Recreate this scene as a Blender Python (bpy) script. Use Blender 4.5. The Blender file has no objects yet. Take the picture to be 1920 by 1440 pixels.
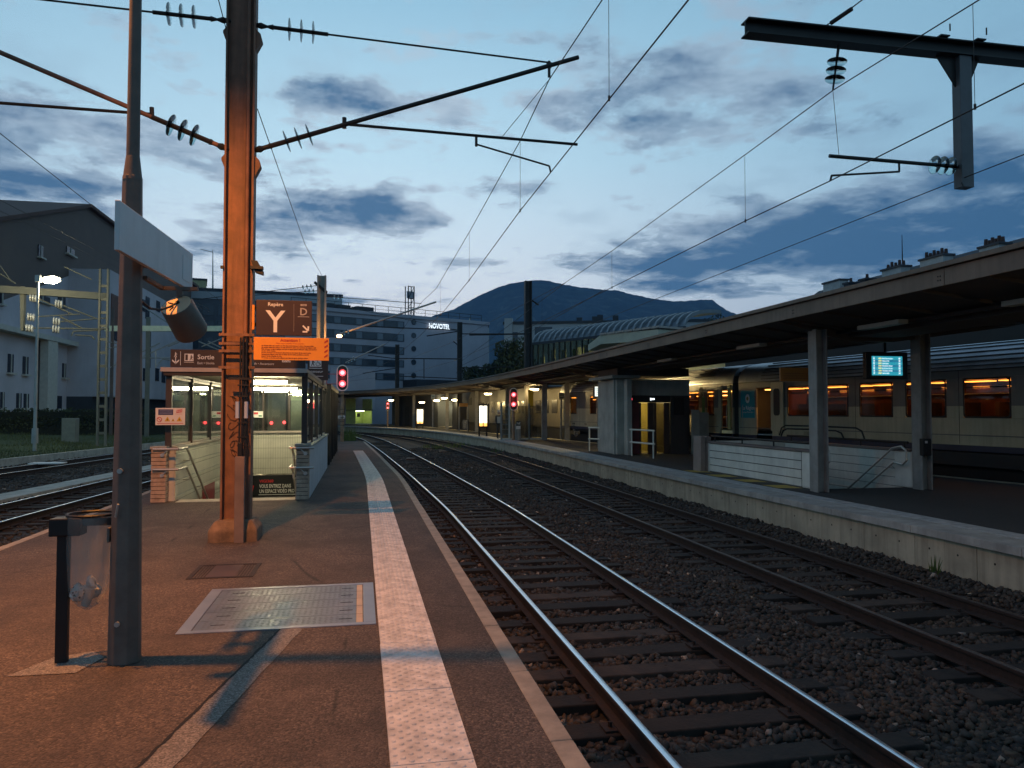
import bpy, math, random, os
import numpy as np
from mathutils import Vector, Matrix
random.seed(7); rng = np.random.default_rng(7)
R = math.radians
S = bpy.context.scene
COL = S.collection
# ------------------------------------------------------------------ camera
CZ = 1.72                                    # eye height above the near platform (z = 0)
PITCH = math.atan(50/1440); YAW = math.atan(284/1440*math.cos(PITCH))
cam = bpy.data.objects.new('camera', bpy.data.cameras.new('camera')); COL.objects.link(cam)
cam.data.sensor_width = 36; cam.data.lens = 27.0
cam.data.clip_start = 0.05; cam.data.clip_end = 20000
cam.location = (0, 0, CZ); cam.rotation_euler = (R(90)+PITCH, 0, -YAW)
S.camera = cam
def ray(px, py):
    x = (px-960)/1440.; y = -(py-720)/1440.
    f = math.cos(PITCH)-y*math.sin(PITCH); u = math.sin(PITCH)+y*math.cos(PITCH)
    return x*math.cos(YAW)+f*math.sin(YAW), -x*math.sin(YAW)+f*math.cos(YAW), u
def PY(px, py, Y):                           # survey point on the plane y = Y
    a, b, u = ray(px, py); t = Y/b; return (a*t, Y, CZ+u*t)
def PX(px, py, X):
    a, b, u = ray(px, py); t = X/a; return (X, b*t, CZ+u*t)
def PD(px, py, d):                           # survey point at horizontal distance d
    a, b, u = ray(px, py); t = d/math.hypot(a, b); return (a*t, b*t, CZ+u*t)
# ------------------------------------------------------------------ colour management
S.view_settings.view_transform = 'Standard'; S.view_settings.look = 'None'
S.view_settings.exposure = 0.0; S.view_settings.gamma = 1.0
S.render.engine = 'CYCLES'; S.cycles.use_denoising = True
S.cycles.max_bounces = 6; S.cycles.diffuse_bounces = 2; S.cycles.glossy_bounces = 2; S.cycles.use_adaptive_sampling = True; S.cycles.adaptive_threshold = 0.025
S.cycles.transmission_bounces = 4; S.cycles.transparent_max_bounces = 12; S.cycles.sample_clamp_indirect = 4.0
S.cycles.caustics_reflective = False; S.cycles.caustics_refractive = False
# ------------------------------------------------------------------ node helpers
class NT:
    def __init__(s, t): s.t = t; s.n = t.nodes; s.l = t.links
    def new(s, typ, **kw):
        n = s.n.new(typ)
        for k, v in kw.items(): setattr(n, k, v)
        return n
    def put(s, sock, v):
        if hasattr(v, 'is_output'): s.l.new(v, sock)
        else: sock.default_value = v
    def m(s, op, a, b=0.0, c=None, clamp=False):
        n = s.new('ShaderNodeMath', operation=op, use_clamp=clamp); s.put(n.inputs[0], a); s.put(n.inputs[1], b)
        if c is not None: s.put(n.inputs[2], c)
        return n.outputs[0]
    def vm(s, op, a, b=(0, 0, 0)):
        n = s.new('ShaderNodeVectorMath', operation=op); s.put(n.inputs[0], a); s.put(n.inputs[1], b)
        return n.outputs['Value'] if op in ('DOT_PRODUCT', 'LENGTH') else n.outputs[0]
    def mix(s, f, a, b, blend='MIX'):
        n = s.new('ShaderNodeMix', data_type='RGBA', blend_type=blend)
        s.put(n.inputs[0], f)
        for k, v in ((6, a), (7, b)): s.put(n.inputs[k], v if hasattr(v, 'is_output') or len(v) == 4 else tuple(v)+(1,))
        return n.outputs[2]
    def ramp(s, f, stops, interp='LINEAR'):
        n = s.new('ShaderNodeValToRGB'); n.color_ramp.interpolation = interp; e = n.color_ramp.elements
        while len(e) < len(stops): e.new(0.5)
        for k, (p, c) in enumerate(stops):
            e[k].position = p; e[k].color = (c, c, c, 1) if not hasattr(c, '__len__') else tuple(c)+(1,)
        s.put(n.inputs[0], f); return n.outputs[0]
    def noise(s, vec, scale, detail=4, rough=0.55, dist=0.0):
        n = s.new('ShaderNodeTexNoise'); s.put(n.inputs['Vector'], vec); n.inputs['Scale'].default_value = scale
        n.inputs['Detail'].default_value = detail; n.inputs['Roughness'].default_value = rough; n.inputs['Distortion'].default_value = dist
        return n.outputs[0]
# ------------------------------------------------------------------ world: dusk sky, sun just below the horizon beyond the track
SUN_AZ, SUN_EL = 3.0, -1.0
W = bpy.data.worlds.new('World'); S.world = W; W.use_nodes = True
W.cycles.sampling_method = 'MANUAL'; W.cycles.sample_map_resolution = 256
t = NT(W.node_tree); t.n.clear()
tc = t.new('ShaderNodeTexCoord').outputs['Generated']
sep = t.new('ShaderNodeSeparateXYZ'); t.l.new(tc, sep.inputs[0]); dx, dy, dz = sep.outputs
az = t.m('MULTIPLY', t.m('ARCTAN2', dx, dy), 57.2958); el = t.m('MULTIPLY', t.m('ARCSINE', dz), 57.2958)
nish = t.new('ShaderNodeTexSky', sky_type='NISHITA'); nish.sun_disc = False
nish.sun_elevation = R(SUN_EL); nish.sun_rotation = R(SUN_AZ); nish.altitude = 450; nish.dust_density = 1.5; nish.ozone_density = 2.0
eln = t.m('DIVIDE', el, 90.0, clamp=True)
glow = t.ramp(eln, [(0, (.72, .72, .79)), (.05, (.87, .89, .95)), (.11, (.78, .88, .95)), (.20, (.53, .76, .88)), (.32, (.30, .54, .70)), (.45, (.18, .32, .45)), (.7, (.06, .115, .19)), (1, (.04, .08, .14))])
away = t.ramp(eln, [(0, (.10, .19, .30)), (.12, (.18, .37, .53)), (.30, (.19, .38, .52)), (.5, (.07, .14, .22)), (1, (.04, .08, .14))])
da = t.m('DIVIDE', t.m('SUBTRACT', az, SUN_AZ-4), 38.0)
g = t.m('EXPONENT', t.m('MULTIPLY', t.m('MULTIPLY', da, da), -1.0))
clear = t.mix(g, away, glow)
clear = t.mix(0.04, clear, t.mix(1.0, nish.outputs[0], (2.2, 2.2, 2.2), 'MULTIPLY'))
# clouds: flat layers seen in perspective, thicker in a few banks
den = t.m('ADD', t.m('MAXIMUM', dz, 0.0), 0.10)
cv = t.new('ShaderNodeCombineXYZ'); t.l.new(t.m('DIVIDE', dx, den), cv.inputs[0]); t.l.new(t.m('DIVIDE', dy, den), cv.inputs[1])
n1 = t.noise(cv.outputs[0], 1.7, 8, 0.58, 0.5)
n2 = t.noise(t.vm('ADD', cv.outputs[0], (7.3, 2.1, 0)), 5.2, 5, 0.62, 0.0)
ae = t.new('ShaderNodeCombineXYZ'); t.l.new(az, ae.inputs[0]); t.l.new(el, ae.inputs[1])
wn = t.new('ShaderNodeTexNoise'); t.l.new(cv.outputs[0], wn.inputs['Vector']); wn.inputs['Scale'].default_value = 2.0; wn.inputs['Detail'].default_value = 3
aew = t.vm('ADD', ae.outputs[0], t.vm('MULTIPLY', t.vm('SUBTRACT', wn.outputs['Color'], (.5, .5, .5)), (9, 4, 0)))
def azel(px, py):
    a, b, u = ray(px, py); return math.degrees(math.atan2(a, b)), math.degrees(math.atan2(u, math.hypot(a, b)))
BANKS = [(640, 405, 150, 40, 1.25), (660, 475, 110, 18, .5), (700, 210, 170, 42, .75), (1000, 195, 120, 35, .6), (110, 240, 150, 45, .8),
         (60, 350, 160, 36, 1.15), (900, 345, 110, 22, .65), (1120, 110, 110, 60, .55), (1750, 470, 330, 60, 1.15),
         (1300, 492, 170, 26, 1.25), (1450, 420, 140, 28, .6), (1650, 360, 200, 40, .7), (1380, 110, 130, 60, .45), (1500, 240, 180, 40, .35),
         (420, 470, 60, 18, .6), (1880, 330, 120, 60, .7), (860, 430, 70, 14, .4), (560, 560, 200, 12, .5)]
bias = None
for (px, py, wx, wy, amp) in BANKS:
    a0, e0 = azel(px, py); sx, sy = wx*0.0395, wy*0.0395
    q = t.vm('MULTIPLY', t.vm('SUBTRACT', aew, (a0, e0, 0)), (1/sx, 1/sy, 0))
    gq = t.m('MULTIPLY', t.m('EXPONENT', t.m('MULTIPLY', t.vm('DOT_PRODUCT', q, q), -0.7)), amp)
    bias = gq if bias is None else t.m('ADD', bias, gq)
# outside the frame the same broken layer simply goes on
fr = t.m('ABSOLUTE', t.m('SUBTRACT', az, 11.0)); far_ = t.m('MULTIPLY', t.m('SUBTRACT', fr, 32.0), 0.06, clamp=True)
bias = t.m('ADD', bias, t.m('MULTIPLY', t.m('MAXIMUM', far_, t.m('MULTIPLY', t.m('SUBTRACT', el, 30.0), 0.05, clamp=True)), 0.28))
dens = t.m('ADD', t.m('MULTIPLY', t.m('SUBTRACT', n1, 0.5), 2.6), t.m('MULTIPLY', bias, 0.82))
dens = t.m('ADD', dens, t.m('MULTIPLY', t.m('SUBTRACT', n2, 0.5), 1.5))
mask = t.ramp(t.m('SUBTRACT', dens, t.m('MULTIPLY', t.m('SUBTRACT', 9.0, el), .035, clamp=True)), [(.21, 0), (.33, .42), (.47, .85), (.75, 1)], 'EASE')
ccol = t.mix(g, (.038, .115, .225), (.085, .18, .31))
edge = t.mix(g, (.17, .31, .45), (.46, .56, .66))
n3 = t.noise(t.vm('ADD', cv.outputs[0], (3.1, 8.7, 0)), 2.6, 5, 0.62, 0.0)
cc = t.mix(t.m('ADD', t.m('MULTIPLY', t.m('SUBTRACT', dens, .24), 1.25), t.m('MULTIPLY', t.m('SUBTRACT', n3, .5), 2.6), clamp=True), edge, ccol)
veil = t.m('MULTIPLY', t.ramp(t.m('ADD', n3, t.m('MULTIPLY', bias, .10)), [(.54, 0), (.70, 1)], 'EASE'), .30)
clear = t.mix(veil, clear, t.mix(g, (.13, .25, .38), (.36, .50, .62)))
sky = t.mix(mask, clear, cc)
low = t.m('MULTIPLY', t.m('ADD', el, 1.0), 0.6, clamp=True)          # below the horizon: dim ground tone
sky = t.mix(low, (.03, .04, .055), sky)
bg = t.new('ShaderNodeBackground'); t.l.new(sky, bg.inputs[0]); bg.inputs[1].default_value = 1.12
t.l.new(bg.outputs[0], t.new('ShaderNodeOutputWorld').inputs[0])
# ------------------------------------------------------------------ materials
MATS = {}
def mat(name, col, rough=0.7, metal=0.0, var=0.18, vscale=3.0, bump=0.0, bscale=60.0, spec=0.5, streak=0.0, dirt=None, emit=None, estr=0.0):
    if name in MATS: return MATS[name]
    m = bpy.data.materials.new(name); m.use_nodes = True; q = NT(m.node_tree); b = q.n['Principled BSDF']
    b.inputs['Roughness'].default_value = rough; b.inputs['Metallic'].default_value = metal
    b.inputs['Specular IOR Level'].default_value = spec
    co = q.new('ShaderNodeTexCoord').outputs['Object']
    c = tuple(col)+(1,)
    if var > 0:
        n = q.noise(co, vscale, 5, 0.6)
        lo = tuple(max(0, x*(1-var*1.3)) for x in col); hi = tuple(min(1, x*(1+var)) for x in col)
        c = q.ramp(n, [(.3, lo), (.7, hi)])
        rr = q.m('ADD', q.m('MULTIPLY', q.m('SUBTRACT', n, .5), 0.25), rough, clamp=True); q.l.new(rr, b.inputs['Roughness'])
    if streak > 0:
        mp = q.new('ShaderNodeMapping'); q.l.new(co, mp.inputs[0]); mp.inputs['Scale'].default_value = (6, 6, .35)
        sn = q.noise(mp.outputs[0], 1.6, 5, .65)
        c = q.mix(q.m('MULTIPLY', q.ramp(sn, [(.45, 0), (.75, 1)]), streak), c, tuple(dirt or [x*.35 for x in col]))
    q.put(b.inputs['Base Color'], c)
    if bump > 0:
        bn = q.new('ShaderNodeBump'); bn.inputs['Strength'].default_value = bump; bn.inputs['Distance'].default_value = 0.01
        q.l.new(q.noise(co, bscale, 4, .6), bn.inputs['Height']); q.l.new(bn.outputs[0], b.inputs['Normal'])
    if emit: b.inputs['Emission Color'].default_value = tuple(emit)+(1,); b.inputs['Emission Strength'].default_value = estr
    MATS[name] = m; return m
def emis(name, col, s): 
    return mat(name, (.8, .8, .8), .5, var=0, emit=col, estr=s)
def glass(name, tint=(.85, .9, .87), refl=1.0, dirt=0.0):
    if name in MATS: return MATS[name]
    m = bpy.data.materials.new(name); m.use_nodes = True; q = NT(m.node_tree); q.n.clear()
    tr = q.new('ShaderNodeBsdfTransparent'); tr.inputs[0].default_value = tuple(tint)+(1,)
    gl = q.new('ShaderNodeBsdfGlossy'); gl.inputs['Roughness'].default_value = 0.03; gl.inputs[0].default_value = (refl, refl, refl, 1)
    fr = q.new('ShaderNodeLayerWeight'); fr.inputs[0].default_value = .5; fres = q.m('ADD', q.m('MULTIPLY', q.m('POWER', fr.outputs['Facing'], 4.0), .9), .045)
    mx = q.new('ShaderNodeMixShader'); q.l.new(fres, mx.inputs[0]); q.l.new(tr.outputs[0], mx.inputs[1]); q.l.new(gl.outputs[0], mx.inputs[2])
    out = mx.outputs[0]
    if dirt > 0:
        df = q.new('ShaderNodeBsdfDiffuse'); df.inputs[0].default_value = (.45, .45, .42, 1)
        co = q.new('ShaderNodeTexCoord').outputs['Object']
        m2 = q.new('ShaderNodeMixShader'); q.l.new(q.m('MULTIPLY', q.ramp(q.noise(co, 2.2, 6, .7), [(.35, 0), (.75, 1)]), dirt), m2.inputs[0])
        q.l.new(out, m2.inputs[1]); q.l.new(df.outputs[0], m2.inputs[2]); out = m2.outputs[0]
    q.l.new(out, q.new('ShaderNodeOutputMaterial').inputs[0]); MATS[name] = m; return m
# ------------------------------------------------------------------ mesh builder
ORG = {}
class MB:
    def __init__(s): s.v = []; s.f = []; s.m = []
    def add(s, vs, fs, mi=0):
        o = len(s.v); s.v += [tuple(v) for v in vs]; s.f += [tuple(o+i for i in f) for f in fs]; s.m += [mi]*len(fs); return s
    def box(s, x0, x1, y0, y1, z0, z1, mi=0):
        if x0 > x1: x0, x1 = x1, x0
        if y0 > y1: y0, y1 = y1, y0
        if z0 > z1: z0, z1 = z1, z0
        return s.add([(x0,y0,z0),(x1,y0,z0),(x1,y1,z0),(x0,y1,z0),(x0,y0,z1),(x1,y0,z1),(x1,y1,z1),(x0,y1,z1)],
                     [(0,3,2,1),(4,5,6,7),(0,1,5,4),(1,2,6,5),(2,3,7,6),(3,0,4,7)], mi)
    def prism(s, pts, vec, mi=0):                          # polygon (3d points) pushed along vec
        n = len(pts); vec = Vector(vec); a = [Vector(p) for p in pts]
        nn = sum((a[i].cross(a[(i+1) % n]) for i in range(n)), Vector())
        if nn.dot(vec) > 0: a.reverse()
        return s.add(a+[p+vec for p in a], [tuple(range(n)), tuple(range(2*n-1, n-1, -1))]+[(i, i+n, (i+1) % n+n, (i+1) % n) for i in range(n)], mi)
    def cyl(s, p0, p1, r0, r1=None, n=10, mi=0, caps=True, rot=0.0):
        r1 = r0 if r1 is None else r1; p0 = Vector(p0); p1 = Vector(p1); d = (p1-p0).normalized()
        u = d.orthogonal().normalized() if abs(d.z) < .99 else Vector((1, 0, 0)); w = d.cross(u)
        vs = []
        for p, r in ((p0, r0), (p1, r1)):
            for i in range(n):
                a = 2*math.pi*i/n+rot; vs.append(p+u*(math.cos(a)*r)+w*(math.sin(a)*r))
        fs = [(i, (i+1) % n, n+(i+1) % n, n+i) for i in range(n)]
        if caps: fs += [tuple(range(n-1, -1, -1)), tuple(range(n, 2*n))]
        return s.add(vs, fs, mi)
    def tube(s, pts, r, n=8, mi=0):
        for a, b in zip(pts[:-1], pts[1:]): s.cyl(a, b, r, r, n, mi)
        return s
    def lathe(s, p0, axis, prof, n=14, mi=0):               # prof: (along, radius)
        p0 = Vector(p0); d = Vector(axis).normalized(); u = d.orthogonal().normalized(); w = d.cross(u); vs = []
        for (h, r) in prof:
            for i in range(n):
                a = 2*math.pi*i/n; vs.append(p0+d*h+u*(math.cos(a)*r)+w*(math.sin(a)*r))
        k = len(prof); fs = [(j*n+i, j*n+(i+1) % n, (j+1)*n+(i+1) % n, (j+1)*n+i) for j in range(k-1) for i in range(n)]
        fs += [tuple(range(n-1, -1, -1)), tuple(range((k-1)*n, k*n))]
        return s.add(vs, fs, mi)
    def sweep(s, prof, path, closed=True, caps=True, mi=0):  # prof: (offset to the right, z); path: (x, y)
        k = len(prof); vs = []; n = len(path)
        for i, (x, y) in enumerate(path):
            a = path[max(0, i-1)]; b = path[min(n-1, i+1)]; tx, ty = b[0]-a[0], b[1]-a[1]; L = math.hypot(tx, ty); nx, ny = ty/L, -tx/L
            vs += [(x+nx*o, y+ny*o, z) for (o, z) in prof]
        fs = []
        for i in range(n-1):
            for j in range(k if closed else k-1):
                fs.append((i*k+j, i*k+(j+1) % k, (i+1)*k+(j+1) % k, (i+1)*k+j))
        if closed and caps: fs += [tuple(range(k-1, -1, -1)), tuple(range((n-1)*k, n*k))]
        return s.add(vs, fs, mi)
    def build(s, name, mats, parent=None, smooth=False, bevel=0.0, local=False, kind=None):
        me = bpy.data.meshes.new(name); o = ORG.get(parent.name, (0, 0, 0)) if parent and not local else (0, 0, 0)
        me.from_pydata([(x-o[0], y-o[1], z-o[2]) for x, y, z in s.v], [], s.f)
        for m in (mats if isinstance(mats, (list, tuple)) else [mats]): me.materials.append(m)
        if any(s.m): me.polygons.foreach_set('material_index', s.m)
        if smooth: me.polygons.foreach_set('use_smooth', [True]*len(me.polygons)); me.set_sharp_from_angle(angle=R(40))
        me.update()
        ob = bpy.data.objects.new(name, me); COL.objects.link(ob)
        if parent: ob.parent = parent; ORG[ob.name] = o
        if bevel: b = ob.modifiers.new('bevel', 'BEVEL'); b.width = bevel; b.segments = 2; b.limit_method = 'ANGLE'
        if kind: ob['kind'] = kind
        return ob
def tag(o, label, cat, group=None):
    o['label'] = label; o['category'] = cat
    if group: o['group'] = group
    return o
def thing(name, label, cat, loc=(0, 0, 0), group=None):
    o = bpy.data.objects.new(name, None); COL.objects.link(o); o.location = loc; ORG[o.name] = tuple(loc); o.empty_display_size = .2
    return tag(o, label, cat, group)
def one(mb, name, mats, label, cat, group=None, smooth=False, bevel=0.0):      # a thing that is one mesh, its origin at its foot
    a = np.array(mb.v); o = (float((a[:,0].min()+a[:,0].max())/2), float((a[:,1].min()+a[:,1].max())/2), float(a[:,2].min()))
    mb.v = [(x-o[0], y-o[1], z-o[2]) for x, y, z in mb.v]
    ob = mb.build(name, mats, None, smooth, bevel); ob.location = o; ORG[ob.name] = o
    return tag(ob, label, cat, group)
def struct(mb, name, mats, smooth=False, bevel=0.0):
    o = mb.build(name, mats, None, smooth, bevel); o['kind'] = 'structure'; return o
def kid(src, name, parent, loc=(0, 0, 0), rz=0.0):                            # another piece with the same mesh
    o = src.copy(); o.name = name; COL.objects.link(o); o.parent = parent; o.location = loc; o.rotation_euler = (0, 0, rz); return o
def copy_tree(o, parent=None, label=None, loc=None):
    c = o.copy(); COL.objects.link(c); c.parent = parent
    if label: c['label'] = label
    if loc is not None: c.location = loc
    for ch in list(o.children): copy_tree(ch, c)
    return c
def text(name, s, size, O, mt, parent, right=(1, 0, 0), up=(0, 0, 1), align='LEFT', bold=0.0, local=False, squash=1.0):
    cu = bpy.data.curves.new('t', 'FONT'); cu.body = s; cu.size = size; cu.align_x = align; cu.offset = bold; cu.resolution_u = 2
    ob = bpy.data.objects.new('t', cu); COL.objects.link(ob); bpy.context.view_layer.update()
    me = bpy.data.meshes.new_from_object(ob); bpy.data.objects.remove(ob); bpy.data.curves.remove(cu)
    o = Vector(ORG.get(parent.name, (0, 0, 0))) if not local else Vector()
    O = Vector(O); Rv = Vector(right).normalized(); U = Vector(up).normalized(); N = Rv.cross(U)
    for v in me.vertices: v.co = O+Rv*(v.co.x*squash)+U*v.co.y+N*.002-o
    me.name = name; me.materials.clear(); me.materials.append(mt)
    r = bpy.data.objects.new(name, me); COL.objects.link(r); r.parent = parent; ORG[r.name] = tuple(o); return r
def light(name, kind, loc, power, col, parent, size=0.1, spot=None, blend=.5, rot=None):
    L = bpy.data.lights.new(name, kind); L.energy = power; L.color = col
    if kind in ('POINT', 'SPOT'): L.shadow_soft_size = size
    if kind == 'SPOT': L.spot_size = spot; L.spot_blend = blend
    o = bpy.data.objects.new(name, L); COL.objects.link(o); o.parent = parent
    og = ORG.get(parent.name, (0, 0, 0)); o.location = [loc[i]-og[i] for i in range(3)]
    if rot: o.rotation_euler = rot
    return o
def interp(tab):
    ys = [a for a, _ in tab]; xs = [b for _, b in tab]
    # monotone smooth interpolation
    gy = np.arange(ys[0], ys[-1], .25); f = lambda y: np.interp(y, ys, xs); gx = (f(gy-2)+f(gy-1)+f(gy)*2+f(gy+1)+f(gy+2))/6
    gl = gy.tolist(); g2 = gx.tolist(); a0 = gl[0]; m = len(gl)-1
    def h(y):
        if isinstance(y, np.ndarray): return np.interp(y, gy, gx)
        k = (y-a0)*4; i = min(max(int(k), 0), m-1); u = min(max(k-i, 0), 1); return g2[i]*(1-u)+g2[i+1]*u
    return h
# ================================================================== SETTING
def grain(name, base, speck, rough=.85, scale=55, amount=.5, patch=.25, bump=.6, pscale=.9):
    m = bpy.data.materials.new(name); m.use_nodes = True; q = NT(m.node_tree); b = q.n['Principled BSDF']
    co = q.new('ShaderNodeTexCoord').outputs['Object']
    vo = q.new('ShaderNodeTexVoronoi'); q.l.new(co, vo.inputs['Vector']); vo.inputs['Scale'].default_value = scale
    sepc = q.new('ShaderNodeSeparateColor'); q.l.new(vo.outputs['Color'], sepc.inputs[0])
    g1 = q.ramp(sepc.outputs[0], [(0, tuple(x*.45 for x in base)), (.55, base), (.86, tuple(x*1.5 for x in base)), (.97, speck)])
    big = q.noise(co, pscale, 5, .65)
    c = q.mix(q.ramp(big, [(.35, 0), (.7, patch)]), g1, tuple(x*.35 for x in base))
    big2 = q.noise(q.vm('ADD', co, (9, 4, 2)), pscale*2.7, 4, .6)
    c = q.mix(q.ramp(big2, [(.55, 0), (.8, patch*.8)]), c, tuple(min(1, x*1.6) for x in base))
    if name == 'asphalt':
        v2 = q.new('ShaderNodeTexVoronoi'); q.l.new(co, v2.inputs['Vector']); v2.inputs['Scale'].default_value = 2.3
        c = q.mix(q.ramp(v2.outputs['Distance'], [(.030, .75), (.042, 0)]), c, (.03, .027, .025))
        mp = q.new('ShaderNodeMapping'); q.l.new(co, mp.inputs[0]); mp.inputs['Scale'].default_value = (1.1, .25, 1); st_ = q.noise(mp.outputs[0], 1.3, 6, .7)
        c = q.mix(q.ramp(st_, [(.52, 0), (.68, .6)]), c, (.035, .028, .024))
    if name == 'asphalt':
        wv = q.vm('ADD', co, q.vm('MULTIPLY', q.vm('SUBTRACT', q.new('ShaderNodeTexNoise').outputs['Color'], (.5, .5, .5)), (.5, .5, 0)))
        v3 = q.new('ShaderNodeTexVoronoi', feature='DISTANCE_TO_EDGE'); q.l.new(wv, v3.inputs['Vector']); v3.inputs['Scale'].default_value = .42
        c = q.mix(q.m('MULTIPLY', q.ramp(v3.outputs['Distance'], [(.0025, 1), (.006, 0)]), q.ramp(q.noise(co, .8, 2), [(.5, 0), (.6, .8)])), c, (.012, .011, .010))
    q.l.new(c, b.inputs['Base Color']); b.inputs['Roughness'].default_value = rough
    bn = q.new('ShaderNodeBump'); bn.inputs['Strength'].default_value = bump; bn.inputs['Distance'].default_value = .006
    h = q.m('ADD', q.m('MULTIPLY', vo.outputs['Distance'], -1.0), q.m('MULTIPLY', q.noise(co, scale*.5, 3), .7))
    q.l.new(h, bn.inputs['Height']); q.l.new(bn.outputs[0], b.inputs['Normal']); MATS[name] = m; return m
ASPH = grain('asphalt', (.098, .070, .054), (.19, .14, .105), .87, 80, patch=.75, bump=1.1)
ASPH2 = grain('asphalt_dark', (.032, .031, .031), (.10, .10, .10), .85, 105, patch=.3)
PATCH = grain('smooth_patch', (.16, .14, .125), (.3, .27, .24), .8, 120, bump=.2, patch=.3)
CONC = mat('concrete', (.36, .33, .28), .85, var=.22, vscale=2.2, bump=.35, bscale=45, streak=.45, dirt=(.10, .09, .07))
COPE = mat('coping_stone', (.33, .28, .22), .85, var=.25, vscale=5, bump=.5, bscale=90)
TACT = mat('tactile_concrete', (.66, .61, .56), .75, var=.28, vscale=7, bump=.25, bscale=120, streak=.25, dirt=(.25, .2, .16))
SLEEP = mat('sleeper_wood', (.030, .024, .020), .92, var=.5, vscale=5, bump=.8, bscale=26, streak=.4, dirt=(.075, .05, .035))
q = NT(SLEEP.node_tree); b_ = q.n['Principled BSDF']; src = b_.inputs['Base Color'].links[0].from_socket          # each timber weathers differently
rnd = q.new('ShaderNodeObjectInfo').outputs['Random']; q.l.new(q.mix(1.0, src, q.ramp(rnd, [(0, (.45, .45, .45)), (.6, (.9, .88, .85)), (1, (1.7, 1.5, 1.35))]), 'MULTIPLY'), b_.inputs['Base Color'])
RUST = mat('rusty_steel', (.030, .018, .014), .85, .1, var=.4, vscale=14, bump=.3)
POL = mat('polished_rail', (.86, .88, .92), .34, 1.0, var=.06, vscale=30)
DULLRAIL = mat('dull_rail_top', (.16, .12, .10), .5, .8, var=.3, vscale=20)
GRASS = grain('grass_ground', (.055, .075, .02), (.12, .13, .05), .95, 30, patch=.5, bump=.8, pscale=.35)
DIRT = grain('bare_ground', (.075, .068, .06), (.18, .17, .15), .95, 20, patch=.4, bump=.8, pscale=.2)
BALL = grain('ballast_bed', (.028, .026, .025), (.08, .075, .07), .95, 16, patch=.5, bump=1.0, pscale=.5)
DRAINC = mat('trough_concrete', (.42, .40, .34), .85, var=.25, vscale=3, bump=.3)

# ground, reaching the horizon
struct(MB().add([(-6000, -3000, -.85), (6000, -3000, -.85), (6000, 9000, -.85), (-6000, 9000, -.85)], [(0, 1, 2, 3)]), 'ground', DIRT)
# alignments (x of a line for each y)
edge2 = interp([(-30, 8.12), (36, 8.12), (42, 7.97), (50, 7.62), (55, 7.22), (61, 6.55), (67.5, 5.6), (75, 3.75), (81, 1.6), (90, -2.6), (100, -8)])
axis1 = interp([(-30, 2.75), (18, 2.75), (30, 2.42), (42, 1.98), (50, 1.62), (60, 1.12), (70, .2), (80, -1.4), (90, -4.6), (100, -9)])
axis2 = lambda y: edge2(y)-1.69
edge1 = interp([(-30, 1.1), (20, 1.1), (30, .78), (40, .40), (60, -.4)])
PLAT1_END = 43.9
def stations(a, b, st): 
    n = max(2, int(round((b-a)/st))+1); return [a+(b-a)*i/(n-1) for i in range(n)]
# ------------------------------------------------------------------ near platform
HX0, HX1, HY0, HY1 = -3.46, -1.21, 15.85, 24.0        # stair opening
ys = sorted(set([-6+i*1.0 for i in range(22)]+[HY0, HY1]+[20.5, 22, 26, 28, 30, 32, 34, 36, 38, 40, 42, PLAT1_END]))
ys = [y for y in ys if y <= PLAT1_END]
mb = MB()
def quad(mb, xa, xb, ya, yb, xa2, xb2, z=0, mi=0): mb.add([(xa, ya, z), (xb, ya, z), (xb2, yb, z), (xa2, yb, z)], [(0, 1, 2, 3)], mi)
for a, b in zip(ys[:-1], ys[1:]):
    ra, rb = edge1(a)-.12, edge1(b)-.12
    if a >= HY0-.001 and b <= HY1+.001:
        quad(mb, -4.33, HX0, a, b, -4.33, HX0); quad(mb, HX1, ra, a, b, HX1, rb)
    else: quad(mb, -4.33, ra, a, b, -4.33, rb)
plat1 = struct(mb, 'platform', ASPH)
plat1['label'] = 'brown asphalt island platform in the foreground'
mb = MB()
pts = [(edge1(y), y) for y in ys]
mb.sweep([(-.10, -.12), (-.10, -.85)], pts, closed=False)
mb.add([(-4.36, -6, -.12), (-4.36, PLAT1_END, -.12), (-4.36, PLAT1_END, -.85), (-4.36, -6, -.85)], [(0, 1, 2, 3)])
e = edge1(PLAT1_END)-.1
mb.add([(-4.36, PLAT1_END, 0), (e, PLAT1_END, 0), (e, PLAT1_END, -.85), (-4.36, PLAT1_END, -.85)], [(0, 1, 2, 3)])
mb.build('platform_wall', CONC, plat1)
# coping stones, one by one
def coping(parent, x_of, y0, y1, L, side, w, matl, name='coping_stone', top=.006):
    y = y0
    while y < y1:
        yb = min(y+L-.008, y1); xa, xb = x_of(y), x_of(yb); dz = random.uniform(-.003, .003); ins = w*side
        vs = [(xa, y, -.13), (xb, yb, -.13), (xb-ins, yb, -.13), (xa-ins, y, -.13)]
        vs = vs+[(p[0], p[1], top+dz) for p in vs]
        f = [(0, 1, 5, 4), (1, 2, 6, 5), (2, 3, 7, 6), (3, 0, 4, 7), (4, 5, 6, 7), (3, 2, 1, 0)]
        if side < 0: f = [tuple(reversed(q)) for q in f]
        o = MB().add(vs, f).build(name, matl, parent, bevel=.008); y += L
coping(plat1, edge1, 3.94-5*1.09, PLAT1_END-.2, 1.09, 1, .12, COPE)
coping(plat1, lambda y: -4.45, 3.3-5*1.09, PLAT1_END-.2, 1.09, -1, .12, COPE)
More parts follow.
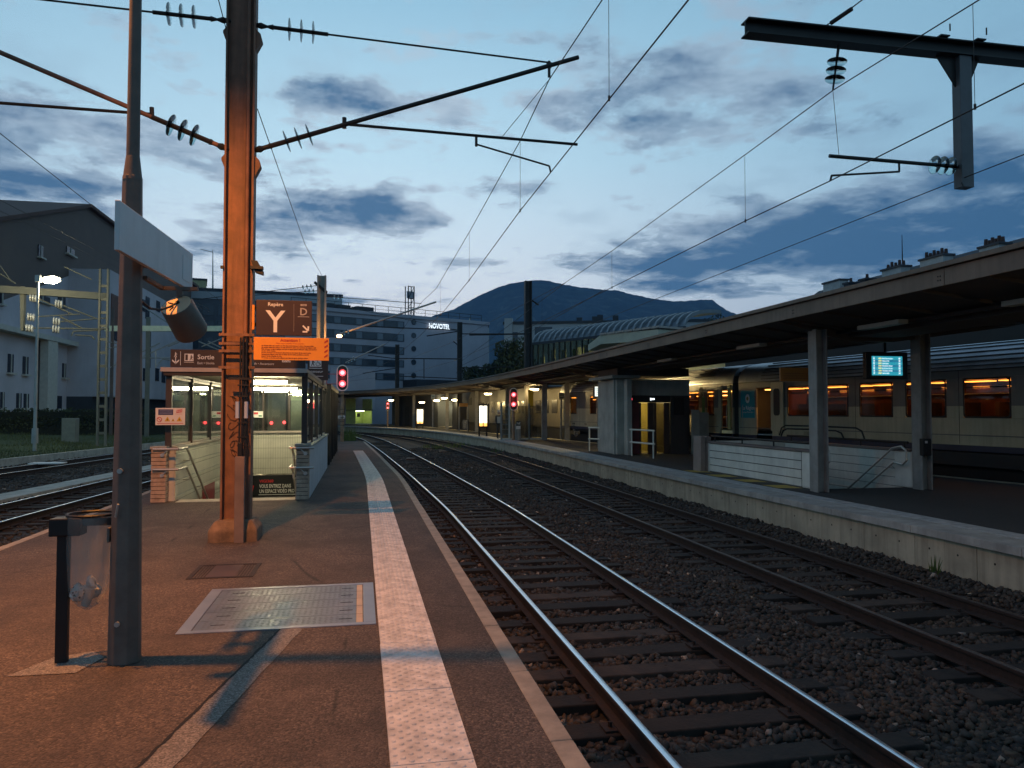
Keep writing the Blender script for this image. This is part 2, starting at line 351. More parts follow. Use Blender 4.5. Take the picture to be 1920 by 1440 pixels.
# tactile paving tiles with raised domes
TW, TL = .41, .985
mb = MB(); c = .012
for (z, i) in ((0, 0), (.012, 0.003)): mb.v += [(-TW/2+i, -TL/2+i, z), (TW/2-i, -TL/2+i, z), (TW/2-i, TL/2-i, z), (-TW/2+i, TL/2-i, z)]
mb.f += [(4, 5, 6, 7), (0, 1, 5, 4), (1, 2, 6, 5), (2, 3, 7, 6), (3, 0, 4, 7)]; mb.m += [0]*5
nx, ny = 10, 24
for i in range(nx):
    for j in range(ny):
        if (i+j) % 2: continue
        x = -TW/2+.025+i*(TW-.05)/(nx-1); y = -TL/2+.028+j*(TL-.056)/(ny-1)
        vs = []; 
        for (r, h) in ((.0165, .0119), (.0105, .0185)):
            vs += [(x+r*math.cos(k*math.pi/4), y+r*math.sin(k*math.pi/4), h) for k in range(8)]
        mb.add(vs, [(k, (k+1) % 8, 8+(k+1) % 8, 8+k) for k in range(8)]+[tuple(range(8, 16))])
tile0 = None
y = 4.78-.49-2*.99
while y < 33:
    x = edge1(y)-.7425
    ang = math.atan2(edge1(y-.4)-edge1(y+.4), .8)
    if tile0 is None: tile0 = mb.build('tactile_tile', TACT, plat1, smooth=True); o = tile0; o.location = (x, y, 0)
    else: o = kid(tile0, 'tactile_tile', plat1, (x, y, random.uniform(0, .003)))
    o.rotation_euler = (0, 0, ang+random.uniform(-.004, .004)); y += .99
# repaired trench with its open seam, concrete patch at the bin foot, stair threshold
mb = MB(); p0 = Vector((-1.12, 3.6, 0)); p1 = Vector((-.60, 6.36, 0)); d = (p1-p0).normalized(); n = Vector((d.y, -d.x, 0))
def ribbon(mb, a, b, w0, w1, z, jag=0.0, k=24):
    vs = []
    for i in range(k+1):
        p = a+(b-a)*(i/k); vs += [(p+n*(w0+random.uniform(-jag, jag)))+Vector((0, 0, z)), (p+n*(w1+random.uniform(-jag, jag)))+Vector((0, 0, z))]
    mb.add(vs, [(2*i, 2*i+1, 2*i+3, 2*i+2) for i in range(k)])
ribbon(mb, p0, p1, .0, .17, .004, .004); mb.build('asphalt_patch', PATCH, plat1)
mb = MB(); ribbon(mb, p0, p1, -.012, .006, .0065, .006, 60); mb.build('open_seam', mat('seam', (.012, .011, .010), .95, var=0), plat1)
n = Vector((1, 0, 0)); mb = MB(); vs = []
mb.add([(-2.24, 5.56, .004), (-1.82, 5.55, .004), (-1.74, 5.86, .004), (-1.86, 6.02, .004), (-2.08, 5.92, .004)], [(0, 1, 2, 3, 4)]); mb.build('concrete_patch', PATCH, plat1)
mb = MB().box(-3.4, -1.24, 15.42, 15.85, -.05, .005); mb.build('stair_threshold', mat('threshold', (.42, .40, .34), .8, var=.3, vscale=4, bump=.3), plat1)
# ------------------------------------------------------------------ far platform
far2 = lambda y: max(15.4-.125*(y-15.5), edge2(y)+2.9)
mb = MB(); ys2 = stations(-12, 100, 2)
SX0, SX1, SY0, SY1 = 9.85, 12.05, 15.3, 20.3           # opening of the far stair
ys2 = sorted(set(ys2+[SY0, SY1]))
for a, b in zip(ys2[:-1], ys2[1:]):
    if a >= SY0-.01 and b <= SY1+.01:
        quad(mb, edge2(a)+.9, SX0, a, b, edge2(b)+.9, SX0); quad(mb, SX1, far2(a), a, b, SX1, far2(b))
    else: quad(mb, edge2(a)+.9, far2(a), a, b, edge2(b)+.9, far2(b))
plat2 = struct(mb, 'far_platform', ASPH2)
WALLC = mat('wall_concrete', (.44, .38, .28), .85, var=.22, vscale=1.6, bump=.3, bscale=30, streak=.5, dirt=(.12, .105, .08))
mb = MB(); mb.sweep([(.12, -.02), (.12, -.9)], [(edge2(y), y) for y in ys2], closed=False); mb.build('platform_wall', WALLC, plat2)
mb = MB(); mb.add([(far2(y), y, z) for y in ys2 for z in (0, -.9)], [(2*i, 2*i+2, 2*i+3, 2*i+1) for i in range(len(ys2)-1)]); mb.build('rear_wall', WALLC, plat2)
mb = MB(); mb.add([(far2(y)-o, y, .004) for y in ys2 for o in (.02, .38)], [(2*i, 2*i+1, 2*i+3, 2*i+2) for i in range(len(ys2)-1)]); mb.build('white_line', mat('pale_line', (.5, .45, .33), .8, var=.3), plat2)
# wall panels with tie holes, one by one, then the coping slabs
HOLE = mat('tie_hole', (.01, .01, .01), 1, var=0)
y = 5.5
while y < 62:
    L = 1.19; yb = y+L-.012; xa, xb = edge2(y)+.085, edge2(yb)+.085
    mb = MB(); mb.prism([(xa, y, -.115), (xb, yb, -.115), (xb, yb, -.88), (xa, y, -.88)], (.03, 0, 0))
    for k in (.28, .74):
        p = (xa+(xb-xa)*k, y+L*k)
        mb.cyl((p[0]-.002, p[1], -.30), (p[0]+.01, p[1], -.30), .016, n=8, mi=1)
    mb.build('wall_panel', [WALLC, HOLE], plat2); y += L
SLAB = mat('edge_slab', (.37, .35, .32), .8, var=.25, vscale=2.5, bump=.35, bscale=70, streak=.3)
STRIP = mat('far_tactile_strip', (.42, .41, .40), .75, var=.25, vscale=6, bump=1.0, bscale=140)
y = 4.3
while y < 92:
    L = 1.98 if y < 40 else 3.96; yb = y+L-.010
    for (nm, o0, o1, mt, tp) in (('edge_slab', 0, .55, SLAB, .004), ('tactile_slab', .556, .9, STRIP, .010)):
        vs = []
        for yy in (y, yb):
            x = edge2(yy); vs += [(x+o0, yy, -.11), (x+o1, yy, -.11), (x+o1, yy, tp), (x+o0, yy, tp)]
        MB().add(vs, [(0, 1, 2, 3), (7, 6, 5, 4), (0, 4, 5, 1), (1, 5, 6, 2), (2, 6, 7, 3), (3, 7, 4, 0)]).build(nm, mt, plat2, bevel=.008)
    y += L
# yellow and black floor marking beside the stair wall
mb = MB(); mk = mat('yellow_paint', (.45, .30, .05), .7, var=.3, vscale=6); bk = mat('black_paint', (.015, .015, .015), .7, var=.2)
for i in range(8):
    a = 14.9+i*.74
    mb.add([(9.1, a, .005), (9.62, a-.14, .005), (9.62, a+.6, .005), (9.1, a+.74, .005)], [(0, 1, 2, 3)], i % 2)
mb.build('floor_marking', [bk, mk], plat2)
# ------------------------------------------------------------------ ballast
def zb(x, y):
    a1, a2 = axis1(y), axis2(y); z = -.765
    z = z+.05*np.exp(-((x-(a1+a2)/2)/.55)**2)+.16*np.exp(-((x-edge2(y))/.55)**2)+.03*np.sin(x*5.1+y*1.3)*np.sin(y*3.3)
    return np.where(x < -4.4, -.77+.05*np.exp(-((x+10.8)/.8)**2)+.02*np.sin(x*3+y*2), z)
mb = MB(); xs = np.arange(-17, 9.3, .3); yy = np.concatenate([np.arange(-8, 30, .5), np.arange(30, 104, 2)])
for y in yy:
    zz = zb(xs, float(y)) if y < 92 else np.full(len(xs), -.79)
    mb.v += [(float(x), float(y), float(z)) for x, z in zip(xs, zz)]
nxs = len(xs)
for j in range(len(yy)-1):
    for i in range(nxs-1):
        if -4.3 < xs[i] < .4 and yy[j] < 43: continue
        mb.f.append((j*nxs+i, j*nxs+i+1, (j+1)*nxs+i+1, (j+1)*nxs+i)); mb.m.append(0)
struct(mb, 'ballast_bed', BALL, smooth=True)
def stone_mat():
    m = bpy.data.materials.new('ballast_stone'); m.use_nodes = True; q = NT(m.node_tree); b = q.n['Principled BSDF']
    at = q.new('ShaderNodeAttribute', attribute_name='stone_col'); co = q.new('ShaderNodeTexCoord').outputs['Object']
    q.l.new(q.mix(q.ramp(q.noise(co, 40, 3), [(.3, 0), (.8, .5)]), at.outputs[0], (.02, .018, .016)), b.inputs['Base Color'])
    b.inputs['Roughness'].default_value = .85; return m
STONE = stone_mat()
cub = np.array([(-1,-1,-1),(1,-1,-1),(1,1,-1),(-1,1,-1),(-1,-1,1),(1,-1,1),(1,1,1),(-1,1,1)], float)
cubf = np.array([(0,3,2),(0,2,1),(4,5,6),(4,6,7),(0,1,5),(0,5,4),(1,2,6),(1,6,5),(2,3,7),(2,7,6),(3,0,4),(3,4,7)])
def stones(name, x0, x1, y0, y1, dens, smin, smax, axes, label):
    n = int((x1-x0)*(y1-y0)*dens); X = rng.uniform(x0, x1, n); Y = rng.uniform(y0, y1, n); keep = np.ones(n, bool)
    for (ax, hw) in axes:
        A = ax(Y); u = X-A; fr = np.abs((Y % .6)-.3)
        keep &= ~((fr < .115) & (np.abs(u) < 1.27) & (rng.random(n) > .07)); keep &= np.minimum(np.abs(u-.7525), np.abs(u+.7525)) > .085
    E2 = edge2(Y); E1 = edge1(Y)
    keep &= (X < E2+.06) & ((X > E1+.02) | (X < -4.5)); X, Y = X[keep], Y[keep]; n = len(X)
    Z = zb(X, Y)+rng.uniform(-.015, .022, n)
    s = rng.uniform(smin, smax, n)*.5
    V = cub[None]*(1+rng.uniform(-.45, .15, (n, 8, 3)))*s[:, None, None]*np.stack([rng.uniform(.8, 1.3, n), rng.uniform(.7, 1.1, n), rng.uniform(.45, .8, n)], 1)[:, None, :]
    a, b, c = rng.uniform(0, 6.28, n), rng.normal(0, .5, n), rng.normal(0, .5, n)
    ca, sa, cb, sb, cc, sc = np.cos(a), np.sin(a), np.cos(b), np.sin(b), np.cos(c), np.sin(c); o = np.zeros(n); e = np.ones(n)
    Rz = np.array([[ca, -sa, o], [sa, ca, o], [o, o, e]]).transpose(2, 0, 1); Rx = np.array([[e, o, o], [o, cb, -sb], [o, sb, cb]]).transpose(2, 0, 1)
    Ry = np.array([[cc, o, sc], [o, e, o], [-sc, o, cc]]).transpose(2, 0, 1)
    V = np.einsum('nij,nkj->nki', Rz @ Rx @ Ry, V)+np.stack([X, Y, Z], 1)[:, None, :]
    F = (cubf[None]+(np.arange(n)*8)[:, None, None]).reshape(-1, 3)
    me = bpy.data.meshes.new(name); me.vertices.add(n*8); me.vertices.foreach_set('co', V.reshape(-1)); nf = len(F)
    me.loops.add(nf*3); me.loops.foreach_set('vertex_index', F.reshape(-1)); me.polygons.add(nf)
    me.polygons.foreach_set('loop_start', np.arange(nf)*3); me.polygons.foreach_set('loop_total', np.full(nf, 3)); me.update(calc_edges=True)
    g = rng.uniform(.018, .062, n); br = rng.random(n); g[br > .988] = .26; warm = rng.uniform(0, 1, n)
    colr = np.stack([g*(1.1+.8*warm), g*(1+.25*warm), g*(.92-.15*warm), np.ones(n)], 1); colr = np.repeat(colr, 8, 0)
    at = me.color_attributes.new('stone_col', 'FLOAT_COLOR', 'POINT'); at.data.foreach_set('color', colr.reshape(-1).astype(np.float32))
    me.materials.append(STONE); ob = bpy.data.objects.new(name, me); COL.objects.link(ob); ob['kind'] = 'stuff'; ob['label'] = label; ob['category'] = 'ballast'
axl1 = lambda y: -7.55-.03*(y-22); axl2 = lambda y: -12.9-.05*(y-35)
axl1 = lambda y: -7.52+.06*(y-25); axl2 = lambda y: -12.6+.11*(y-38)
stones('ballast_stones', .95, 8.2, 2.6, 14, 420, .035, .075, [(axis1, 0), (axis2, 0)], 'loose grey ballast stones between the near rails')
stones('ballast_stones', .6, 8.2, 14, 30, 230, .045, .085, [(axis1, 0), (axis2, 0)], 'grey ballast stones further along the two tracks')
stones('ballast_stones', -.5, 8.4, 30, 50, 90, .06, .12, [(axis1, 0), (axis2, 0)], 'distant ballast stones around the turnouts')
stones('ballast_stones', -16, -4.5, 13, 44, 55, .05, .11, [(axl1, 0), (axl2, 0)], 'ballast stones of the tracks left of the platform')
# ------------------------------------------------------------------ tracks
RAILP = [(-.07, -.70), (.07, -.70), (.07, -.688), (.012, -.672), (.012, -.592), (.036, -.582), (.036, -.556), (.028, -.5502), (-.028, -.5502), (-.036, -.556), (-.036, -.582), (-.012, -.592), (-.012, -.672), (-.07, -.688)]
RAILP = RAILP[:7]+[(.031, -.5505), (-.031, -.5505)]+RAILP[9:]
sl = MB().box(-1.3, 1.3, -.125, .125, -.84, -.703); sleeper0 = None
def track(label, ax, y0, y1, ysl, top, seed):
    global sleeper0
    random.seed(seed); T = thing('railway_track', label, 'track', (ax(y0+5), y0+5, -.85), 'railway tracks through the station')
    o = ORG[T.name]; ys = stations(y0, y1, 1.5)
    for sgn in (-1, 1):
        pts = [(ax(y)+sgn*.7525, y) for y in ys]
        r = MB().sweep(RAILP, pts).build('rail', RUST, T, smooth=True)
        MB().sweep([(-.028, -.552), (.028, -.552), (.024, -.5488), (-.024, -.5488)], pts).build('rail_head', top, r, smooth=True)
    fs = MB(); k = math.ceil(ysl[0]/.6)
    while k*.6+.3 < ysl[1]:
        y = k*.6+.3; x = ax(y); a = math.atan2(ax(y-.5)-ax(y+.5), 1)
        if sleeper0 is None:
            ob = sl.build('sleeper', SLEEP, T, local=True, bevel=.012); sleeper0 = ob; ob.location = (x-o[0], y-o[1], -o[2])
        else: ob = kid(sleeper0, 'sleeper', T, (x-o[0], y-o[1], -o[2]+random.uniform(-.022, .006)))
        ob.rotation_euler = (random.uniform(-.05, .05), random.uniform(-.003, .003), a+random.uniform(-.025, .025))
        if y < 40:
            for sgn in (-1, 1):
                X = x+sgn*.7525; fs.box(X-.17, X+.17, y-.08, y+.08, -.712, -.694)
                for u in (-.11, .11): fs.cyl((X+u, y, -.70), (X+u, y, -.655), .017, n=6)
        k += 1
    if fs.v: fs.build('rail_fastenings', RUST, T, kind='stuff')
    return T
track('nearest railway track right beside the foreground platform, bright rail tops', axis1, -6, 88, (1.2, 60), POL, 3)
track('dull railway track running along the concrete wall of the far platform', axis2, -6, 90, (3, 50), DULLRAIL, 4)
track('railway track immediately left of the foreground platform', axl1, -4, 90, (10, 40), POL, 5)
track('railway track left of the long concrete trough, nearest the grass', axl2, 10, 95, (22, 50), POL, 6)
trax = lambda y: 15.55+1.43-.125*(y-15.5)
track('railway track the cream coaches stand on behind the far platform', trax, -10, 80, (10, 40), DULLRAIL, 8)
# concrete cable trough with its covers, left
TR = thing('cable_trough', 'long pale concrete cable trough between the left tracks', 'cable trough', (-9.6, 25, -.85))
y = 12.0
while y < 60:
    x = -9.65+.09*(y-25)
    mb = MB(); mb.add([(x-.42, y, -.66), (x+.42, y, -.66), (x+.51, y+.98, -.66), (x-.33, y+.98, -.66), (x-.42, y, -.85), (x+.42, y, -.85), (x+.51, y+.98, -.85), (x-.33, y+.98, -.85)], [(0, 1, 2, 3), (4, 7, 6, 5), (0, 4, 5, 1), (1, 5, 6, 2), (2, 6, 7, 3), (3, 7, 4, 0)])
    mb.build('trough_cover', DRAINC, TR, bevel=.015); y += 1.0
# grass bank left, its kerb
mb = MB(); gx = np.arange(-75, -10, 2.0); gy = np.arange(14, 110, 2.0)
def kerbx(y): return -15.3+.12*(y-40)
for y in gy:
    for k in range(14):
        x = kerbx(y)-.12-k*k*.55; dd = kerbx(y)-x; mb.v.append((x, y, -.48+min(.75, dd*.055)+.07*math.sin(x*.9+y*.6)*min(1, dd/2)))
for j in range(len(gy)-1):
    for k in range(13): mb.f.append((j*14+k+1, j*14+k, (j+1)*14+k, (j+1)*14+k+1)); mb.m.append(0)
bank = struct(mb, 'grass_bank', GRASS, smooth=True)
mb = MB(); mb.sweep([(-.12, -.42), (.08, -.42), (.08, -.85), (-.12, -.85)], [(kerbx(y), y) for y in (14, 40, 58)]); mb.build('kerb', DRAINC, bank)
# ================================================================== NEAR PLATFORM
GALV = mat('galvanised_paint', (.125, .10, .084), .6, .1, var=.2, vscale=6, bump=.15)
MASTP = mat('mast_paint', (.225, .112, .070), .65, .1, var=.35, vscale=3, bump=.3, streak=.8, dirt=(.085, .045, .03))
BLACK = mat('black_metal', (.012, .012, .013), .5, .3, var=.2)
DARKST = mat('dark_steel', (.03, .028, .027), .5, .5, var=.25)
GREY = mat('grey_sheet', (.56, .57, .58), .5, .1, var=.08, vscale=3, streak=.15)
BROWN = mat('sign_brown', (.038, .016, .012), .45, var=.06)
WHITE = mat('sign_white', (.78, .76, .72), .5, var=.03)
ORANGE = mat('sign_orange', (.80, .30, .02), .4, var=.06)
RED = mat('sign_red', (.42, .03, .02), .5, var=.05)
GLASSI = mat('insulator_glass', (.72, .86, .84), .04, var=0); GLASSI.node_tree.nodes['Principled BSDF'].inputs['Transmission Weight'].default_value = 1.0
CABLE = mat('cable_black', (.015, .015, .016), .6, var=0)
WIRE = mat('copper_wire', (.05, .042, .038), .55, .6, var=.1)
STEELW = mat('steel_light', (.42, .41, .38), .5, .6, var=.15)
Xm = (1, 0, 0)
# ---- lamp post with its sodium lantern on an arm to the left
LP = thing('lamp_post', 'tapered grey lamp post standing beside the litter bin in the foreground', 'lamp post', (-1.58, 5.75, 0))
mb = MB(); mb.cyl((-1.58, 5.75, 0), (-1.58, 5.75, 3.36), .108, .066, 8, rot=.39); mb.build('pole', GALV, LP, bevel=.006)
MB().cyl((-1.58, 5.75, 3.33), (-1.58, 5.75, 3.50), .066, .046, 12).build('collar', GALV, LP, smooth=True)
MB().cyl((-1.58, 5.75, 3.48), (-1.58, 5.75, 6.95), .045, .032, 12).build('upper_pole', GALV, LP, smooth=True)
MB().tube([(-1.58, 5.75, 6.9), (-1.66, 5.76, 7.06), (-1.85, 5.78, 7.14), (-2.25, 5.82, 7.16)], .025).build('arm', GALV, LP, smooth=True)
mb = MB()
for k, (h, w) in enumerate(((7.24, .06), (7.20, .13), (7.12, .15), (7.06, .14))):
    mb.v += [(-2.2, 5.83-w, h), (-2.78, 5.89-w*.8, h), (-2.78, 5.89+w*.8, h), (-2.2, 5.83+w, h)]
mb.f = [(0, 3, 2, 1)]+[(4*k+i, 4*k+(i+1) % 4, 4*k+4+(i+1) % 4, 4*k+4+i) for k in range(3) for i in range(4)]; mb.m = [0]*len(mb.f)
hd = mb.build('lantern', GALV, LP)
MB().box(-2.72, -2.26, 5.76, 5.98, 7.075, 7.085).build('lantern_glass', emis('sodium_glow', (1, .42, .12), 25), hd)
ll = light('lamp_light', 'SPOT', (-2.5, 5.88, 7.05), 3500, (1, .34, .05), LP, .07, R(164), .60)
ll.data.use_nodes = True; q = NT(ll.data.node_tree); em = q.n['Emission']                     # wide-throw lantern: more light sideways than straight down
sz = q.new('ShaderNodeSeparateXYZ'); q.l.new(q.new('ShaderNodeTexCoord').outputs['Normal'], sz.inputs[0]); cz_ = q.m('MAXIMUM', q.m('ABSOLUTE', sz.outputs[2]), .32)
q.l.new(q.m('MULTIPLY', q.m('POWER', cz_, -.5), q.m('MAXIMUM', q.m('SUBTRACT', 1.0, q.m('MULTIPLY', q.m('MAXIMUM', sz.outputs[0], 0.0), 1.3)), .17)), em.inputs['Strength'])
MB().box(-1.69, -1.675, 5.70, 5.78, .82, .92).build('access_plate', GALV, LP, bevel=.003)
for z in (.28, 1.31): MB().cyl((-1.60, 5.66, z), (-1.60, 5.635, z), .018, n=8).build('bolt', STEELW, LP)
MB().tube([(-1.62, 5.64, 1.0), (-1.60, 5.62, 1.09)], .008).build('key_rod', STEELW, LP)
# ---- station name sign, seen from its unlit side
NS = thing('station_name_sign', 'long blank grey sign panel fixed edgewise to the lamp post', 'sign', (-1.47, 6.2, 2.78))
mb = MB().prism([(-1.46, 5.06, 2.705), (-1.37, 6.71, 2.705), (-1.37, 6.71, 3.015), (-1.46, 5.06, 3.015)], (-.03, 0, 0)); mb.build('panel', GREY, NS, bevel=.004)
MB().prism([(-1.3828, 6.42, 2.76), (-1.3705, 6.65, 2.76), (-1.3705, 6.65, 2.95), (-1.3828, 6.42, 2.95)], (-.004, 0, 0)).build('faint_patch', mat('patch_grey', (.61, .62, .63), .5, var=.04), NS)
for y in (5.55, 5.95): MB().box(-1.56, -1.44, y-.03, y+.03, 2.76, 2.97).build('bracket', GALV, NS)
# ---- loudspeaker under the sign
c0 = Vector(PY(334, 585, 6.35)); c1 = Vector(PY(352, 608, 6.62))
c0 = Vector((-1.39, 6.25, 2.53)); ax = Vector((.12, .30, -.30)).normalized()
LS = thing('loudspeaker', 'cylindrical grey loudspeaker hanging below the long blank sign', 'loudspeaker', tuple(c0))
LSM = mat('speaker_grey', (.14, .12, .10), .55, .2, var=.2); LSC = mat('speaker_cap', (.62, .42, .27), .55, var=.1)
MB().lathe(c0, ax, [(0, .118), (.01, .122), (.14, .125), (.27, .128), (.285, .12), (.286, .10)], 24).build('horn_body', LSM, LS, smooth=True)
MB().lathe(c0-ax*.004, ax, [(0, .10), (.005, .115), (.006, .115)], 24).build('rear_cap', LSC, LS)
u = ax.orthogonal().normalized(); w = ax.cross(u)
MB().cyl(c0-ax*.008+u*.03, c0-ax*.008+u*.075, .004).cyl(c0-ax*.008+w*.03, c0-ax*.008+w*.08, .004).cyl(c0-ax*.02-u*.02, c0-ax*.004-u*.02, .014).build('fitting', BLACK, LS)
MB().box(-1.53, -1.25, 6.30, 6.34, 2.655, 2.68).box(-1.40, -1.36, 6.29, 6.35, 2.60, 2.66).build('yoke', GALV, LS)
MB().box(-1.53, -1.50, 5.85, 6.34, 2.655, 2.68).build('support_arm', GALV, LS)
MB().tube([(-1.53, 5.80, 2.50), (-1.50, 5.95, 2.46), (-1.46, 6.08, 2.47), (-1.42, 6.18, 2.505), c0-ax*.01-u*.02], .009, 6).build('cable', CABLE, LS, smooth=True)
# ---- litter bin: post, hoop and clear bag
BN = thing('litter_bin', 'black post litter bin with a hanging clear plastic bag', 'litter bin', (-1.99, 5.8, 0))
MB().box(-2.03, -1.955, 5.78, 5.83, 0, .95).build('post', BLACK, BN, bevel=.004)
MB().box(-2.07, -1.87, 5.74, 5.88, .865, .985).build('clamp_box', BLACK, BN, bevel=.008)
MB().box(-1.87, -1.68, 5.765, 5.80, .93, .985).box(-1.87, -1.70, 5.86, 5.89, .93, .985).build('holder_arm', BLACK, BN, bevel=.004)
hoop = [(-1.85+.155*math.cos(a)+.02, 5.85+.155*math.sin(a), 1.0) for a in np.linspace(0, 2*math.pi, 25)]
MB().tube(hoop, .011, 6).build('hoop', BLACK, BN, smooth=True)
bagm = bpy.data.materials.new('clear_bag'); bagm.use_nodes = True; q = NT(bagm.node_tree); q.n.clear()
tr = q.new('ShaderNodeBsdfTransparent'); tr.inputs[0].default_value = (.86, .86, .86, 1); df = q.new('ShaderNodeBsdfDiffuse'); df.inputs[0].default_value = (.6, .58, .55, 1)
tl = q.new('ShaderNodeBsdfTranslucent'); tl.inputs[0].default_value = (.6, .58, .55, 1); ad = q.new('ShaderNodeMixShader'); q.l.new(df.outputs[0], ad.inputs[1]); q.l.new(tl.outputs[0], ad.inputs[2])
co = q.new('ShaderNodeTexCoord').outputs['Object']; mp = q.new('ShaderNodeMapping'); q.l.new(co, mp.inputs[0]); mp.inputs['Scale'].default_value = (1, 1, .15)
mx = q.new('ShaderNodeMixShader'); q.l.new(q.ramp(q.noise(mp.outputs[0], 18, 4), [(.3, .16), (.8, .42)]), mx.inputs[0]); q.l.new(tr.outputs[0], mx.inputs[1]); q.l.new(ad.outputs[0], mx.inputs[2])
gl = q.new('ShaderNodeBsdfGlossy'); gl.inputs['Roughness'].default_value = .15; mg = q.new('ShaderNodeMixShader'); mg.inputs[0].default_value = .05; q.l.new(mx.outputs[0], mg.inputs[1]); q.l.new(gl.outputs[0], mg.inputs[2])
q.l.new(mg.outputs[0], q.new('ShaderNodeOutputMaterial').inputs[0])
mb = MB(); prof = [(1.0, .158), (.93, .155), (.8, .145), (.65, .135), (.55, .13), (.48, .125), (.42, .10), (.37, .06), (.345, .02)]; nn = 28
for k, (z, r) in enumerate(prof):
    for i in range(nn):
        a = 2*math.pi*i/nn; rr = r*(1+.06*math.sin(5*a+k*.7)+.04*math.sin(11*a-k)*(k > 2)+random.uniform(-.015, .015)*(k > 3)); sh = .02-.02*min(k, 5)/5
        mb.v.append((-1.85+sh+rr*math.cos(a)*1.0, 5.85+rr*math.sin(a), z))
mb.f = [(k*nn+i, k*nn+(i+1) % nn, (k+1)*nn+(i+1) % nn, (k+1)*nn+i) for k in range(len(prof)-1) for i in range(nn)]+[tuple(range((len(prof)-1)*nn, len(prof)*nn))]; mb.m = [0]*len(mb.f)
mb.build('bag', bagm, BN, smooth=True)
PAP = mat('paper_white', (.62, .60, .55), .7, var=.1)
one(MB().lathe((-1.86, 5.83, .375), (.25, -.1, .9), [(0, .028), (.01, .03), (.13, .042), (.135, .043), (.136, .036)], 16), 'paper_cup', PAP, 'pale paper cup lying in the clear bin bag', 'cup', smooth=True)
def crumple(c, r, sx=1, sy=1, sz=1, n=10, j=.22):
    mb = MB(); 
    for k in range(n//2+1):
        th = math.pi*k/(n//2)
        for i in range(n): ph = 2*math.pi*i/n; rr = r*(1+random.uniform(-j, j)); mb.v.append((c[0]+rr*sx*math.sin(th)*math.cos(ph), c[1]+rr*sy*math.sin(th)*math.sin(ph), c[2]+rr*sz*math.cos(th)))
    mb.f = [(k*n+i, (k+1)*n+i, (k+1)*n+(i+1) % n, k*n+(i+1) % n) for k in range(n//2) for i in range(n)]; mb.m = [0]*len(mb.f); return mb
spots = bpy.data.materials.new('spotted_paper'); spots.use_nodes = True; q = NT(spots.node_tree); b = q.n['Principled BSDF']
vo = q.new('ShaderNodeTexVoronoi'); vo.inputs['Scale'].default_value = 42; q.l.new(q.new('ShaderNodeTexCoord').outputs['Object'], vo.inputs['Vector'])
q.l.new(q.ramp(vo.outputs['Distance'], [(.28, (.02, .02, .02)), (.34, (.62, .60, .56))]), b.inputs['Base Color'])
one(crumple((-1.90, 5.80, .47), .055, 1, .8, 1.1), 'crumpled_wrapper', spots, 'crumpled white wrapper with dark dots in the bin bag', 'wrapper')
one(crumple((-1.83, 5.88, .46), .05, 1.1, 1, 1), 'crumpled_tissue', PAP, 'crumpled pale tissue at the back of the bin bag', 'tissue')
one(crumple((-1.82, 5.82, .53), .04, .8, .8, 1.3), 'foil_scrap', mat('foil', (.5, .5, .48), .35, .6, var=.2), 'grey scrap of foil on top of the rubbish in the bag', 'scrap')
# ---- hatch cover and drain grate
def chequer():
    m = bpy.data.materials.new('chequer_plate'); m.use_nodes = True; q = NT(m.node_tree); b = q.n['Principled BSDF']
    b.inputs['Base Color'].default_value = (.34, .34, .345, 1); b.inputs['Metallic'].default_value = .85
    co = q.new('ShaderNodeTexCoord').outputs['Object']; n = q.noise(co, 3, 5)
    q.l.new(q.ramp(n, [(.3, (.15, .145, .145)), (.7, (.27, .27, .275))]), b.inputs['Base Color']); q.l.new(q.ramp(n, [(.3, .40), (.7, .56)]), b.inputs['Roughness'])
    return m
CHQ = chequer()
FRM = mat('hatch_frame', (.25, .27, .30), .45, .6, var=.15)
HC = thing('hatch_cover', 'large rectangular metal hatch cover of chequered plates set in the platform', 'hatch cover', (-.62, 7.1, 0))
xa, xb, ya, yb = -1.385, .135, 6.34, 7.855
MB().box(xa, xb, ya, ya+.07, -.02, .008).box(xa, xb, yb-.07, yb, -.02, .008).box(xa, xa+.1, ya+.07, yb-.07, -.02, .008).box(xb-.1, xb, ya+.07, yb-.07, -.02, .008).build('frame', FRM, HC, bevel=.003)
MB().box(xa+.1, xb-.1, ya+.07, yb-.07, -.04, -.012).build('recess', BLACK, HC)
np_ = 5; h = (yb-ya-.14)/np_
for i in range(np_):
    y0 = ya+.07+i*h+.004; y1 = ya+.07+(i+1)*h-.004; mb = MB().box(xa+.106, xb-.16, y0, y1, -.012, .004)
    nx = 26; ny = 6
    for a in range(nx):
        for c in range(ny):
            cx = xa+.15+(a+.5)*(xb-.2-xa-.15)/nx; cy = y0+.02+(c+.5)*(y1-y0-.04)/ny; s = 1 if (a+c) % 2 else -1
            d = Vector((.019, .010*s, 0)); e = Vector((-.004*s, .006, 0)); p = Vector((cx, cy, .0042))
            mb.add([p-d, p+e, p+d, p-e, p+Vector((0, 0, .0025))], [(0, 3, 4), (3, 2, 4), (2, 1, 4), (1, 0, 4)])
    pl = mb.build('plate', CHQ, HC)
    MB().box(xb-.158, xb-.106, y0, y1, -.012, .005).build('edge_strip', mat('amber_strip', (.55, .36, .2), .5, .3, var=.2), pl)
    for x in (xa+.22, xb-.30): MB().box(x, x+.11, (y0+y1)/2-.006, (y0+y1)/2+.006, .004, .006).build('lifting_slot', BLACK, pl)
DG = thing('drain_grate', 'small rusty drain grate in the platform in front of the mast', 'drain grate', (-1.38, 8.75, 0))
MB().box(-1.74, -1.08, 8.38, 8.43, -.02, .007).box(-1.74, -1.08, 9.06, 9.11, -.02, .007).box(-1.74, -1.69, 8.43, 9.06, -.02, .007).box(-1.13, -1.08, 8.43, 9.06, -.02, .007).build('frame', RUST, DG, bevel=.003)
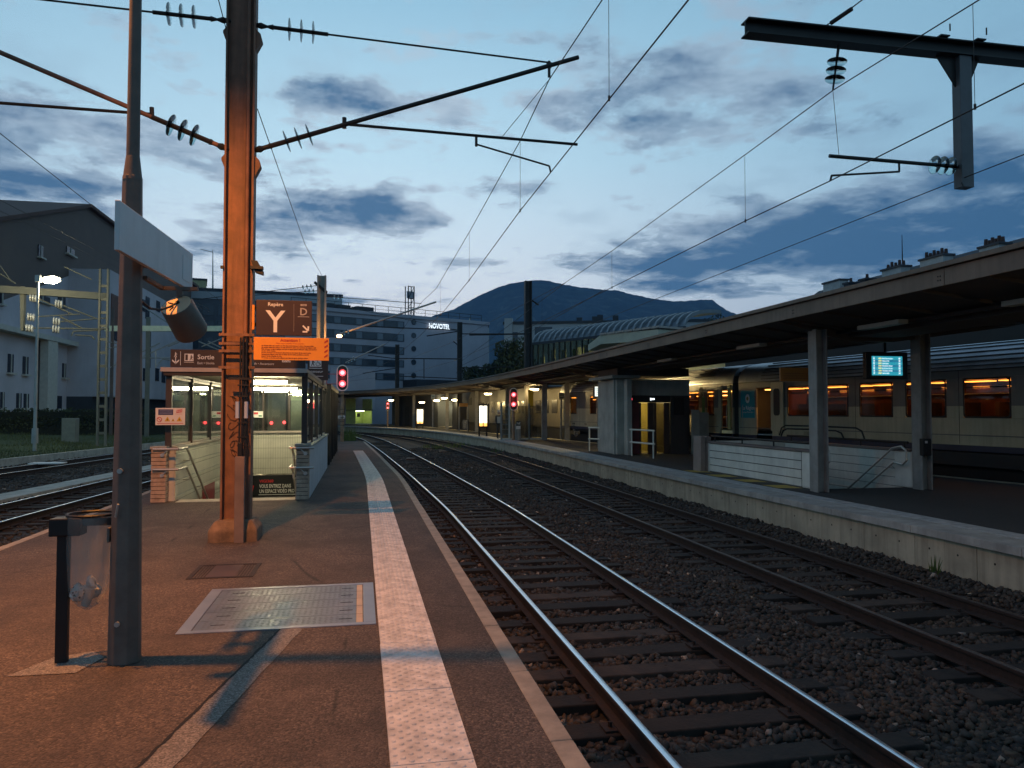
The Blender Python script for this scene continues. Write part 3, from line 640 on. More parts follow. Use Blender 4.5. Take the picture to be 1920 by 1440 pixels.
MB().box(-1.69, -1.13, 8.43, 9.06, -.12, -.05).build('pit', BLACK, DG)
MB().box(-1.56, -1.27, 8.44, 9.05, -.02, .005).build('plate', mat('rust_plate', (.09, .05, .035), .6, .4, var=.3), DG)
for x in (-1.67, -1.64, -1.61, -1.58, -1.25, -1.22, -1.19, -1.16): MB().box(x, x+.012, 8.43, 9.06, -.03, .004).build('bar', RUST, DG)

# ---- insulators, masts and wires
def discs(mb_parent, a, b, n, r, parent, name='insulator_disc'):
    a = Vector(a); b = Vector(b); d = (b-a).normalized(); L = (b-a).length
    for i in range(n):
        p = a+d*(L*(i+.5)/n)
        MB().lathe(p-d*.02, d, [(0, .03), (.004, r*.75), (.012, r), (.022, r*.96), (.03, r*.6), (.04, .03)], 18).build(name, GLASSI, parent, smooth=True)
def Hbeam(mb, x0, x1, yc, dpt, z0, z1, tf=.022, tw=.014, taper=0.0):
    for s, x in ((-1, x0), (1, x1)):
        mb.box(x, x-s*tf, yc-dpt/2, yc+dpt/2, z0, z1)
    return mb
M1 = thing('catenary_mast', 'big rust-brown steel catenary mast on a concrete block in the foreground', 'catenary mast', (-1.64, 10.92, 0))
MB().box(-1.825, -1.80, 10.80, 11.04, .22, 8.4).build('flange', MASTP, M1, bevel=.003)
MB().box(-1.465, -1.44, 10.80, 11.04, .22, 8.4).build('flange', MASTP, M1, bevel=.003)
MB().box(-1.80, -1.465, 10.912, 10.928, .22, 8.4).build('web', MASTP, M1)
mb = MB(); lv = [(0, .31, .29), (.15, .31, .29), (.25, .25, .23), (.27, .23, .21)]
for (z, a, c) in lv: mb.v += [(-1.635-a, 10.92-c, z), (-1.635+a, 10.92-c, z), (-1.635+a, 10.92+c, z), (-1.635-a, 10.92+c, z)]
mb.f = [(4*k+i, 4*k+(i+1) % 4, 4*k+4+(i+1) % 4, 4*k+4+i) for k in range(3) for i in range(4)]+[(12, 13, 14, 15)]; mb.m = [0]*len(mb.f)
mb.build('concrete_base', mat('mast_base', (.20, .13, .085), .9, var=.35, vscale=6, bump=.6, bscale=40, streak=.5), M1, bevel=.02)
MB().tube([(-1.53, 10.84, 2.05), (-1.53, 10.84, 8.3)], .028, 10).build('conduit', MASTP, M1, smooth=True)
MB().box(-1.60, -1.48, 10.52, 10.60, 0, 1.12).build('cable_riser', mat('riser', (.17, .12, .10), .6, var=.2), M1, bevel=.006)
mb = MB()
for (x, r) in ((-1.575, .012), (-1.50, .012), (-1.54, .016)): mb.tube([(x, 10.70, 1.0), (x, 10.74, 2.7)], r, 8)
for z in (1.25, 1.36, 1.55, 1.9, 2.05): mb.box(-1.60, -1.47, 10.68, 10.76, z, z+.018)
mb.box(-1.72, -1.42, 10.70, 10.73, 2.13, 2.16).build('switch_rods', DARKST, M1)
MB().box(-1.59, -1.53, 10.66, 10.74, 1.05, 1.3).build('lock_box', BLACK, M1, bevel=.01)
for x in (-1.60, -1.49): MB().cyl((x, 10.69, 1.62), (x, 10.69, 1.84), .026, n=10).build('handle_grip', mat('grip_pale', (.35, .42, .55), .5, var=.1), M1, smooth=True)
mb = MB()
for z in (2.28, 2.50, 2.60, 2.72): mb.box(-1.86, -1.40, 10.775, 10.797, z, z+.035)
mb.build('strap', MASTP, M1)
MB().box(-1.85, -1.81, 10.76, 10.80, 3.62, 3.66).box(-1.46, -1.30, 10.70, 10.80, 3.62, 3.66).build('strap_bolt', DARKST, M1)
mb = MB(); mb.prism([(-1.46, 10.74, 3.74), (-1.38, 10.74, 3.74), (-1.30, 10.74, 3.60), (-1.30, 10.74, 3.55), (-1.40, 10.74, 3.58)], (0, .1, 0)); mb.build('bracket', BLACK, M1)
for z in (5.2, 6.95):
    MB().prism([(-1.44, 10.84, z), (-1.38, 10.84, z-.06), (-1.36, 10.84, z-.14), (-1.44, 10.84, z-.30)], (0, .14, 0)).build('gusset', MASTP, M1); MB().prism([(-1.825, 10.84, z), (-1.87, 10.84, z-.06), (-1.87, 10.84, z-.09), (-1.825, 10.84, z-.2)], (0, .14, 0)).build('gusset', MASTP, M1)
GRAF = MB()
pts = []
for k in range(7):
    a = [(-1.72+.05*math.sin(k+i*.9)+.012*i, 10.905, 1.15+k*.12+.05*math.cos(i*1.1)) for i in range(8)]; GRAF.tube(a, .004, 4)
GRAF.build('graffiti_scrawl', mat('graffiti', (.03, .02, .018), .8, var=0), M1)
def cantilever(M, p, sgn, y, label=None):
    """p: dict of survey points in the vertical plane y"""
    A = MB().cyl(p['d0'], p['d1'], .032, .032, 10).build('diagonal_tube', DARKST if sgn else MASTP, M, smooth=True)
    MB().cyl(p['t0'], p['t1'], .014, .014, 8).build('tie_rod', DARKST, M, smooth=True)
    d = (Vector(p['d1'])-Vector(p['d0'])).normalized(); e = (Vector(p['t1'])-Vector(p['t0'])).normalized()
    discs(None, Vector(p['d0'])+d*.30, Vector(p['d0'])+d*.78, 3, .15, A)
    discs(None, Vector(p['t0'])+e*.30, Vector(p['t0'])+e*.78, 3, .15, A)
    MB().cyl(Vector(p['d0'])+d*.12, Vector(p['d0'])+d*.95, .035, n=8).build('insulator_core', DARKST, A); MB().cyl(Vector(p['t0'])+e*.12, Vector(p['t0'])+e*.9, .028, n=8).build('insulator_core', DARKST, A)
    MB().lathe(p['d0'], d, [(-.1, .02), (0, .05), (.08, .02), (.16, .045)], 8).build('hinge', DARKST, A); MB().lathe(p['t0'], e, [(-.1, .02), (0, .045), (.08, .018), (.16, .04)], 8).build('hinge', DARKST, A)
    if 'r0' in p:
        Bt = MB().cyl(p['r0'], p['r1'], .022, n=8).build('registration_tube', DARKST, M, smooth=True)
        MB().cyl(Vector(p['r0'])+Vector((0, -.01, .09)), Vector(p['r0'])+Vector((0, .01, -.06)), .03, n=8).build('clamp', DARKST, Bt)
    if 's0' in p:
        MB().tube([p['s0'], p['s1'], (Vector(p['s1'])+Vector((.02, 0, -.09)))], .014, 8).build('steady_arm', DARKST, M, smooth=True)
        MB().cyl(Vector(p['s0'])+Vector((0, 0, .11)), Vector(p['s0'])+Vector((0, 0, -.03)), .02, n=8).build('steady_clamp', DARKST, M)
cantilever(M1, dict(t0=(-1.38, 10.9, 7.03), t1=(2.71, 10.9, 6.88), d0=(-1.38, 10.9, 5.31), d1=(3.16, 10.9, 7.0), r0=(-.25, 10.9, 5.74), r1=(3.14, 10.9, 5.68), s0=(1.62, 10.9, 5.58), s1=(2.71, 10.9, 5.33)), 1, 10.9)
MB().cyl((2.71, 10.9, 6.9), (2.71, 10.9, 6.66), .022, n=8).cyl((2.71, 10.88, 6.84), (2.71, 10.92, 6.84), .05, n=8).build('messenger_clamp', DARKST, M1)
MB().cyl((1.99, 10.9, 5.70), (2.69, 10.9, 6.60), .005, n=6).build('support_wire', WIRE, M1)
cantilever(M1, dict(t0=(-1.88, 10.9, 7.06), t1=(-6.4, 10.9, 7.16), d0=(-1.88, 10.9, 5.31), d1=(-6.9, 10.9, 7.24), r0=(-2.77, 10.9, 5.69), r1=(-6.9, 10.9, 5.71)), 0, 10.9)
# ---- signs on the mast
RS = thing('position_sign', 'brown platform position sign with a large letter Y on the mast', 'sign', (-1.0, 10.7, 2.72))
MB().box(-1.38, -.655, 10.70, 10.75, 2.73, 3.205).build('panel', BROWN, RS, bevel=.004)
text('lettering', 'Repère', .068, (-1.23, 10.698, 3.125), WHITE, RS, bold=.0012)
text('letter', 'Y', .42, (-1.13, 10.698, 2.775), WHITE, RS, align='CENTER', bold=.004, squash=.95)
text('letter', 'D', .14, (-.765, 10.698, 3.01), mat('letter_grey', (.42, .38, .36), .5, var=0), RS, align='CENTER', bold=.002)
MB().box(-.84, -.69, 10.697, 10.70, 2.985, 2.992).build('underline', MATS['letter_grey'], RS)
MB().box(-.805, -.725, 10.697, 10.70, 3.135, 3.16).build('pill', MATS['letter_grey'], RS)
text('small_lettering', 'VOIE', .02, (-.765, 10.696, 3.14), BROWN, RS, align='CENTER')
mb = MB()
for i in range(30): mb.box(-.894, -.888, 10.697, 10.70, 2.79+i*.0125, 2.795+i*.0125)
mb.build('dotted_line', MATS['letter_grey'], RS)
mb = MB(); mb.prism([(-.78, 10.698, 2.86), (-.765, 10.698, 2.875), (-.70, 10.698, 2.81), (-.715, 10.698, 2.795)], (0, -.003, 0)).box(-.775, -.69, 10.694, 10.697, 2.775, 2.797).box(-.712, -.69, 10.694, 10.697, 2.775, 2.86); mb.build('arrow', WHITE, RS)
MB().box(-1.44, -1.38, 10.72, 10.74, 2.85, 2.9).box(-1.44, -1.38, 10.72, 10.74, 3.08, 3.12).build('bracket', DARKST, RS)
MB().box(-1.425, -1.395, 10.66, 10.72, 2.80, 3.13).build('edge_strip', ORANGE, RS)
AS = thing('warning_sign', 'orange warning sign headed Attention below the brown Y sign', 'sign', (-.9, 10.66, 2.39))
MB().box(-1.40, -.425, 10.66, 10.675, 2.395, 2.70).build('panel', ORANGE, AS, bevel=.003)
text('heading', 'Attention !', .058, (-.93, 10.658, 2.645), RED, AS, align='CENTER', bold=.0012)
text('subheading', 'Pour votre sécurité, il est interdit :', .026, (-.93, 10.658, 2.612), RED, AS, align='CENTER')
for k, s in enumerate(["de monter dans une voiture ou d'en descendre lorsque le train n'est pas arrêté,", "de monter dans une voiture ou d'en descendre alors que l'annonce de départ a été", "faite, soit par le signal optique, soit par un signal sonore émis par radio, haut-parleur",
    "ou tout autre moyen,", "de faire obstacle à la fermeture des portes ou de tenter de les ouvrir après", "l'annonce de départ, ainsi que de tenter de les ouvrir pendant la marche", "jusqu'à l'arrêt complet du train,", "de monter ou de descendre ailleurs que dans les gares, stations, haltes."]):
    text('small_lettering', s, .0225, (-1.30, 10.658, 2.582-k*.0235), mat('print_dark', (.14, .012, .008), .6, var=0), AS, bold=.0006, squash=.93)
for k in range(4):
    z = 2.43+k*.066; MB().prism([(-.485, 10.658, z), (-.44, 10.658, z+.03), (-.44, 10.658, z+.055), (-.485, 10.658, z+.025)], (0, -.002, 0)).build('red_stripe', RED, AS)
# ---- running wires
def wire(name, pts, r, label, drops=(), grp=None, cat='wire'):
    Wt = thing(name, label, cat, pts[0], grp)
    MB().tube(pts, r, 6).build('conductor', WIRE, Wt)
    for (a, b) in drops:
        MB().cyl(a, b, .0035, n=5).build('dropper', WIRE, Wt); MB().cyl(Vector(b)+Vector((0, 0, .03)), Vector(b)-Vector((0, 0, .03)), .014, n=6).build('clip', WIRE, Wt)
    return Wt
cw1 = [(2.75, -8, 5.27), (2.75, 6.1, 5.26), (2.75, 13.2, 5.26), (2.75, 19.7, 5.11), (2.70, 25.4, 5.03), (2.55, 34, 5.02), (1.9, 50, 5.0), (.9, 66, 5.0), (-3, 88, 5.0)]
ms1 = [(2.75, -8, 6.5), (2.75, 4, 6.42), (2.75, 8.52, 6.54), (2.73, 10.98, 6.66), (2.75, 13.2, 6.51), (2.75, 19.7, 6.37), (2.72, 28.2, 6.24), (2.6, 34, 6.5), (2.2, 42, 6.1), (1.9, 50, 6.3), (.9, 66, 6.4), (-3, 88, 6.4)]
wire('contact_wire', cw1, .0085, 'contact wire hanging over the nearest track', [((2.75, 8.24, 6.53), (2.75, 8.24, 5.27)), ((2.75, 13.2, 6.51), (2.75, 13.2, 5.26)), ((2.75, 19.7, 6.37), (2.75, 19.7, 5.11)), ((2.7, 26.5, 6.26), (2.7, 26.5, 5.03)), ((2.75, 4.2, 6.42), (2.75, 4.2, 5.26))], 'overhead line wires')
wire('messenger_wire', ms1, .008, 'carrier wire clamped to the tip of the near mast bracket', (), 'overhead line wires')
cw2 = [(6.43, -8, 4.97), (6.43, 6.4, 4.96), (6.43, 9.6, 4.935), (6.43, 12, 4.96), (6.43, 19.2, 4.94), (6.4, 34, 4.95), (5.9, 50, 4.95), (4.2, 68, 5), (-2, 90, 5)]
ms2 = [(6.43, -8, 5.9), (6.43, 2, 5.98), (6.43, 6.92, 6.09), (6.47, 9.53, 6.21), (6.43, 11.9, 6.1), (6.43, 19.07, 5.9), (6.43, 23.8, 5.83), (6.4, 34, 6.1), (5.9, 50, 6.2), (4.2, 68, 6.3), (-2, 90, 6.3)]
wire('contact_wire', cw2, .0085, 'contact wire over the dull track by the far platform', [((6.43, 12, 6.1), (6.43, 12, 4.96)), ((6.43, 19.1, 5.9), (6.43, 19.1, 4.94)), ((6.43, 7.0, 6.09), (6.43, 7.0, 4.97)), ((6.43, 27, 5.9), (6.43, 27, 4.95))], 'overhead line wires')
wire('messenger_wire', ms2, .008, 'carrier wire hanging below the stack of dark insulators', (), 'overhead line wires')
wire('feeder_wire', [(8.5, -8, 5.1), (8.5, 9.5, 5.07), (8.6, 20, 5.05), (8.9, 35, 5.1)], .007, 'lone wire passing the foot of the hanging drop post', (), 'overhead line wires')
wire('earth_wire', [(-1.7, 2, 7.9), (-1.83, 10.9, 6.9), (-1.75, 11.1, 6.6)], .007, 'thin wire rising from the near mast towards the viewer', (), 'overhead line wires')
wire('earth_wire', [(-1.43, 11.0, 5.9), (-1.55, 22, 6.35), (-1.68, 33.9, 7.55)], .007, 'thin wire from the near mast to the second mast behind the shelter', (), 'overhead line wires')
wire('messenger_wire', [(-7.5, -5, 7.65), (-7.5, 13, 7.6), (-7.4, 30, 7.4), (-7, 55, 7.5)], .009, 'dark wire running above the left tracks into the grey sign', (), 'overhead line wires')
wire('messenger_wire', [(-12.9, 10, 9.4), (-12.9, 30, 9.35), (-11, 60, 9.2)], .012, 'pair of wires over the far left track, upper one', (), 'overhead line wires')
wire('contact_wire', [(-12.9, 10, 8.9), (-12.9, 30, 8.95), (-11, 60, 9.0)], .010, 'pair of wires over the far left track, lower one', (), 'overhead line wires')
# ---- cross beam with drop post over the far track
CB = thing('drop_post_beam', 'dark steel beam with a drop post and insulators above the far track', 'catenary beam', (8.5, 9.55, 4.9))
MB().box(5.14, 12.8, 9.44, 9.66, 7.055, 7.075).box(5.14, 12.8, 9.44, 9.66, 6.865, 6.885).box(5.14, 12.8, 9.54, 9.56, 6.885, 7.055).build('beam', DARKST, CB)
MB().box(8.46, 8.66, 9.47, 9.63, 4.94, 6.865).build('drop_post', mat('post_grey', (.12, .12, .125), .6, .2, var=.2), CB, bevel=.006)
mb = MB(); mb.prism([(8.14, 9.55, 6.86), (8.46, 9.55, 6.86), (8.46, 9.55, 6.42)], (0, .02, 0)).prism([(8.66, 9.55, 6.42), (8.66, 9.55, 6.86), (8.86, 9.55, 6.86)], (0, .02, 0)).box(8.1, 8.25, 9.40, 9.70, 7.08, 7.10).box(8.7, 8.85, 9.40, 9.70, 7.08, 7.10).tube([(8.16, 9.3, 7.1), (8.16, 9.3, 7.2)], .01).tube([(8.76, 9.3, 7.1), (8.76, 9.3, 7.2)], .01); mb.build('gusset', DARKST, CB)
MB().box(12.65, 12.85, 9.42, 9.68, 0, 7.6).build('mast', DARKST, CB)
MB().cyl((6.57, 9.55, 6.86), (6.54, 9.55, 6.66), .02, n=8).cyl((6.57, 9.55, 6.86), (6.47, 9.55, 6.22), .014, n=6).build('hanger', DARKST, CB)
discs(None, (6.55, 9.55, 6.68), (6.49, 9.55, 6.30), 3, .135, CB)
MB().cyl((6.40, 9.55, 5.275), (8.46, 9.55, 5.25), .026, n=10).build('registration_tube', DARKST, CB, smooth=True)
discs(None, (8.02, 9.55, 5.255), (8.42, 9.55, 5.25), 3, .13, CB)
MB().tube([(7.5, 9.55, 5.24), (7.5, 9.55, 5.12), (6.43, 9.55, 5.0), (6.41, 9.55, 4.93)], .015, 8).build('steady_arm', DARKST, CB, smooth=True)
MB().cyl((6.47, 9.55, 6.2), (6.55, 9.55, 5.28), .004, n=5).build('support_wire', WIRE, CB)
MB().tube([(6.3, 9.55, 7.07), (6.42, 9.2, 7.12), (6.9, 8.0, 7.45), (8.0, 5, 8.3)], .009, 6).tube([(6.35, 9.4, 7.08), (6.47, 9.1, 7.14)], .03, 8).build('stay_wire', WIRE, CB)
MB().cyl((8.3, 9.3, 4.93), (8.6, 9.6, 4.96), .01, n=6).build('tail_rod', DARKST, CB)
# ================================================================== STAIR SHELTER ON THE NEAR PLATFORM
BRICK = mat('pale_brick', (.42, .30, .22), .8, var=.25, vscale=8, bump=.3, bscale=60)
MORT = mat('dark_mortar', (.05, .035, .03), .9, var=.2)
FRAME = mat('shelter_frame', (.05, .038, .034), .5, .3, var=.2)
ALU = mat('pale_aluminium', (.42, .36, .32), .5, .4, var=.12)
PANE = glass('shelter_glass', (.80, .86, .82), 1.0, .10)
RENDERW = mat('white_render', (.50, .52, .54), .8, var=.12, vscale=2, bump=.2, streak=.3, dirt=(.28, .28, .28))
def flute_tiles(name, col, wx=.07, hz=.30, joint=(.10, .09, .07)):
    m = bpy.data.materials.new(name); m.use_nodes = True; q = NT(m.node_tree); b = q.n['Principled BSDF']
    co = q.new('ShaderNodeTexCoord').outputs['Object']; s = q.new('ShaderNodeSeparateXYZ'); q.l.new(co, s.inputs[0])
    h = q.m('ADD', s.outputs[0], s.outputs[1])
    fx = q.m('ABSOLUTE', q.m('SUBTRACT', q.m('FRACT', q.m('DIVIDE', h, wx)), .5)); fz = q.m('ABSOLUTE', q.m('SUBTRACT', q.m('FRACT', q.m('DIVIDE', s.outputs[2], hz)), .5))
    j = q.m('MAXIMUM', q.ramp(fx, [(.44, 0), (.475, 1)]), q.ramp(fz, [(.478, 0), (.49, 1)]))
    n = q.noise(co, 2.5, 5); base = q.ramp(n, [(.3, tuple(x*.8 for x in col)), (.7, col)])
    q.l.new(q.mix(q.m('MULTIPLY', j, .8), base, joint), b.inputs['Base Color']); b.inputs['Roughness'].default_value = .4
    bn = q.new('ShaderNodeBump'); bn.inputs['Strength'].default_value = .6; bn.inputs['Distance'].default_value = .01; bn.invert = True
    q.l.new(j, bn.inputs['Height']); q.l.new(bn.outputs[0], b.inputs['Normal']); MATS[name] = m; return m
TILE = flute_tiles('glazed_tile', (.62, .60, .50))
SH = thing('stair_shelter', 'glazed stair shelter with brick pillars and a lit stairway going down', 'shelter', (-2.35, 15.6, 0))
# brick pillars
def pillar(x0, x1, h):
    c = MB().box(x0+.012, x1-.012, 15.412, 15.648, 0, h-.02).build('pillar', MORT, SH)
    n = 13; hh = (h-.05)/n
    for i in range(n):
        j = random.uniform(-.003, .003)
        MB().box(x0+j, x1+j, 15.40+random.uniform(-.003, .003), 15.66, i*hh+.006, (i+1)*hh-.004).build('brick', BRICK, c, bevel=.004)
    MB().box(x0-.02, x1+.02, 15.38, 15.69, h-.05, h).build('pillar_cap', CONC, c, bevel=.006)
pillar(-3.83, -3.57, 1.05); pillar(-1.22, -.975, 1.08)
# side walls: tiled courses inside, rendered outside
def side_wall(xi, xo, nm):
    w = MB().box(min(xi, xo)+.02, max(xi, xo)-.02, 15.66, 24.0, -2.6, .98).build(nm, RENDERW, SH)
    for k in range(7):
        z1 = .98-k*.30; s = 1 if xo > xi else -1
        MB().box(xi, xi+s*.022, 15.68, 23.98, z1-.292, z1-.006).build('tile_course', TILE, w, bevel=.005)
    return w
side_wall(-3.46, -3.70, 'left_wall'); side_wall(-1.21, -.985, 'right_wall')
MB().box(-.985, -.975, 15.665, 23.98, 0, .99).build('outer_render', RENDERW, SH)
MB().box(-3.74, -3.42, 15.66, 24, .985, 1.03).build('sill', CONC, SH, bevel=.006); MB().box(-1.25, -.945, 15.66, 24, .985, 1.03).build('sill', CONC, SH, bevel=.006)
bw = MB().box(-3.45, -1.22, 24.0, 24.15, -.16, 1.06).build('end_wall', TILE, SH)
MB().box(-3.45, -1.22, 23.93, 24.0, 1.06, 1.12).build('end_sill', ALU, SH)
# stairs and the passage under the platform
STEP = mat('stair_stone', (.30, .28, .25), .8, var=.2, vscale=6, bump=.3)
st = MB(); nst = 15
for i in range(nst): st = MB().box(-3.44, -1.23, 15.9+i*.30, 16.2+i*.30, -2.8, -.02-(i+1)*.17).build('step', STEP, SH)
MB().box(-3.44, -1.23, 20.4, 32, -2.85, -2.72).build('passage_floor', STEP, SH)
MB().box(-3.6, -3.46, 24, 32, -2.8, -.12).box(-1.21, -1.05, 24, 32, -2.8, -.12).build('passage_wall', CONC, SH)
MB().box(-3.6, -1.05, 24.2, 32, -.12, -.02).box(-3.6, -1.05, 32, 32.2, -2.8, -.1).build('passage_ceiling', CONC, SH)
MB().box(-3.44, -3.43, 18.2, 19.6, -1.0, .02).build('red_panel', mat('dark_red_panel', (.22, .02, .03), .5, var=.1), SH)
# banner over the passage
BNR = thing('video_notice_banner', 'black notice banner above the foot of the stairs', 'banner', (-2.35, 23.9, -.85))
MB().box(-3.45, -1.22, 23.88, 23.94, -.82, -.20).build('panel', mat('banner_black', (.008, .008, .009), .5, var=0), BNR)
text('red_lettering', 'VIGI360', .12, (-2.93, 23.878, -.41), mat('banner_red', (.62, .03, .03), .5, var=0, emit=(.6, .02, .02), estr=.05), BNR, bold=.002)
text('lettering', 'VOUS ENTREZ DANS', .15, (-2.93, 23.878, -.57), WHITE, BNR, bold=.003, squash=.64); text('lettering', 'UN ESPACE VIDÉO PROTÉGÉ', .15, (-2.93, 23.878, -.72), WHITE, BNR, bold=.003, squash=.64)
MB().box(-2.95, -1.5, 23.875, 23.88, -.78, -.765).build('white_rule', WHITE, BNR)
mb = MB(); mb.prism([(-3.32, 23.876, -.45), (-3.08, 23.876, -.50), (-3.12, 23.876, -.72), (-3.20, 23.876, -.64), (-3.30, 23.876, -.70), (-3.25, 23.876, -.58)], (0, -.004, 0)); mb.build('red_arrow', MATS['banner_red'], BNR)
# frame posts and glazing
yl = [15.62, 17.5, 19.6, 21.8, 23.95]
for X, xo in ((-3.58, 'L'), (-1.08, 'R')):
    for i, y in enumerate(yl):
        w = .05 if i else .055
        MB().box(X-w, X+w, y-.035, y+.035, 1.03, 2.40).build('post', FRAME, SH, bevel=.004)
    for a, b in zip(yl[:-1], yl[1:]):
        f = MB().box(X-.008, X+.008, a+.04, b-.04, 1.07, 2.33).build('pane', PANE, SH)
        MB().box(X-.02, X+.02, a+.036, b-.036, 1.03, 1.07).build('lower_rail', ALU, f); MB().box(X-.02, X+.02, a+.036, b-.036, 2.33, 2.37).build('upper_rail', ALU, f)
for x in (-2.85, -2.1): MB().box(x-.025, x+.025, 23.95, 24.0, 1.12, 2.40).build('post', FRAME, SH)
for a, b in ((-3.53, -2.88), (-2.82, -2.13), (-2.07, -1.13)): MB().box(a, b, 23.97, 23.985, 1.12, 2.38).build('pane', PANE, SH)
MB().box(-3.69, -1.02, 15.42, 24.1, 2.47, 2.53).build('roof', mat('roof_sheet', (.30, .24, .21), .6, .2, var=.15), SH)
MB().box(-3.69, -1.02, 15.40, 15.418, 2.455, 2.535).build('roof_edge', ALU, SH); MB().box(-3.64, -1.07, 15.44, 15.60, 2.385, 2.455).build('fascia', FRAME, SH); MB().box(-1.085, -1.02, 15.6, 24.05, 2.38, 2.465).build('fascia', FRAME, SH); MB().box(-3.66, -3.58, 15.6, 24.05, 2.38, 2.465).build('fascia', FRAME, SH)
MB().box(-3.57, -1.09, 15.62, 23.95, 2.44, 2.46).build('ceiling', mat('ceiling_board', (.30, .28, .22), .7, var=.1), SH)
# fluorescent tubes
TUBE = emis('warm_tube', (1, .88, .55), 110)
def tube_lamp(x0, x1, y, z, power, label):
    L = thing('tube_lamp', label, 'lamp', ((x0+x1)/2, y, z), 'tube lamps in the stair shelter')
    MB().box(x0, x1, y-.06, y+.06, z+.03, z+.075).build('housing', ALU, L)
    MB().lathe((x0+.02, y, z), (1, 0, 0), [(0, .01), (.03, .045), (x1-x0-.07, .045), (x1-x0-.04, .01)], 12).build('diffuser', TUBE, L, smooth=True)
tube_lamp(-2.62, -1.55, 17.3, 2.34, 95, 'bright tube lamp nearest the shelter entrance')
tube_lamp(-3.1, -1.75, 22.6, 2.34, 110, 'tube lamp at the back of the shelter')
tube_lamp(-2.9, -1.8, 28.5, -.30, 60, 'tube lamp in the passage below the stairs')
# handrails
HR = mat('handrail_steel', (.55, .52, .48), .35, .8, var=.1)
def handrail(x, label, s):
    Hh = thing('handrail', label, 'handrail', (x, 15.5, .6))
    for z in (1.0, .62):
        MB().tube([(x-s*.46, 15.36, z), (x-s*.02, 15.36, z), (x, 15.5, z), (x, 16.0, z), (x, 19.4, z-1.93)], .024, 10).build('rail', HR, Hh, smooth=True)
        MB().cyl((x-s*.30, 15.40, z-.11), (x-s*.30, 15.36, z-.11), .035, n=10).tube([(x-s*.30, 15.37, z-.11), (x-s*.2, 15.36, z-.01)], .010).build('bracket', HR, Hh)
        for yy in (16.3, 17.4, 18.5): MB().tube([(x, yy, z-(yy-16)*.567), (x, yy-.02, z-(yy-16)*.567-.1), (x-s*.12, yy-.02, z-(yy-16)*.567-.1)], .009, 6).build('bracket', HR, Hh)
handrail(-3.33, 'double steel handrail on the left side of the stairs', 1); handrail(-1.34, 'double steel handrail on the right side of the stairs', -1)
# pictograms
def man(mb, x, y, z, s):
    mb.lathe((x, y, z+.86*s), (0, -1, 0), [(0, .09*s), (.003, .09*s)], 10)
    mb.box(x-.1*s, x+.1*s, y-.003, y, z+.38*s, z+.74*s); mb.prism([(x-.1*s, y, z+.4*s), (x+.02*s, y, z+.4*s), (x-.14*s, y, z), (x-.26*s, y, z)], (0, -.003, 0)); mb.prism([(x-.02*s, y, z+.4*s), (x+.1*s, y, z+.4*s), (x+.24*s, y, z), (x+.12*s, y, z)], (0, -.003, 0))
    mb.prism([(x+.1*s, y, z+.72*s), (x+.32*s, y, z+.5*s), (x+.26*s, y, z+.44*s), (x+.1*s, y, z+.58*s)], (0, -.003, 0)); return mb
def chair_icon(mb, x, y, z, s):
    n = 14; ring = [(x+.3*s*math.cos(a), y, z+.28*s+.28*s*math.sin(a)) for a in np.linspace(.9, -4.0, n)]; mb.tube(ring, .035*s, 5)
    mb.lathe((x-.05*s, y, z+.95*s), (0, -1, 0), [(0, .09*s), (.004, .09*s)], 10); mb.tube([(x-.05*s, y, z+.82*s), (x, y, z+.48*s), (x+.28*s, y, z+.46*s), (x+.42*s, y, z+.12*s)], .045*s, 5); return mb
EB = thing('exit_sign_board', 'long brown exit and lift board on the shelter roof', 'sign', (-2.3, 15.5, 2.53))
MB().box(-3.53, -1.06, 15.46, 15.52, 2.545, 2.88).build('panel', BROWN, EB, bevel=.004)
Y = 15.458
MB().box(-3.445, -3.43, Y-.003, Y, 2.60, 2.74).prism([(-3.50, Y, 2.66), (-3.4375, Y, 2.60), (-3.375, Y, 2.66), (-3.375, Y, 2.69), (-3.4375, Y, 2.635), (-3.50, Y, 2.69)], (0, -.003, 0)).build('down_arrow', WHITE, EB)
mb = MB(); man(mb, -3.44, Y, 2.735, .10); mb.build('walker_icon', WHITE, EB)
MB().box(-3.355, -3.347, Y-.003, Y, 2.58, 2.84).build('divider', WHITE, EB)
MB().box(-3.28, -3.12, Y-.003, Y, 2.66, 2.80).build('exit_icon', WHITE, EB); mb = MB(); man(mb, -3.16, Y-.003, 2.675, .11); mb.box(-3.265, -3.22, Y-.006, Y-.003, 2.675, 2.785).build('exit_icon_figure', BROWN, EB)
MB().box(-3.29, -3.11, Y-.003, Y, 2.635, 2.642).build('icon_rule', WHITE, EB)
text('lettering', 'Sortie', .125, (-3.05, Y, 2.70), WHITE, EB, bold=.0015); text('small_lettering', 'Exit • Uscita', .062, (-3.05, Y, 2.605), WHITE, EB)
text('lettering', 'Ascenseur', .125, (-2.17, Y, 2.70), WHITE, EB, bold=.0015); text('small_lettering', 'Lift • Ascensore', .062, (-2.05, Y, 2.605), WHITE, EB)
MB().box(-1.50, -1.34, Y-.003, Y, 2.66, 2.80).build('lift_icon', WHITE, EB); mb = MB(); man(mb, -1.46, Y-.003, 2.67, .10); chair_icon(mb, -1.385, Y-.005, 2.67, .10); mb.build('lift_icon_figure', BROWN, EB)
MB().box(-1.24, -1.14, Y-.003, Y, 2.70, 2.715).build('short_rule', WHITE, EB)
LSN = thing('lift_sign', 'black lift sign with wheelchair pictogram above the shelter side', 'sign', (-.75, 21, 2.2))
a = PY(577, 655, 21); b_ = PY(615, 713, 21)
MB().box(a[0], b_[0], 21, 21.06, b_[2], a[2]).build('panel', mat('sign_black', (.02, .016, .014), .5, var=0), LSN)
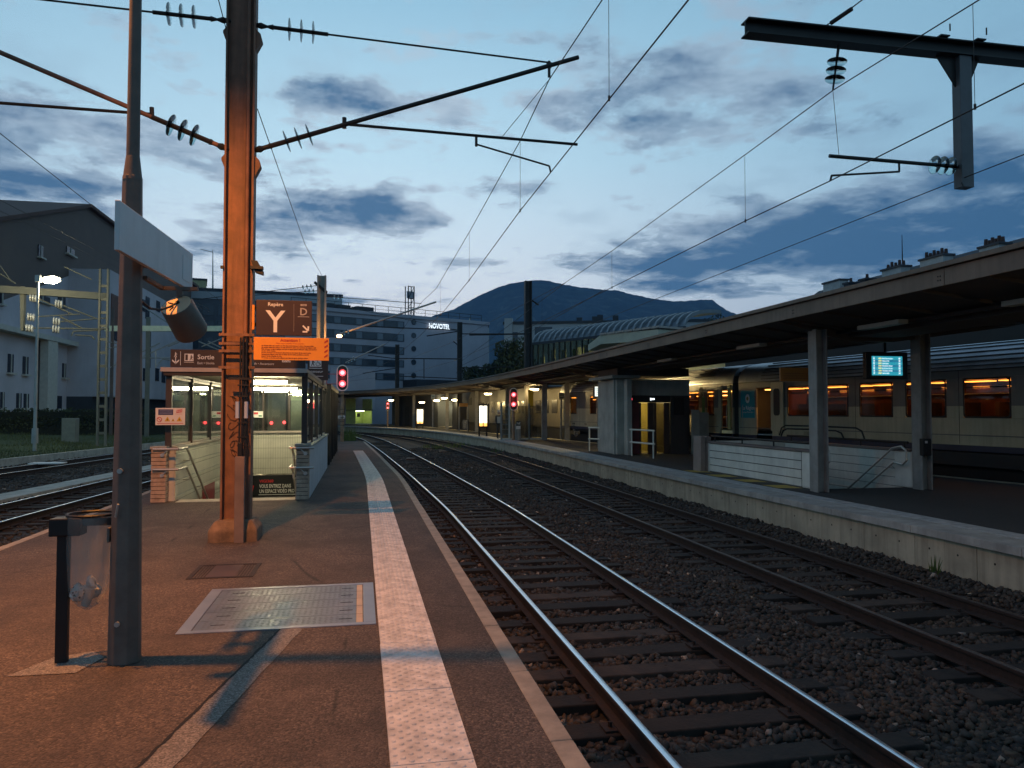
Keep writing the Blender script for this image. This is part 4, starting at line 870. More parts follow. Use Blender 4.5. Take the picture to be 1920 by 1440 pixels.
cx = (a[0]+b_[0])/2-.06; MB().box(cx-.15, cx+.15, 20.996, 21, b_[2]+.36, b_[2]+.58).build('icon_ground', WHITE, LSN); mb = MB(); man(mb, cx-.07, 20.994, b_[2]+.38, .18); chair_icon(mb, cx+.06, 20.992, b_[2]+.38, .17); mb.build('icon_figure', MATS['sign_black'], LSN)
MB().box(cx-.17, cx+.17, 20.996, 21, b_[2]+.31, b_[2]+.325).build('rule', WHITE, LSN); text('lettering', 'Ascenseur', .10, (cx-.23, 20.998, b_[2]+.20), WHITE, LSN)
MB().box(cx-.1, cx+.2, 20.996, 21, b_[2]+.10, b_[2]+.112).build('rule', WHITE, LSN)
MB().box(-1.0, -.97, 21.02, 21.05, 2.4, a[2]).build('stem', FRAME, LSN)
# safety notice
SN = thing('safety_notice', 'white safety notice with logo and warning pictograms on the shelter post', 'notice', (-3.49, 15.2, 1.45))
MB().box(-3.75, -3.23, 15.34, 15.352, 1.45, 1.77).build('panel', mat('notice_white', (.72, .66, .60), .5, var=.03), SN, bevel=.004)
MB().box(-3.70, -3.44, 15.336, 15.34, 1.64, 1.745).build('blue_box', mat('notice_blue', (.03, .035, .12), .5, var=0), SN)
for k in range(3): MB().box(-3.68, -3.46, 15.334, 15.336, 1.665+k*.025, 1.672+k*.025).build('blue_print', mat('print_pale', (.3, .3, .4), .5, var=0), SN)
MB().prism([(-3.385, 15.338, 1.68), (-3.38, 15.338, 1.735), (-3.28, 15.338, 1.745), (-3.285, 15.338, 1.69)], (0, -.003, 0)).build('red_logo', mat('logo_red', (.55, .02, .04), .5, var=0), SN); text('logo_lettering', 'SNCF', .038, (-3.333, 15.333, 1.698), WHITE, SN, align='CENTER', bold=.001)
MB().box(-3.40, -3.29, 15.337, 15.34, 1.655, 1.66).build('logo_rule', MATS['logo_red'], SN)
mb = MB(); cc = Vector((-3.68, 15.338, 1.555)); mb.tube([(cc.x+.042*math.cos(k*math.pi/8), cc.y, cc.z+.042*math.sin(k*math.pi/8)) for k in range(17)], .006, 5); mb.tube([(cc.x-.03, cc.y, cc.z+.03), (cc.x+.03, cc.y, cc.z-.03)], .005, 5); mb.build('prohibition_mark', MATS['logo_red'], SN)
YEL = mat('warning_yellow', (.62, .38, .03), .5, var=0)
for x, s in ((-3.54, .05), (-3.44, .03), (-3.33, .05)):
    tt = MB().prism([(x-s, 15.338, 1.52), (x+s, 15.338, 1.52), (x, 15.338, 1.52+s*1.8)], (0, -.002, 0)).build('warning_triangle', YEL, SN); MB().box(x-.006, x+.006, 15.333, 15.336, 1.535, 1.535+s*.7).build('warning_mark', BLACK, tt)
MB().box(-3.72, -3.26, 15.337, 15.34, 1.478, 1.488).build('red_rule', MATS['logo_red'], SN)
MB().box(-3.64, -3.58, 15.352, 15.585, 1.58, 1.62).build('bracket', DARKST, SN)
N2 = thing('small_notice', 'small white and red notice on the back glazing of the shelter', 'notice', (-2.6, 23.9, 1.6))
a = PY(474, 771, 23.9); b_ = PY(493, 783, 23.9); MB().box(a[0], b_[0], 23.9, 23.92, b_[2], a[2]).build('panel', WHITE, N2); MB().box(a[0]+.03, a[0]+.15, 23.897, 23.9, a[2]-.09, a[2]-.03).build('red_box', MATS['logo_red'], N2); MB().box(a[0]+.17, b_[0]-.03, 23.897, 23.9, b_[2]+.03, b_[2]+.07).build('green_box', mat('notice_green', (.05, .2, .1), .5, var=0), N2)
# ---- lift housing behind the stairs
LF = thing('lift_housing', 'dark steel and glass lift housing behind the stair shelter', 'lift', (-1.9, 29, 0))
LFR = mat('lift_frame', (.022, .018, .017), .45, .4, var=.15); DGL = glass('dark_glass', (.30, .30, .28), 1.0)
for x in (-3.2, -1.0):
    for y in (25.2, 26.6, 28.2, 29.9, 31.6, 33.2): MB().box(x-.06, x+.06, y-.06, y+.06, 0, 2.42).build('post', LFR, LF)
    for a, b in zip((25.2, 26.6, 28.2, 29.9, 31.6), (26.6, 28.2, 29.9, 31.6, 33.2)): MB().box(x-.012, x+.012, a+.07, b-.07, .1, 2.3).build('pane', DGL, LF)
MB().box(-3.3, -.92, 25.1, 33.3, 2.42, 2.56).build('roof', LFR, LF)
MB().box(-3.12, -1.07, 33.0, 33.1, 0, 2.42).build('rear_wall', LFR, LF); MB().box(-2.9, -2.35, 25.5, 25.6, 0, 2.4).build('control_panel', mat('panel_grey', (.16, .15, .13), .5, var=.1), LF)
MB().box(-2.2, -1.45, 25.5, 25.6, 2.05, 2.2).build('door_head', mat('door_head_steel', (.5, .48, .35), .4, .5, var=.1), LF)
for x in (-2.2, -1.82): MB().box(x+.01, x+.36, 25.52, 25.56, .02, 2.05).build('door_leaf', mat('lift_door_steel', (.25, .24, .20), .35, .7, var=.1), LF)
for px, py in ((509, 793), (533, 792)):
    p = PY(px, py, 25.45); d = MB().lathe((p[0], 25.45, p[2]), (0, -1, 0), [(0, .05), (.02, .045), (.03, .02)], 12).build('red_reflection', emis('red_reflection_glow', (1, .03, .04), 6), LF, smooth=True)  # glowing discs stand in for red light reflections in the glazing
tube_l = MB().box(-2.4, -1.5, 29.4, 29.5, 2.30, 2.34).build('ceiling_tube', TUBE, LF)
# ---- red signal at the platform end
SIGB = mat('signal_black', (.012, .011, .011), .5, var=.1); REDL = emis('signal_red', (1, .06, .07), 14); POST = mat('signal_post', (.36, .24, .15), .7, var=.3, vscale=4, streak=.3)
RIM = mat('signal_rim', (.88, .82, .72), .5, var=.05)
def capsule(cx, cy, z0, z1, r, n=10):
    pts = [(cx+r*math.cos(a), cy, z1-r+r*math.sin(a)) for a in np.linspace(0, math.pi, n)]+[(cx+r*math.cos(a), cy, z0+r+r*math.sin(a)) for a in np.linspace(math.pi, 2*math.pi, n)]
    return pts
def signal(x, y, z0, z1, r, base, label, plates=()):
    G = thing('railway_signal', label, 'signal', (x, y, base), 'red railway signals')
    h = MB().prism(capsule(x, y, z0, z1, r), (0, .06, 0)).build('head_plate', SIGB, G)
    o = capsule(x, y-.004, z0, z1, r*1.0); i = capsule(x, y-.004, z0+r*.2, z1-r*.2, r*.80); n = len(o); m = MB()
    m.add(o+i, [(k, (k+1) % n, n+(k+1) % n, n+k) for k in range(n)]); m.build('white_rim', RIM, h)
    H = z1-z0
    for f in (.70, .28):
        zz = z0+H*f; MB().lathe((x, y-.01, zz), (0, -1, 0), [(0, r*.36), (.02, r*.36), (.05, r*.25), (.055, .01)], 14).build('red_lamp', REDL, h, smooth=True)
        MB().lathe((x, y-.01, zz), (0, -1, 0), [(0, r*.62), (.006, r*.62)], 16).build('lens_glow', emis('lens_red_glow', (1, .01, .015), .55), h)
        pts = [(x+r*.55*math.cos(a), zz+r*.55*math.sin(a)) for a in np.linspace(.3, math.pi-.3, 9)]; m = MB()
        m.add([(a, y-.02-d, c) for (a, c) in pts for d in (0, .22)], [(2*k, 2*k+1, 2*k+3, 2*k+2) for k in range(8)]); m.build('hood', SIGB, h)
    MB().box(x-r*.3, x+r*.3, y+.01, y+.25, z0-.02, z0+H*.4).build('mounting', SIGB, G)
    MB().cyl((x, y+.14, base), (x, y+.14, z0+.3), .09, n=12).build('post', POST, G, smooth=True)
    light('signal_light', 'POINT', (x, y-.30, z0+H*.49), 3, (1, .05, .05), G, .03)
    return G
G1 = signal(-1.0, 43.6, 2.80, 4.27, .32, 0, 'tall red signal with two lit lamps at the end of the near platform')
MB().box(-1.34, -.66, 43.4, 43.9, 2.62, 2.68).build('platform_ledge', POST, G1); MB().box(-1.22, -.85, 43.66, 43.68, 1.28, 1.45).build('number_plate', WHITE, G1); text('plate_lettering', 'C 47', .14, (-1.035, 43.655, 1.31), BLACK, G1, align='CENTER')
MB().tube([(-1.32, 43.7, 3.2), (-1.85, 43.7, 3.2), (-1.85, 43.7, 3.75), (-1.32, 43.7, 3.75)], .02, 6).build('ladder_guard', mat('guard_red', (.45, .08, .04), .6, var=.1), G1)
for k in range(5): MB().box(-1.12, -.88, 43.62, 43.65, .9+k*.22, .93+k*.22).build('rung', DARKST, G1)
one(MB().box(-1.62, -1.25, 43.2, 43.5, 0, 1.05), 'relay_box', mat('relay_cream', (.50, .36, .26), .7, var=.1), 'small cream equipment box at the foot of the near signal', 'cabinet', bevel=.02)
TP = thing('triangle_plate', 'dark triangular pictogram plate beside the near signal post', 'sign', (-1.75, 40, 1.8)); a = PY(627, 746, 40); b_ = PY(640, 760, 40)
MB().box(a[0], b_[0], 40, 40.03, b_[2], a[2]).build('panel', mat('plate_grey', (.10, .10, .10), .5, var=.1), TP); MB().prism([(a[0]+.06, 39.998, b_[2]+.12), (b_[0]-.06, 39.998, b_[2]+.12), ((a[0]+b_[0])/2, 39.998, a[2]-.04)], (0, -.003, 0)).build('triangle', BLACK, TP); MB().box(a[0]+.1, a[0]+.14, 40.03, 40.06, 0, a[2]).build('stem', DARKST, TP)
# ---- second mast behind the shelter
CONCM = mat('mast_concrete', (.32, .32, .28), .8, var=.2, vscale=2, streak=.3)
def far_mast(x, y, top, w, label, matl=None):
    M = thing('catenary_mast', label, 'catenary mast', (x, y, 0), 'distant catenary masts')
    MB().box(x-w, x-w*.65, y-w, y+w, 0, top).build('flange', matl or DARKST, M); MB().box(x+w*.65, x+w, y-w, y+w, 0, top).build('flange', matl or DARKST, M); MB().box(x-w*.65, x+w*.65, y-w*.2, y+w*.2, 0, top).build('web', matl or DARKST, M); return M
M2 = far_mast(-1.68, 34, 7.55, .19, 'second catenary mast, pale, rising behind the shelter signs', CONCM)
def arm(M, a, b, r=.03, nm='tube', disc=None, dr=.1):
    p = MB().cyl(a, b, r, n=8).build(nm, STEELW if r > .02 else DARKST, M, smooth=True)
    if disc:
        a = Vector(a); d = (Vector(b)-a).normalized()
        for k in range(3): MB().lathe(a+d*(disc+.17*k), d, [(0, .03), (.02, dr), (.05, dr*.9), (.07, .03)], 10).build('insulator_disc', GLASSI, p)
    return p
arm(M2, PY(632, 628, 34), PY(818, 566, 34), .04, 'diagonal_tube', .1, .13); arm(M2, PY(612, 556, 34), PY(790, 569, 34), .014, 'tie_rod', .3); arm(M2, PY(598, 535, 34), PY(330, 566, 34), .014, 'tie_rod', .3); arm(M2, PY(598, 545, 34), PY(440, 556, 34), .014, 'tie_rod', .2)
MB().prism([PY(588, 530, 33.9), PY(591, 527, 33.9), PY(614, 546, 33.9), PY(612, 552, 33.9)], (0, .2, 0)).build('cross_arm', DARKST, M2)
arm(M2, PY(648, 680, 40), PY(722, 645, 40), .03, 'lower_tube', .1)
LG = thing('amber_lamp', 'small glowing amber lamp on the bracket of the second mast', 'lamp', PY(634, 629, 33.6)); MB().lathe(PY(631, 630, 33.6), (1, 0, 0), [(0, .02), (.03, .07), (.2, .07), (.24, .02)], 10).build('bulb', emis('amber_glow', (1, .5, .25), 5), LG, smooth=True); light('amber_light', 'POINT', PY(634, 633, 33.3), 130, (1, .40, .10), LG, .06)
# ================================================================== FAR PLATFORM
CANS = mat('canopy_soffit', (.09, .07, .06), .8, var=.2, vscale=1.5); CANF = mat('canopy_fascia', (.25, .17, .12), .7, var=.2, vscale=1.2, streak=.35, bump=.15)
ZINC = mat('zinc_roof', (.26, .27, .28), .5, .5, var=.2, vscale=1.5); COLM = mat('column_grey', (.30, .29, .27), .6, .1, var=.2, vscale=3, streak=.3)
CP = thing('platform_canopy', 'long brown butterfly canopy over the far platform', 'canopy', (11, 20, 0))
cpath = [(edge2(y), y) for y in stations(-10, 96, 2)]
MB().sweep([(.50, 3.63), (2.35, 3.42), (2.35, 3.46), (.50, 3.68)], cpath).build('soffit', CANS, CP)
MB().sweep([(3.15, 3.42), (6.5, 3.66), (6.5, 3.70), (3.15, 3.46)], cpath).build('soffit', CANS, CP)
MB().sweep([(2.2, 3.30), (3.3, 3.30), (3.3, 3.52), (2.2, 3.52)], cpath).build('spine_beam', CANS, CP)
MB().sweep([(.44, 3.90), (2.75, 3.60), (6.56, 3.92), (6.56, 3.96), (2.75, 3.64), (.44, 3.955)], cpath).build('roof', ZINC, CP)
y = -10
while y < 94:
    L = 4.0; pa = [(edge2(v), v) for v in stations(y, y+L-.012, 2)]
    f = MB().sweep([(.46, 3.60), (.50, 3.60), (.50, 3.86), (.46, 3.86)], pa).build('fascia_panel', CANF, CP, bevel=.004)
    for k in range(4): MB().box(edge2(y)+.452, edge2(y)+.462, y+.06+.05*(k % 2), y+.075+.05*(k % 2), 3.68+.06*(k//2), 3.70+.06*(k//2)).build('rivet', DARKST, f)
    y += L
MB().sweep([(.40, 3.875), (.52, 3.875), (.52, 3.945), (.40, 3.945)], [(edge2(v), v) for v in stations(-10, 46, 2)]).build('gutter', CANF, CP)
for y in (-1, 6.9, 14.8, 33.5, 43.5, 52.5, 61, 69.5, 78):
    e0 = edge2(y)
    for k, o in enumerate((1.45, 3.95)):
        x = e0+o; w = .13
        if y > 30 and k == 0: x = e0+2.6
        if y > 50 and k: continue
        c = MB().box(x-w, x+w, y-.11, y-.085, 0, 3.44).box(x-w, x+w, y+.085, y+.11, 0, 3.44).box(x-.012, x+.012, y-.085, y+.085, 0, 3.44)
        if y < 30:
            c = MB(); c.box(x-w, x-w+.03, y-.15, y+.15, 0, 3.45).box(x+w-.03, x+w, y-.15, y+.15, 0, 3.45).box(x-w+.03, x+w-.03, y-.02, y+.02, 0, 3.45)
        c.build('column', COLM, CP)
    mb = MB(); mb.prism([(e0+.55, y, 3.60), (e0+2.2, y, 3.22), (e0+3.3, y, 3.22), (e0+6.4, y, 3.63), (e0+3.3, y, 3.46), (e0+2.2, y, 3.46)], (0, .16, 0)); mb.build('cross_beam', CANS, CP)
for i, y in enumerate(np.arange(-4, 90, 1.32)): 
    for a, b in ((.52, 2.2), (3.3, 6.1)):
        e0 = edge2(y); mb = MB(); z0, z1 = (3.625, 3.43) if a < 1 else (3.425, 3.655)
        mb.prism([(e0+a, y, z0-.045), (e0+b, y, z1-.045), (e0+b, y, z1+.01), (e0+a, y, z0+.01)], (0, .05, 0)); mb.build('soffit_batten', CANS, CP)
MB().sweep([(1.9, 3.36), (2.05, 3.36), (2.05, 3.42), (1.9, 3.42)], cpath).build('cable_tray', DARKST, CP)
for y in (9.5, 13, 18, 23.5): e0 = edge2(y); MB().box(e0+1.55, e0+1.75, y-.6, y+.6, 3.32, 3.40).build('unlit_lamp', mat('unlit_lamp', (.35, .34, .30), .5, var=.1), CP)
# lamps under the canopy
WARM = emis('warm_lamp', (1, .80, .42), 16)
def canopy_lamp(px, py, y, power, label, w=.55):
    x, y, z = PY(px, py, y); z = min(z, 3.3)
    L = thing('canopy_lamp', label, 'lamp', (x, y, z), 'lit lamps under the far canopy')
    MB().box(x-.10, x+.10, y-w/2-.03, y+w/2+.03, z+.06, z+.13).build('housing', ALU, L)
    mb = MB(); mb.v = [(x-w*.5, y-.12, z+.06), (x+w*.5, y-.12, z+.06), (x+w*.5, y+.12, z+.06), (x-w*.5, y+.12, z+.06), (x-w*.36, y-.07, z-.05), (x+w*.36, y-.07, z-.05), (x+w*.36, y+.07, z-.05), (x-w*.36, y+.07, z-.05)]
    mb.f = [(0, 1, 2, 3), (7, 6, 5, 4), (0, 4, 5, 1), (1, 5, 6, 2), (2, 6, 7, 3), (3, 7, 4, 0)]; mb.m = [0]*6; mb.build('diffuser', WARM, L)
    light('canopy_light', 'POINT', (x, y, z-.10), power, (1, .72, .30), L, .045)
canopy_lamp(1002, 731, 47, 230, 'lit canopy lamp beside the yellow column'); canopy_lamp(915, 739, 56, 200, 'lit canopy lamp above the grey train nose')
canopy_lamp(833, 747, 66, 170, 'lit canopy lamp left of the bright station doorway'); canopy_lamp(791, 755, 72, 160, 'lit canopy lamp above the left light box'); canopy_lamp(733, 751, 78, 200, 'lit canopy lamp nearest the far end of the canopy'); canopy_lamp(1214, 706, 32.0, 260, 'canopy lamp behind the lift tower shining on the coaches'); canopy_lamp(2500, 655, 7.0, 16, 'canopy lamp near the viewer, past the right edge of the stairs')
# ---- stair parapets on the far platform
FL = mat('fluted_panel', (.74, .71, .63), .7, var=.12, vscale=2, streak=.15); CAPS = mat('parapet_cap', (.17, .13, .115), .6, var=.15)
SP = thing('stair_parapet', 'white fluted parapet around the stairs on the far platform', 'parapet', (10.9, 17.8, 0))
def fluted(x, y0, y1, z0, z1, s, parent, name='fluted_course'):
    mb = MB(); n = int((y1-y0)/.045); vs = []
    for i in range(n+1):
        y = y0+(y1-y0)*i/n
        for dy, dd in ((0, 0), (.010, -.010), (.030, -.010), (.040, 0)): vs.append((x+s*(-dd), min(y+dy, y1)))
    m = len(vs); mb.v = [(a, b, z0) for a, b in vs]+[(a, b, z1) for a, b in vs]; mb.f = [(i, i+1, m+i+1, m+i) for i in range(m-1)]; mb.m = [0]*len(mb.f)
    return mb.build(name, FL, parent)
def parapet(xo, xi, y0, y1):
    w = MB().box(min(xo, xi)+.025, max(xo, xi)-.025, y0, y1, -2.2, .80).build('wall_core', mat('joint_dark', (.16, .15, .13), .9, var=.1), SP); s = -1 if xo < xi else 1
    zz = [.02, .20, .40, .60, .80]
    for a, b in zip(zz[:-1], zz[1:]): fluted(xo-s*.012, y0+.55, y1, a+.010, b-.010, s, w)
    for k in range(9): fluted(xi+s*.012, y0+.05, y1, .80-(k+1)*.2+.006, .80-k*.2-.006, -s, w)
    MB().box(xo, xi, y0-.03, y0+.54, 0, .815).build('end_post', FL, w, bevel=.04)
    MB().box(min(xo, xi)-.03, max(xo, xi)+.03, y0, y1+.05, .805, .86).build('cap', CAPS, SP, bevel=.008)
    for k in range(4): MB().cyl(((xo+xi)/2, y0+.3+k*(y1-y0-.5)/3, .86), ((xo+xi)/2, y0+.3+k*(y1-y0-.5)/3, .985), .02, n=8).build('rail_post', DARKST, SP)
    MB().tube([((xo+xi)/2, y0+.2, 1.0), ((xo+xi)/2, y1, 1.0)], .03, 10).build('top_rail', DARKST, SP, smooth=True)
parapet(9.68, 9.87, 15.12, 20.3); parapet(12.22, 12.03, 15.12, 20.3)
MB().box(9.68, 12.22, 20.3, 20.46, -2.2, .86).build('end_wall', FL, SP)
for i in range(12): MB().box(9.88, 12.02, 15.3+i*.3, 15.6+i*.3, -2.3, -.02-(i+1)*.165).build('step', STEP, SP)
mb = MB()
for x in (9.45, 9.62):
    MB().prism([(x, 20.35, 0), (x+.15, 20.35, 0), (x+.15, 20.35, .98), (x+.02, 20.35, 1.0)], (0, .5, 0)).build('end_pillar', mat('pillar_brown', (.26, .20, .17), .7, var=.2), SP)
def arch(y0, y1, x, z, h): return [(x, y0, z), (x, y0+.12, z+h*.75), (x, y0+.35, z+h), (x, (y0+y1)/2, z+h*1.04), (x, y1-.35, z+h), (x, y1-.12, z+h*.75), (x, y1, z)]
MB().tube(arch(17.6, 20.6, 12.1, .98, .22), .022, 8).build('hoop_rail', DARKST, SP, smooth=True); MB().tube(arch(17.2, 21.2, 12.4, .98, .30), .022, 8).build('hoop_rail', DARKST, SP, smooth=True)
def loop(x, label):
    Hh = thing('handrail', label, 'handrail', (x, 15.2, 0)); MB().tube([(x, 18.0, -.75), (x, 15.55, .86), (x, 15.25, .92), (x, 15.10, .84), (x, 15.08, .62), (x, 15.2, .52), (x, 15.5, .55), (x, 18.0, -1.05)], .024, 8).build('rail', HR, Hh, smooth=True)
    for yy in (15.6, 16.6): MB().tube([(x, yy, .55-(yy-15.5)*.65), (x+.08, yy, .48-(yy-15.5)*.65)], .012, 6).build('bracket', HR, Hh)
loop(10.0, 'looped steel handrail just right of the first canopy column'); loop(11.9, 'looped steel handrail at the second canopy column')
# ---- lift tower
LT = thing('lift_tower', 'grey concrete lift tower with lit glass doors on the far platform', 'lift', (11.2, 29.5, 0))
LTC = mat('lift_concrete', (.42, .40, .35), .85, var=.2, vscale=1.4, bump=.25, streak=.3)
MB().box(9.85, 10.32, 28.75, 31.2, 0, 2.95).build('side_wall', LTC, LT, bevel=.02); MB().box(10.12, 10.32, 28.3, 28.72, 0, 2.95).build('pier', LTC, LT, bevel=.015); MB().box(9.78, 9.86, 28.9, 29.0, 0, 3.0).build('downpipe', LTC, LT)
MB().box(10.32, 12.9, 28.75, 31.2, 2.32, 2.95).build('lintel_wall', LTC, LT); MB().box(9.55, 10.7, 28.4, 31.5, 2.98, 3.10).build('cap_slab', LTC, LT, bevel=.01); MB().box(9.9, 12.9, 28.8, 31.3, 3.10, 3.4).build('head_block', CANS, LT)
MB().box(12.1, 12.9, 28.75, 31.2, 0, 2.32).build('dark_wall', mat('lift_dark', (.05, .042, .038), .6, var=.15), LT); MB().box(10.32, 12.1, 28.80, 28.86, 2.05, 2.32).build('door_header', BLACK, LT)
MB().box(10.34, 10.80, 28.82, 28.88, 0, 2.05).build('red_panel', mat('lift_red', (.14, .028, .03), .5, var=.15), LT); MB().box(10.8, 12.1, 29.4, 31.1, 0, .02).build('cab_floor', STEP, LT)
MB().box(10.8, 12.1, 31.0, 31.05, 0, 2.3).build('cab_rear', mat('cab_wall', (.55, .48, .25), .5, var=.1), LT)
for a, b in ((10.80, 11.42), (11.44, 12.08)):
    l_ = MB().box(a, a+.09, 28.84, 28.90, 0, 2.03).box(b-.24, b, 28.84, 28.90, 0, 2.03).build('door_leaf', mat('lift_brown_door', (.07, .045, .035), .5, .2, var=.15), LT); MB().box(a+.09, b-.24, 28.86, 28.87, 0.05, 2.0).build('door_pane', glass('lift_glass', (.8, .75, .5)), l_)
MB().box(11.0, 11.9, 29.6, 30.5, 2.25, 2.29).build('cab_lamp', emis('cab_glow', (1, .82, .40), 7), LT); light('cab_light', 'POINT', (11.45, 29.9, 2.15), 16, (1, .78, .35), LT, .05)
MB().box(10.43, 10.50, 28.78, 28.80, 2.14, 2.21).build('red_indicator', emis('red_dot', (1, .05, .08), 3), LT); MB().box(11.26, 11.30, 28.78, 28.80, 2.13, 2.22).box(11.33, 11.43, 28.78, 28.80, 2.15, 2.21).build('floor_display', emis('white_dot', (.9, 1, 1), 2.5), LT)
MB().box(12.2, 12.65, 28.70, 28.74, 1.55, 2.25).build('notice_panel', BLACK, LT); MB().box(12.85, 13.15, 28.4, 28.5, 0, 1.75).build('pale_post', LTC, LT); MB().box(13.15, 13.55, 28.4, 28.5, 0, 1.65).build('screen_wall', mat('screen_grey', (.30, .28, .24), .7, var=.15), LT)
WR = mat('white_rail', (.75, .72, .62), .5, var=.06)
def railing(pts, label):
    G = thing('guard_railing', label, 'railing', pts[0], 'white railings by the lift tower')
    a, b = Vector(pts[0]), Vector(pts[1])
    for z in (1.0, .52): MB().cyl(a+Vector((0, 0, z))-(b-a)*.08, b+Vector((0, 0, z))+(b-a)*.05, .032, n=8).build('rail', WR, G, smooth=True)
    for p in (a, b): MB().cyl(p, p+Vector((0, 0, 1.0)), .030, n=8).build('post', WR, G, smooth=True)
railing([(9.6, 31.6, 0), (9.9, 30.95, 0)], 'white tubular railing left of the lift tower'); MB
railing([(10.15, 27.9, 0), (10.35, 26.2, 0)], 'white tubular railing right of the lift tower pier')
# ---- signs and screens under the canopy
TVG = emis('screen_teal', (.02, .42, .55), .75)
TV = thing('departure_screen', 'hanging departures screen with teal rows near the second column', 'screen', (12.1, 15.9, 2.5))
MB().box(11.62, 12.72, 16.02, 16.16, 2.46, 3.10).build('casing', BLACK, TV, bevel=.01); MB().box(11.76, 12.56, 16.00, 16.018, 2.55, 3.00).build('display', TVG, TV)
TW_ = emis('screen_white', (.75, .95, 1), 1.1); TB = emis('screen_blue', (.01, .20, .36), .7); TY = emis('screen_yellow', (.9, .85, .3), 1.0)
for k, s in enumerate(('Paris Gare de Lyon', 'Valence Ville', 'Annemasse', 'Chambéry-Challes', 'La Roche s/ Foron', 'Chambéry-Challes', 'Valence Ville')):
    z = 2.935-k*.058
    if k % 2: MB().box(11.77, 12.55, 15.996, 15.999, z-.014, z+.034).build('row', TB, TV)
    text('row_lettering', s, .036, (12.02, 15.993, z), TW_, TV, bold=.0008); MB().box(11.92, 12.0, 15.992, 15.995, z+.002, z+.024).build('time', TY, TV); MB().box(11.79, 11.82, 15.992, 15.995, z, z+.028).build('bullet', TW_, TV); MB().box(12.46, 12.5, 15.992, 15.995, z, z+.028).build('platform_mark', TW_, TV)
MB().cyl((12.17, 16.09, 3.1), (12.17, 16.09, 3.5), .03, n=8).build('hanger', BLACK, TV)
T2 = thing('information_screen', 'small bright screen left of the lift tower', 'screen', PY(1128, 734, 33)); a = PY(1113, 722, 33); b_ = PY(1146, 747, 33)
MB().box(a[0], b_[0], 33, 33.12, b_[2], a[2]).build('casing', BLACK, T2); MB().box(a[0]+.06, a[0]+.34, 32.98, 33, b_[2]+.09, a[2]-.07).build('left_page', emis('page_white', (.75, .95, 1), .95), T2); MB().box(a[0]+.34, b_[0]-.06, 32.98, 33, b_[2]+.09, a[2]-.07).build('right_page', emis('page_blue', (.15, .6, .85), .8), T2)
for k in range(4): MB().box(a[0]+.09, a[0]+.26, 32.975, 32.98, b_[2]+.16+k*.09, b_[2]+.18+k*.09).build('text_line', mat('line_grey', (.1, .25, .35), .5, var=0), T2)
MB().cyl(((a[0]+b_[0])/2, 33.06, a[2]), ((a[0]+b_[0])/2, 33.06, 3.5), .03, n=8).build('hanger', BLACK, T2)
OS = thing('orange_sign', 'unlit orange platform sign left of the first canopy column', 'sign', (9.0, 14.9, 2.5)); a = PY(1463, 689, 15.5); b_ = PY(1534, 715, 15.5)
MB().box(a[0], b_[0], 15.5, 15.55, b_[2], a[2]).build('panel', mat('dull_orange', (.30, .11, .015), .5, var=.08), OS, bevel=.004); MB().box(b_[0], b_[0]+.1, 15.51, 15.54, b_[2]+.08, a[2]-.05).build('bracket', BLACK, OS)
for k in range(3): MB().box(a[0]+.06, b_[0]-.1, 15.495, 15.5, b_[2]+.06+k*.05, b_[2]+.072+k*.05).build('print_line', mat('orange_print', (.16, .05, .01), .6, var=0), OS)
PH = thing('help_phone', 'small black call box on the second canopy column', 'call box', (11.95, 14.5, 1.0)); MB().box(11.86, 12.06, 14.5, 14.63, .75, 1.12).build('box', BLACK, PH, bevel=.015); MB().box(11.90, 11.96, 14.495, 14.5, 1.02, 1.07).build('label_plate', GREY, PH)
# ---- signals further along, shelter glass, light boxes
signal(*(PY(963, 785, 43.5)[0:1]), 43.5, PY(963, 770, 43.5)[2], PY(963, 727, 43.5)[2], .24, 0, 'red signal with two lit lamps in front of the glass screens')
signal(PY(727, 770, 84)[0], 84, PY(727, 770, 84)[2], PY(727, 751, 84)[2], .17, 0, 'tiny distant red signal under the far end of the canopy')
NF = thing('black_plate', 'small black plate lettered Nf on a short post', 'sign', (PY(972, 800, 43.2)[0], 43.2, 0)); a = PY(968, 789, 43.2); b_ = PY(976, 798, 43.2)
MB().box(a[0], b_[0], 43.2, 43.23, b_[2], a[2]).build('panel', BLACK, NF); text('lettering', 'Nf', .2, ((a[0]+b_[0])/2, 43.198, b_[2]+.06), WHITE, NF, align='CENTER', bold=.003); MB().box(a[0], b_[0], 43.2, 43.23, b_[2]-.2, b_[2]-.02).build('lower_plate', WHITE, NF); MB().box((a[0]+b_[0])/2-.03, (a[0]+b_[0])/2+.03, 43.23, 43.28, 0, a[2]).build('post', STEELW, NF)
one(MB().box(PY(966, 800, 43.6)[0], PY(976, 800, 43.6)[0], 43.5, 43.8, 0, .95), 'signal_cabinet', mat('cabinet_grey', (.30, .30, .26), .6, var=.15), 'grey cabinet behind the black Nf plate', 'cabinet', bevel=.02)
GS = thing('platform_shelter', 'glass windscreen shelter behind the middle red signal', 'shelter', (9.5, 45, 0)); SG = glass('screen_glass', (.72, .70, .60), 1.0, .25)
xs_ = [PY(p, 800, 45)[0] for p in (940, 955, 992, 1017)]
for x in xs_: MB().box(x-.05, x+.05, 44.95, 45.05, 0, 2.15).build('post', WR if x == xs_[1] or x == xs_[3] else COLM, GS)
for a, b in zip(xs_[:-1], xs_[1:]):
    MB().box(a+.05, b-.05, 44.99, 45.01, .08, 2.0).build('pane', SG, GS); MB().box(a+.05, b-.05, 44.97, 45.03, 0, .08).build('bottom_rail', WR, GS)
for k in range(6): MB().box(xs_[0]+.06, xs_[1]-.06, 44.98, 45.02, .3+k*.3, .33+k*.3).build('slat', COLM, GS)
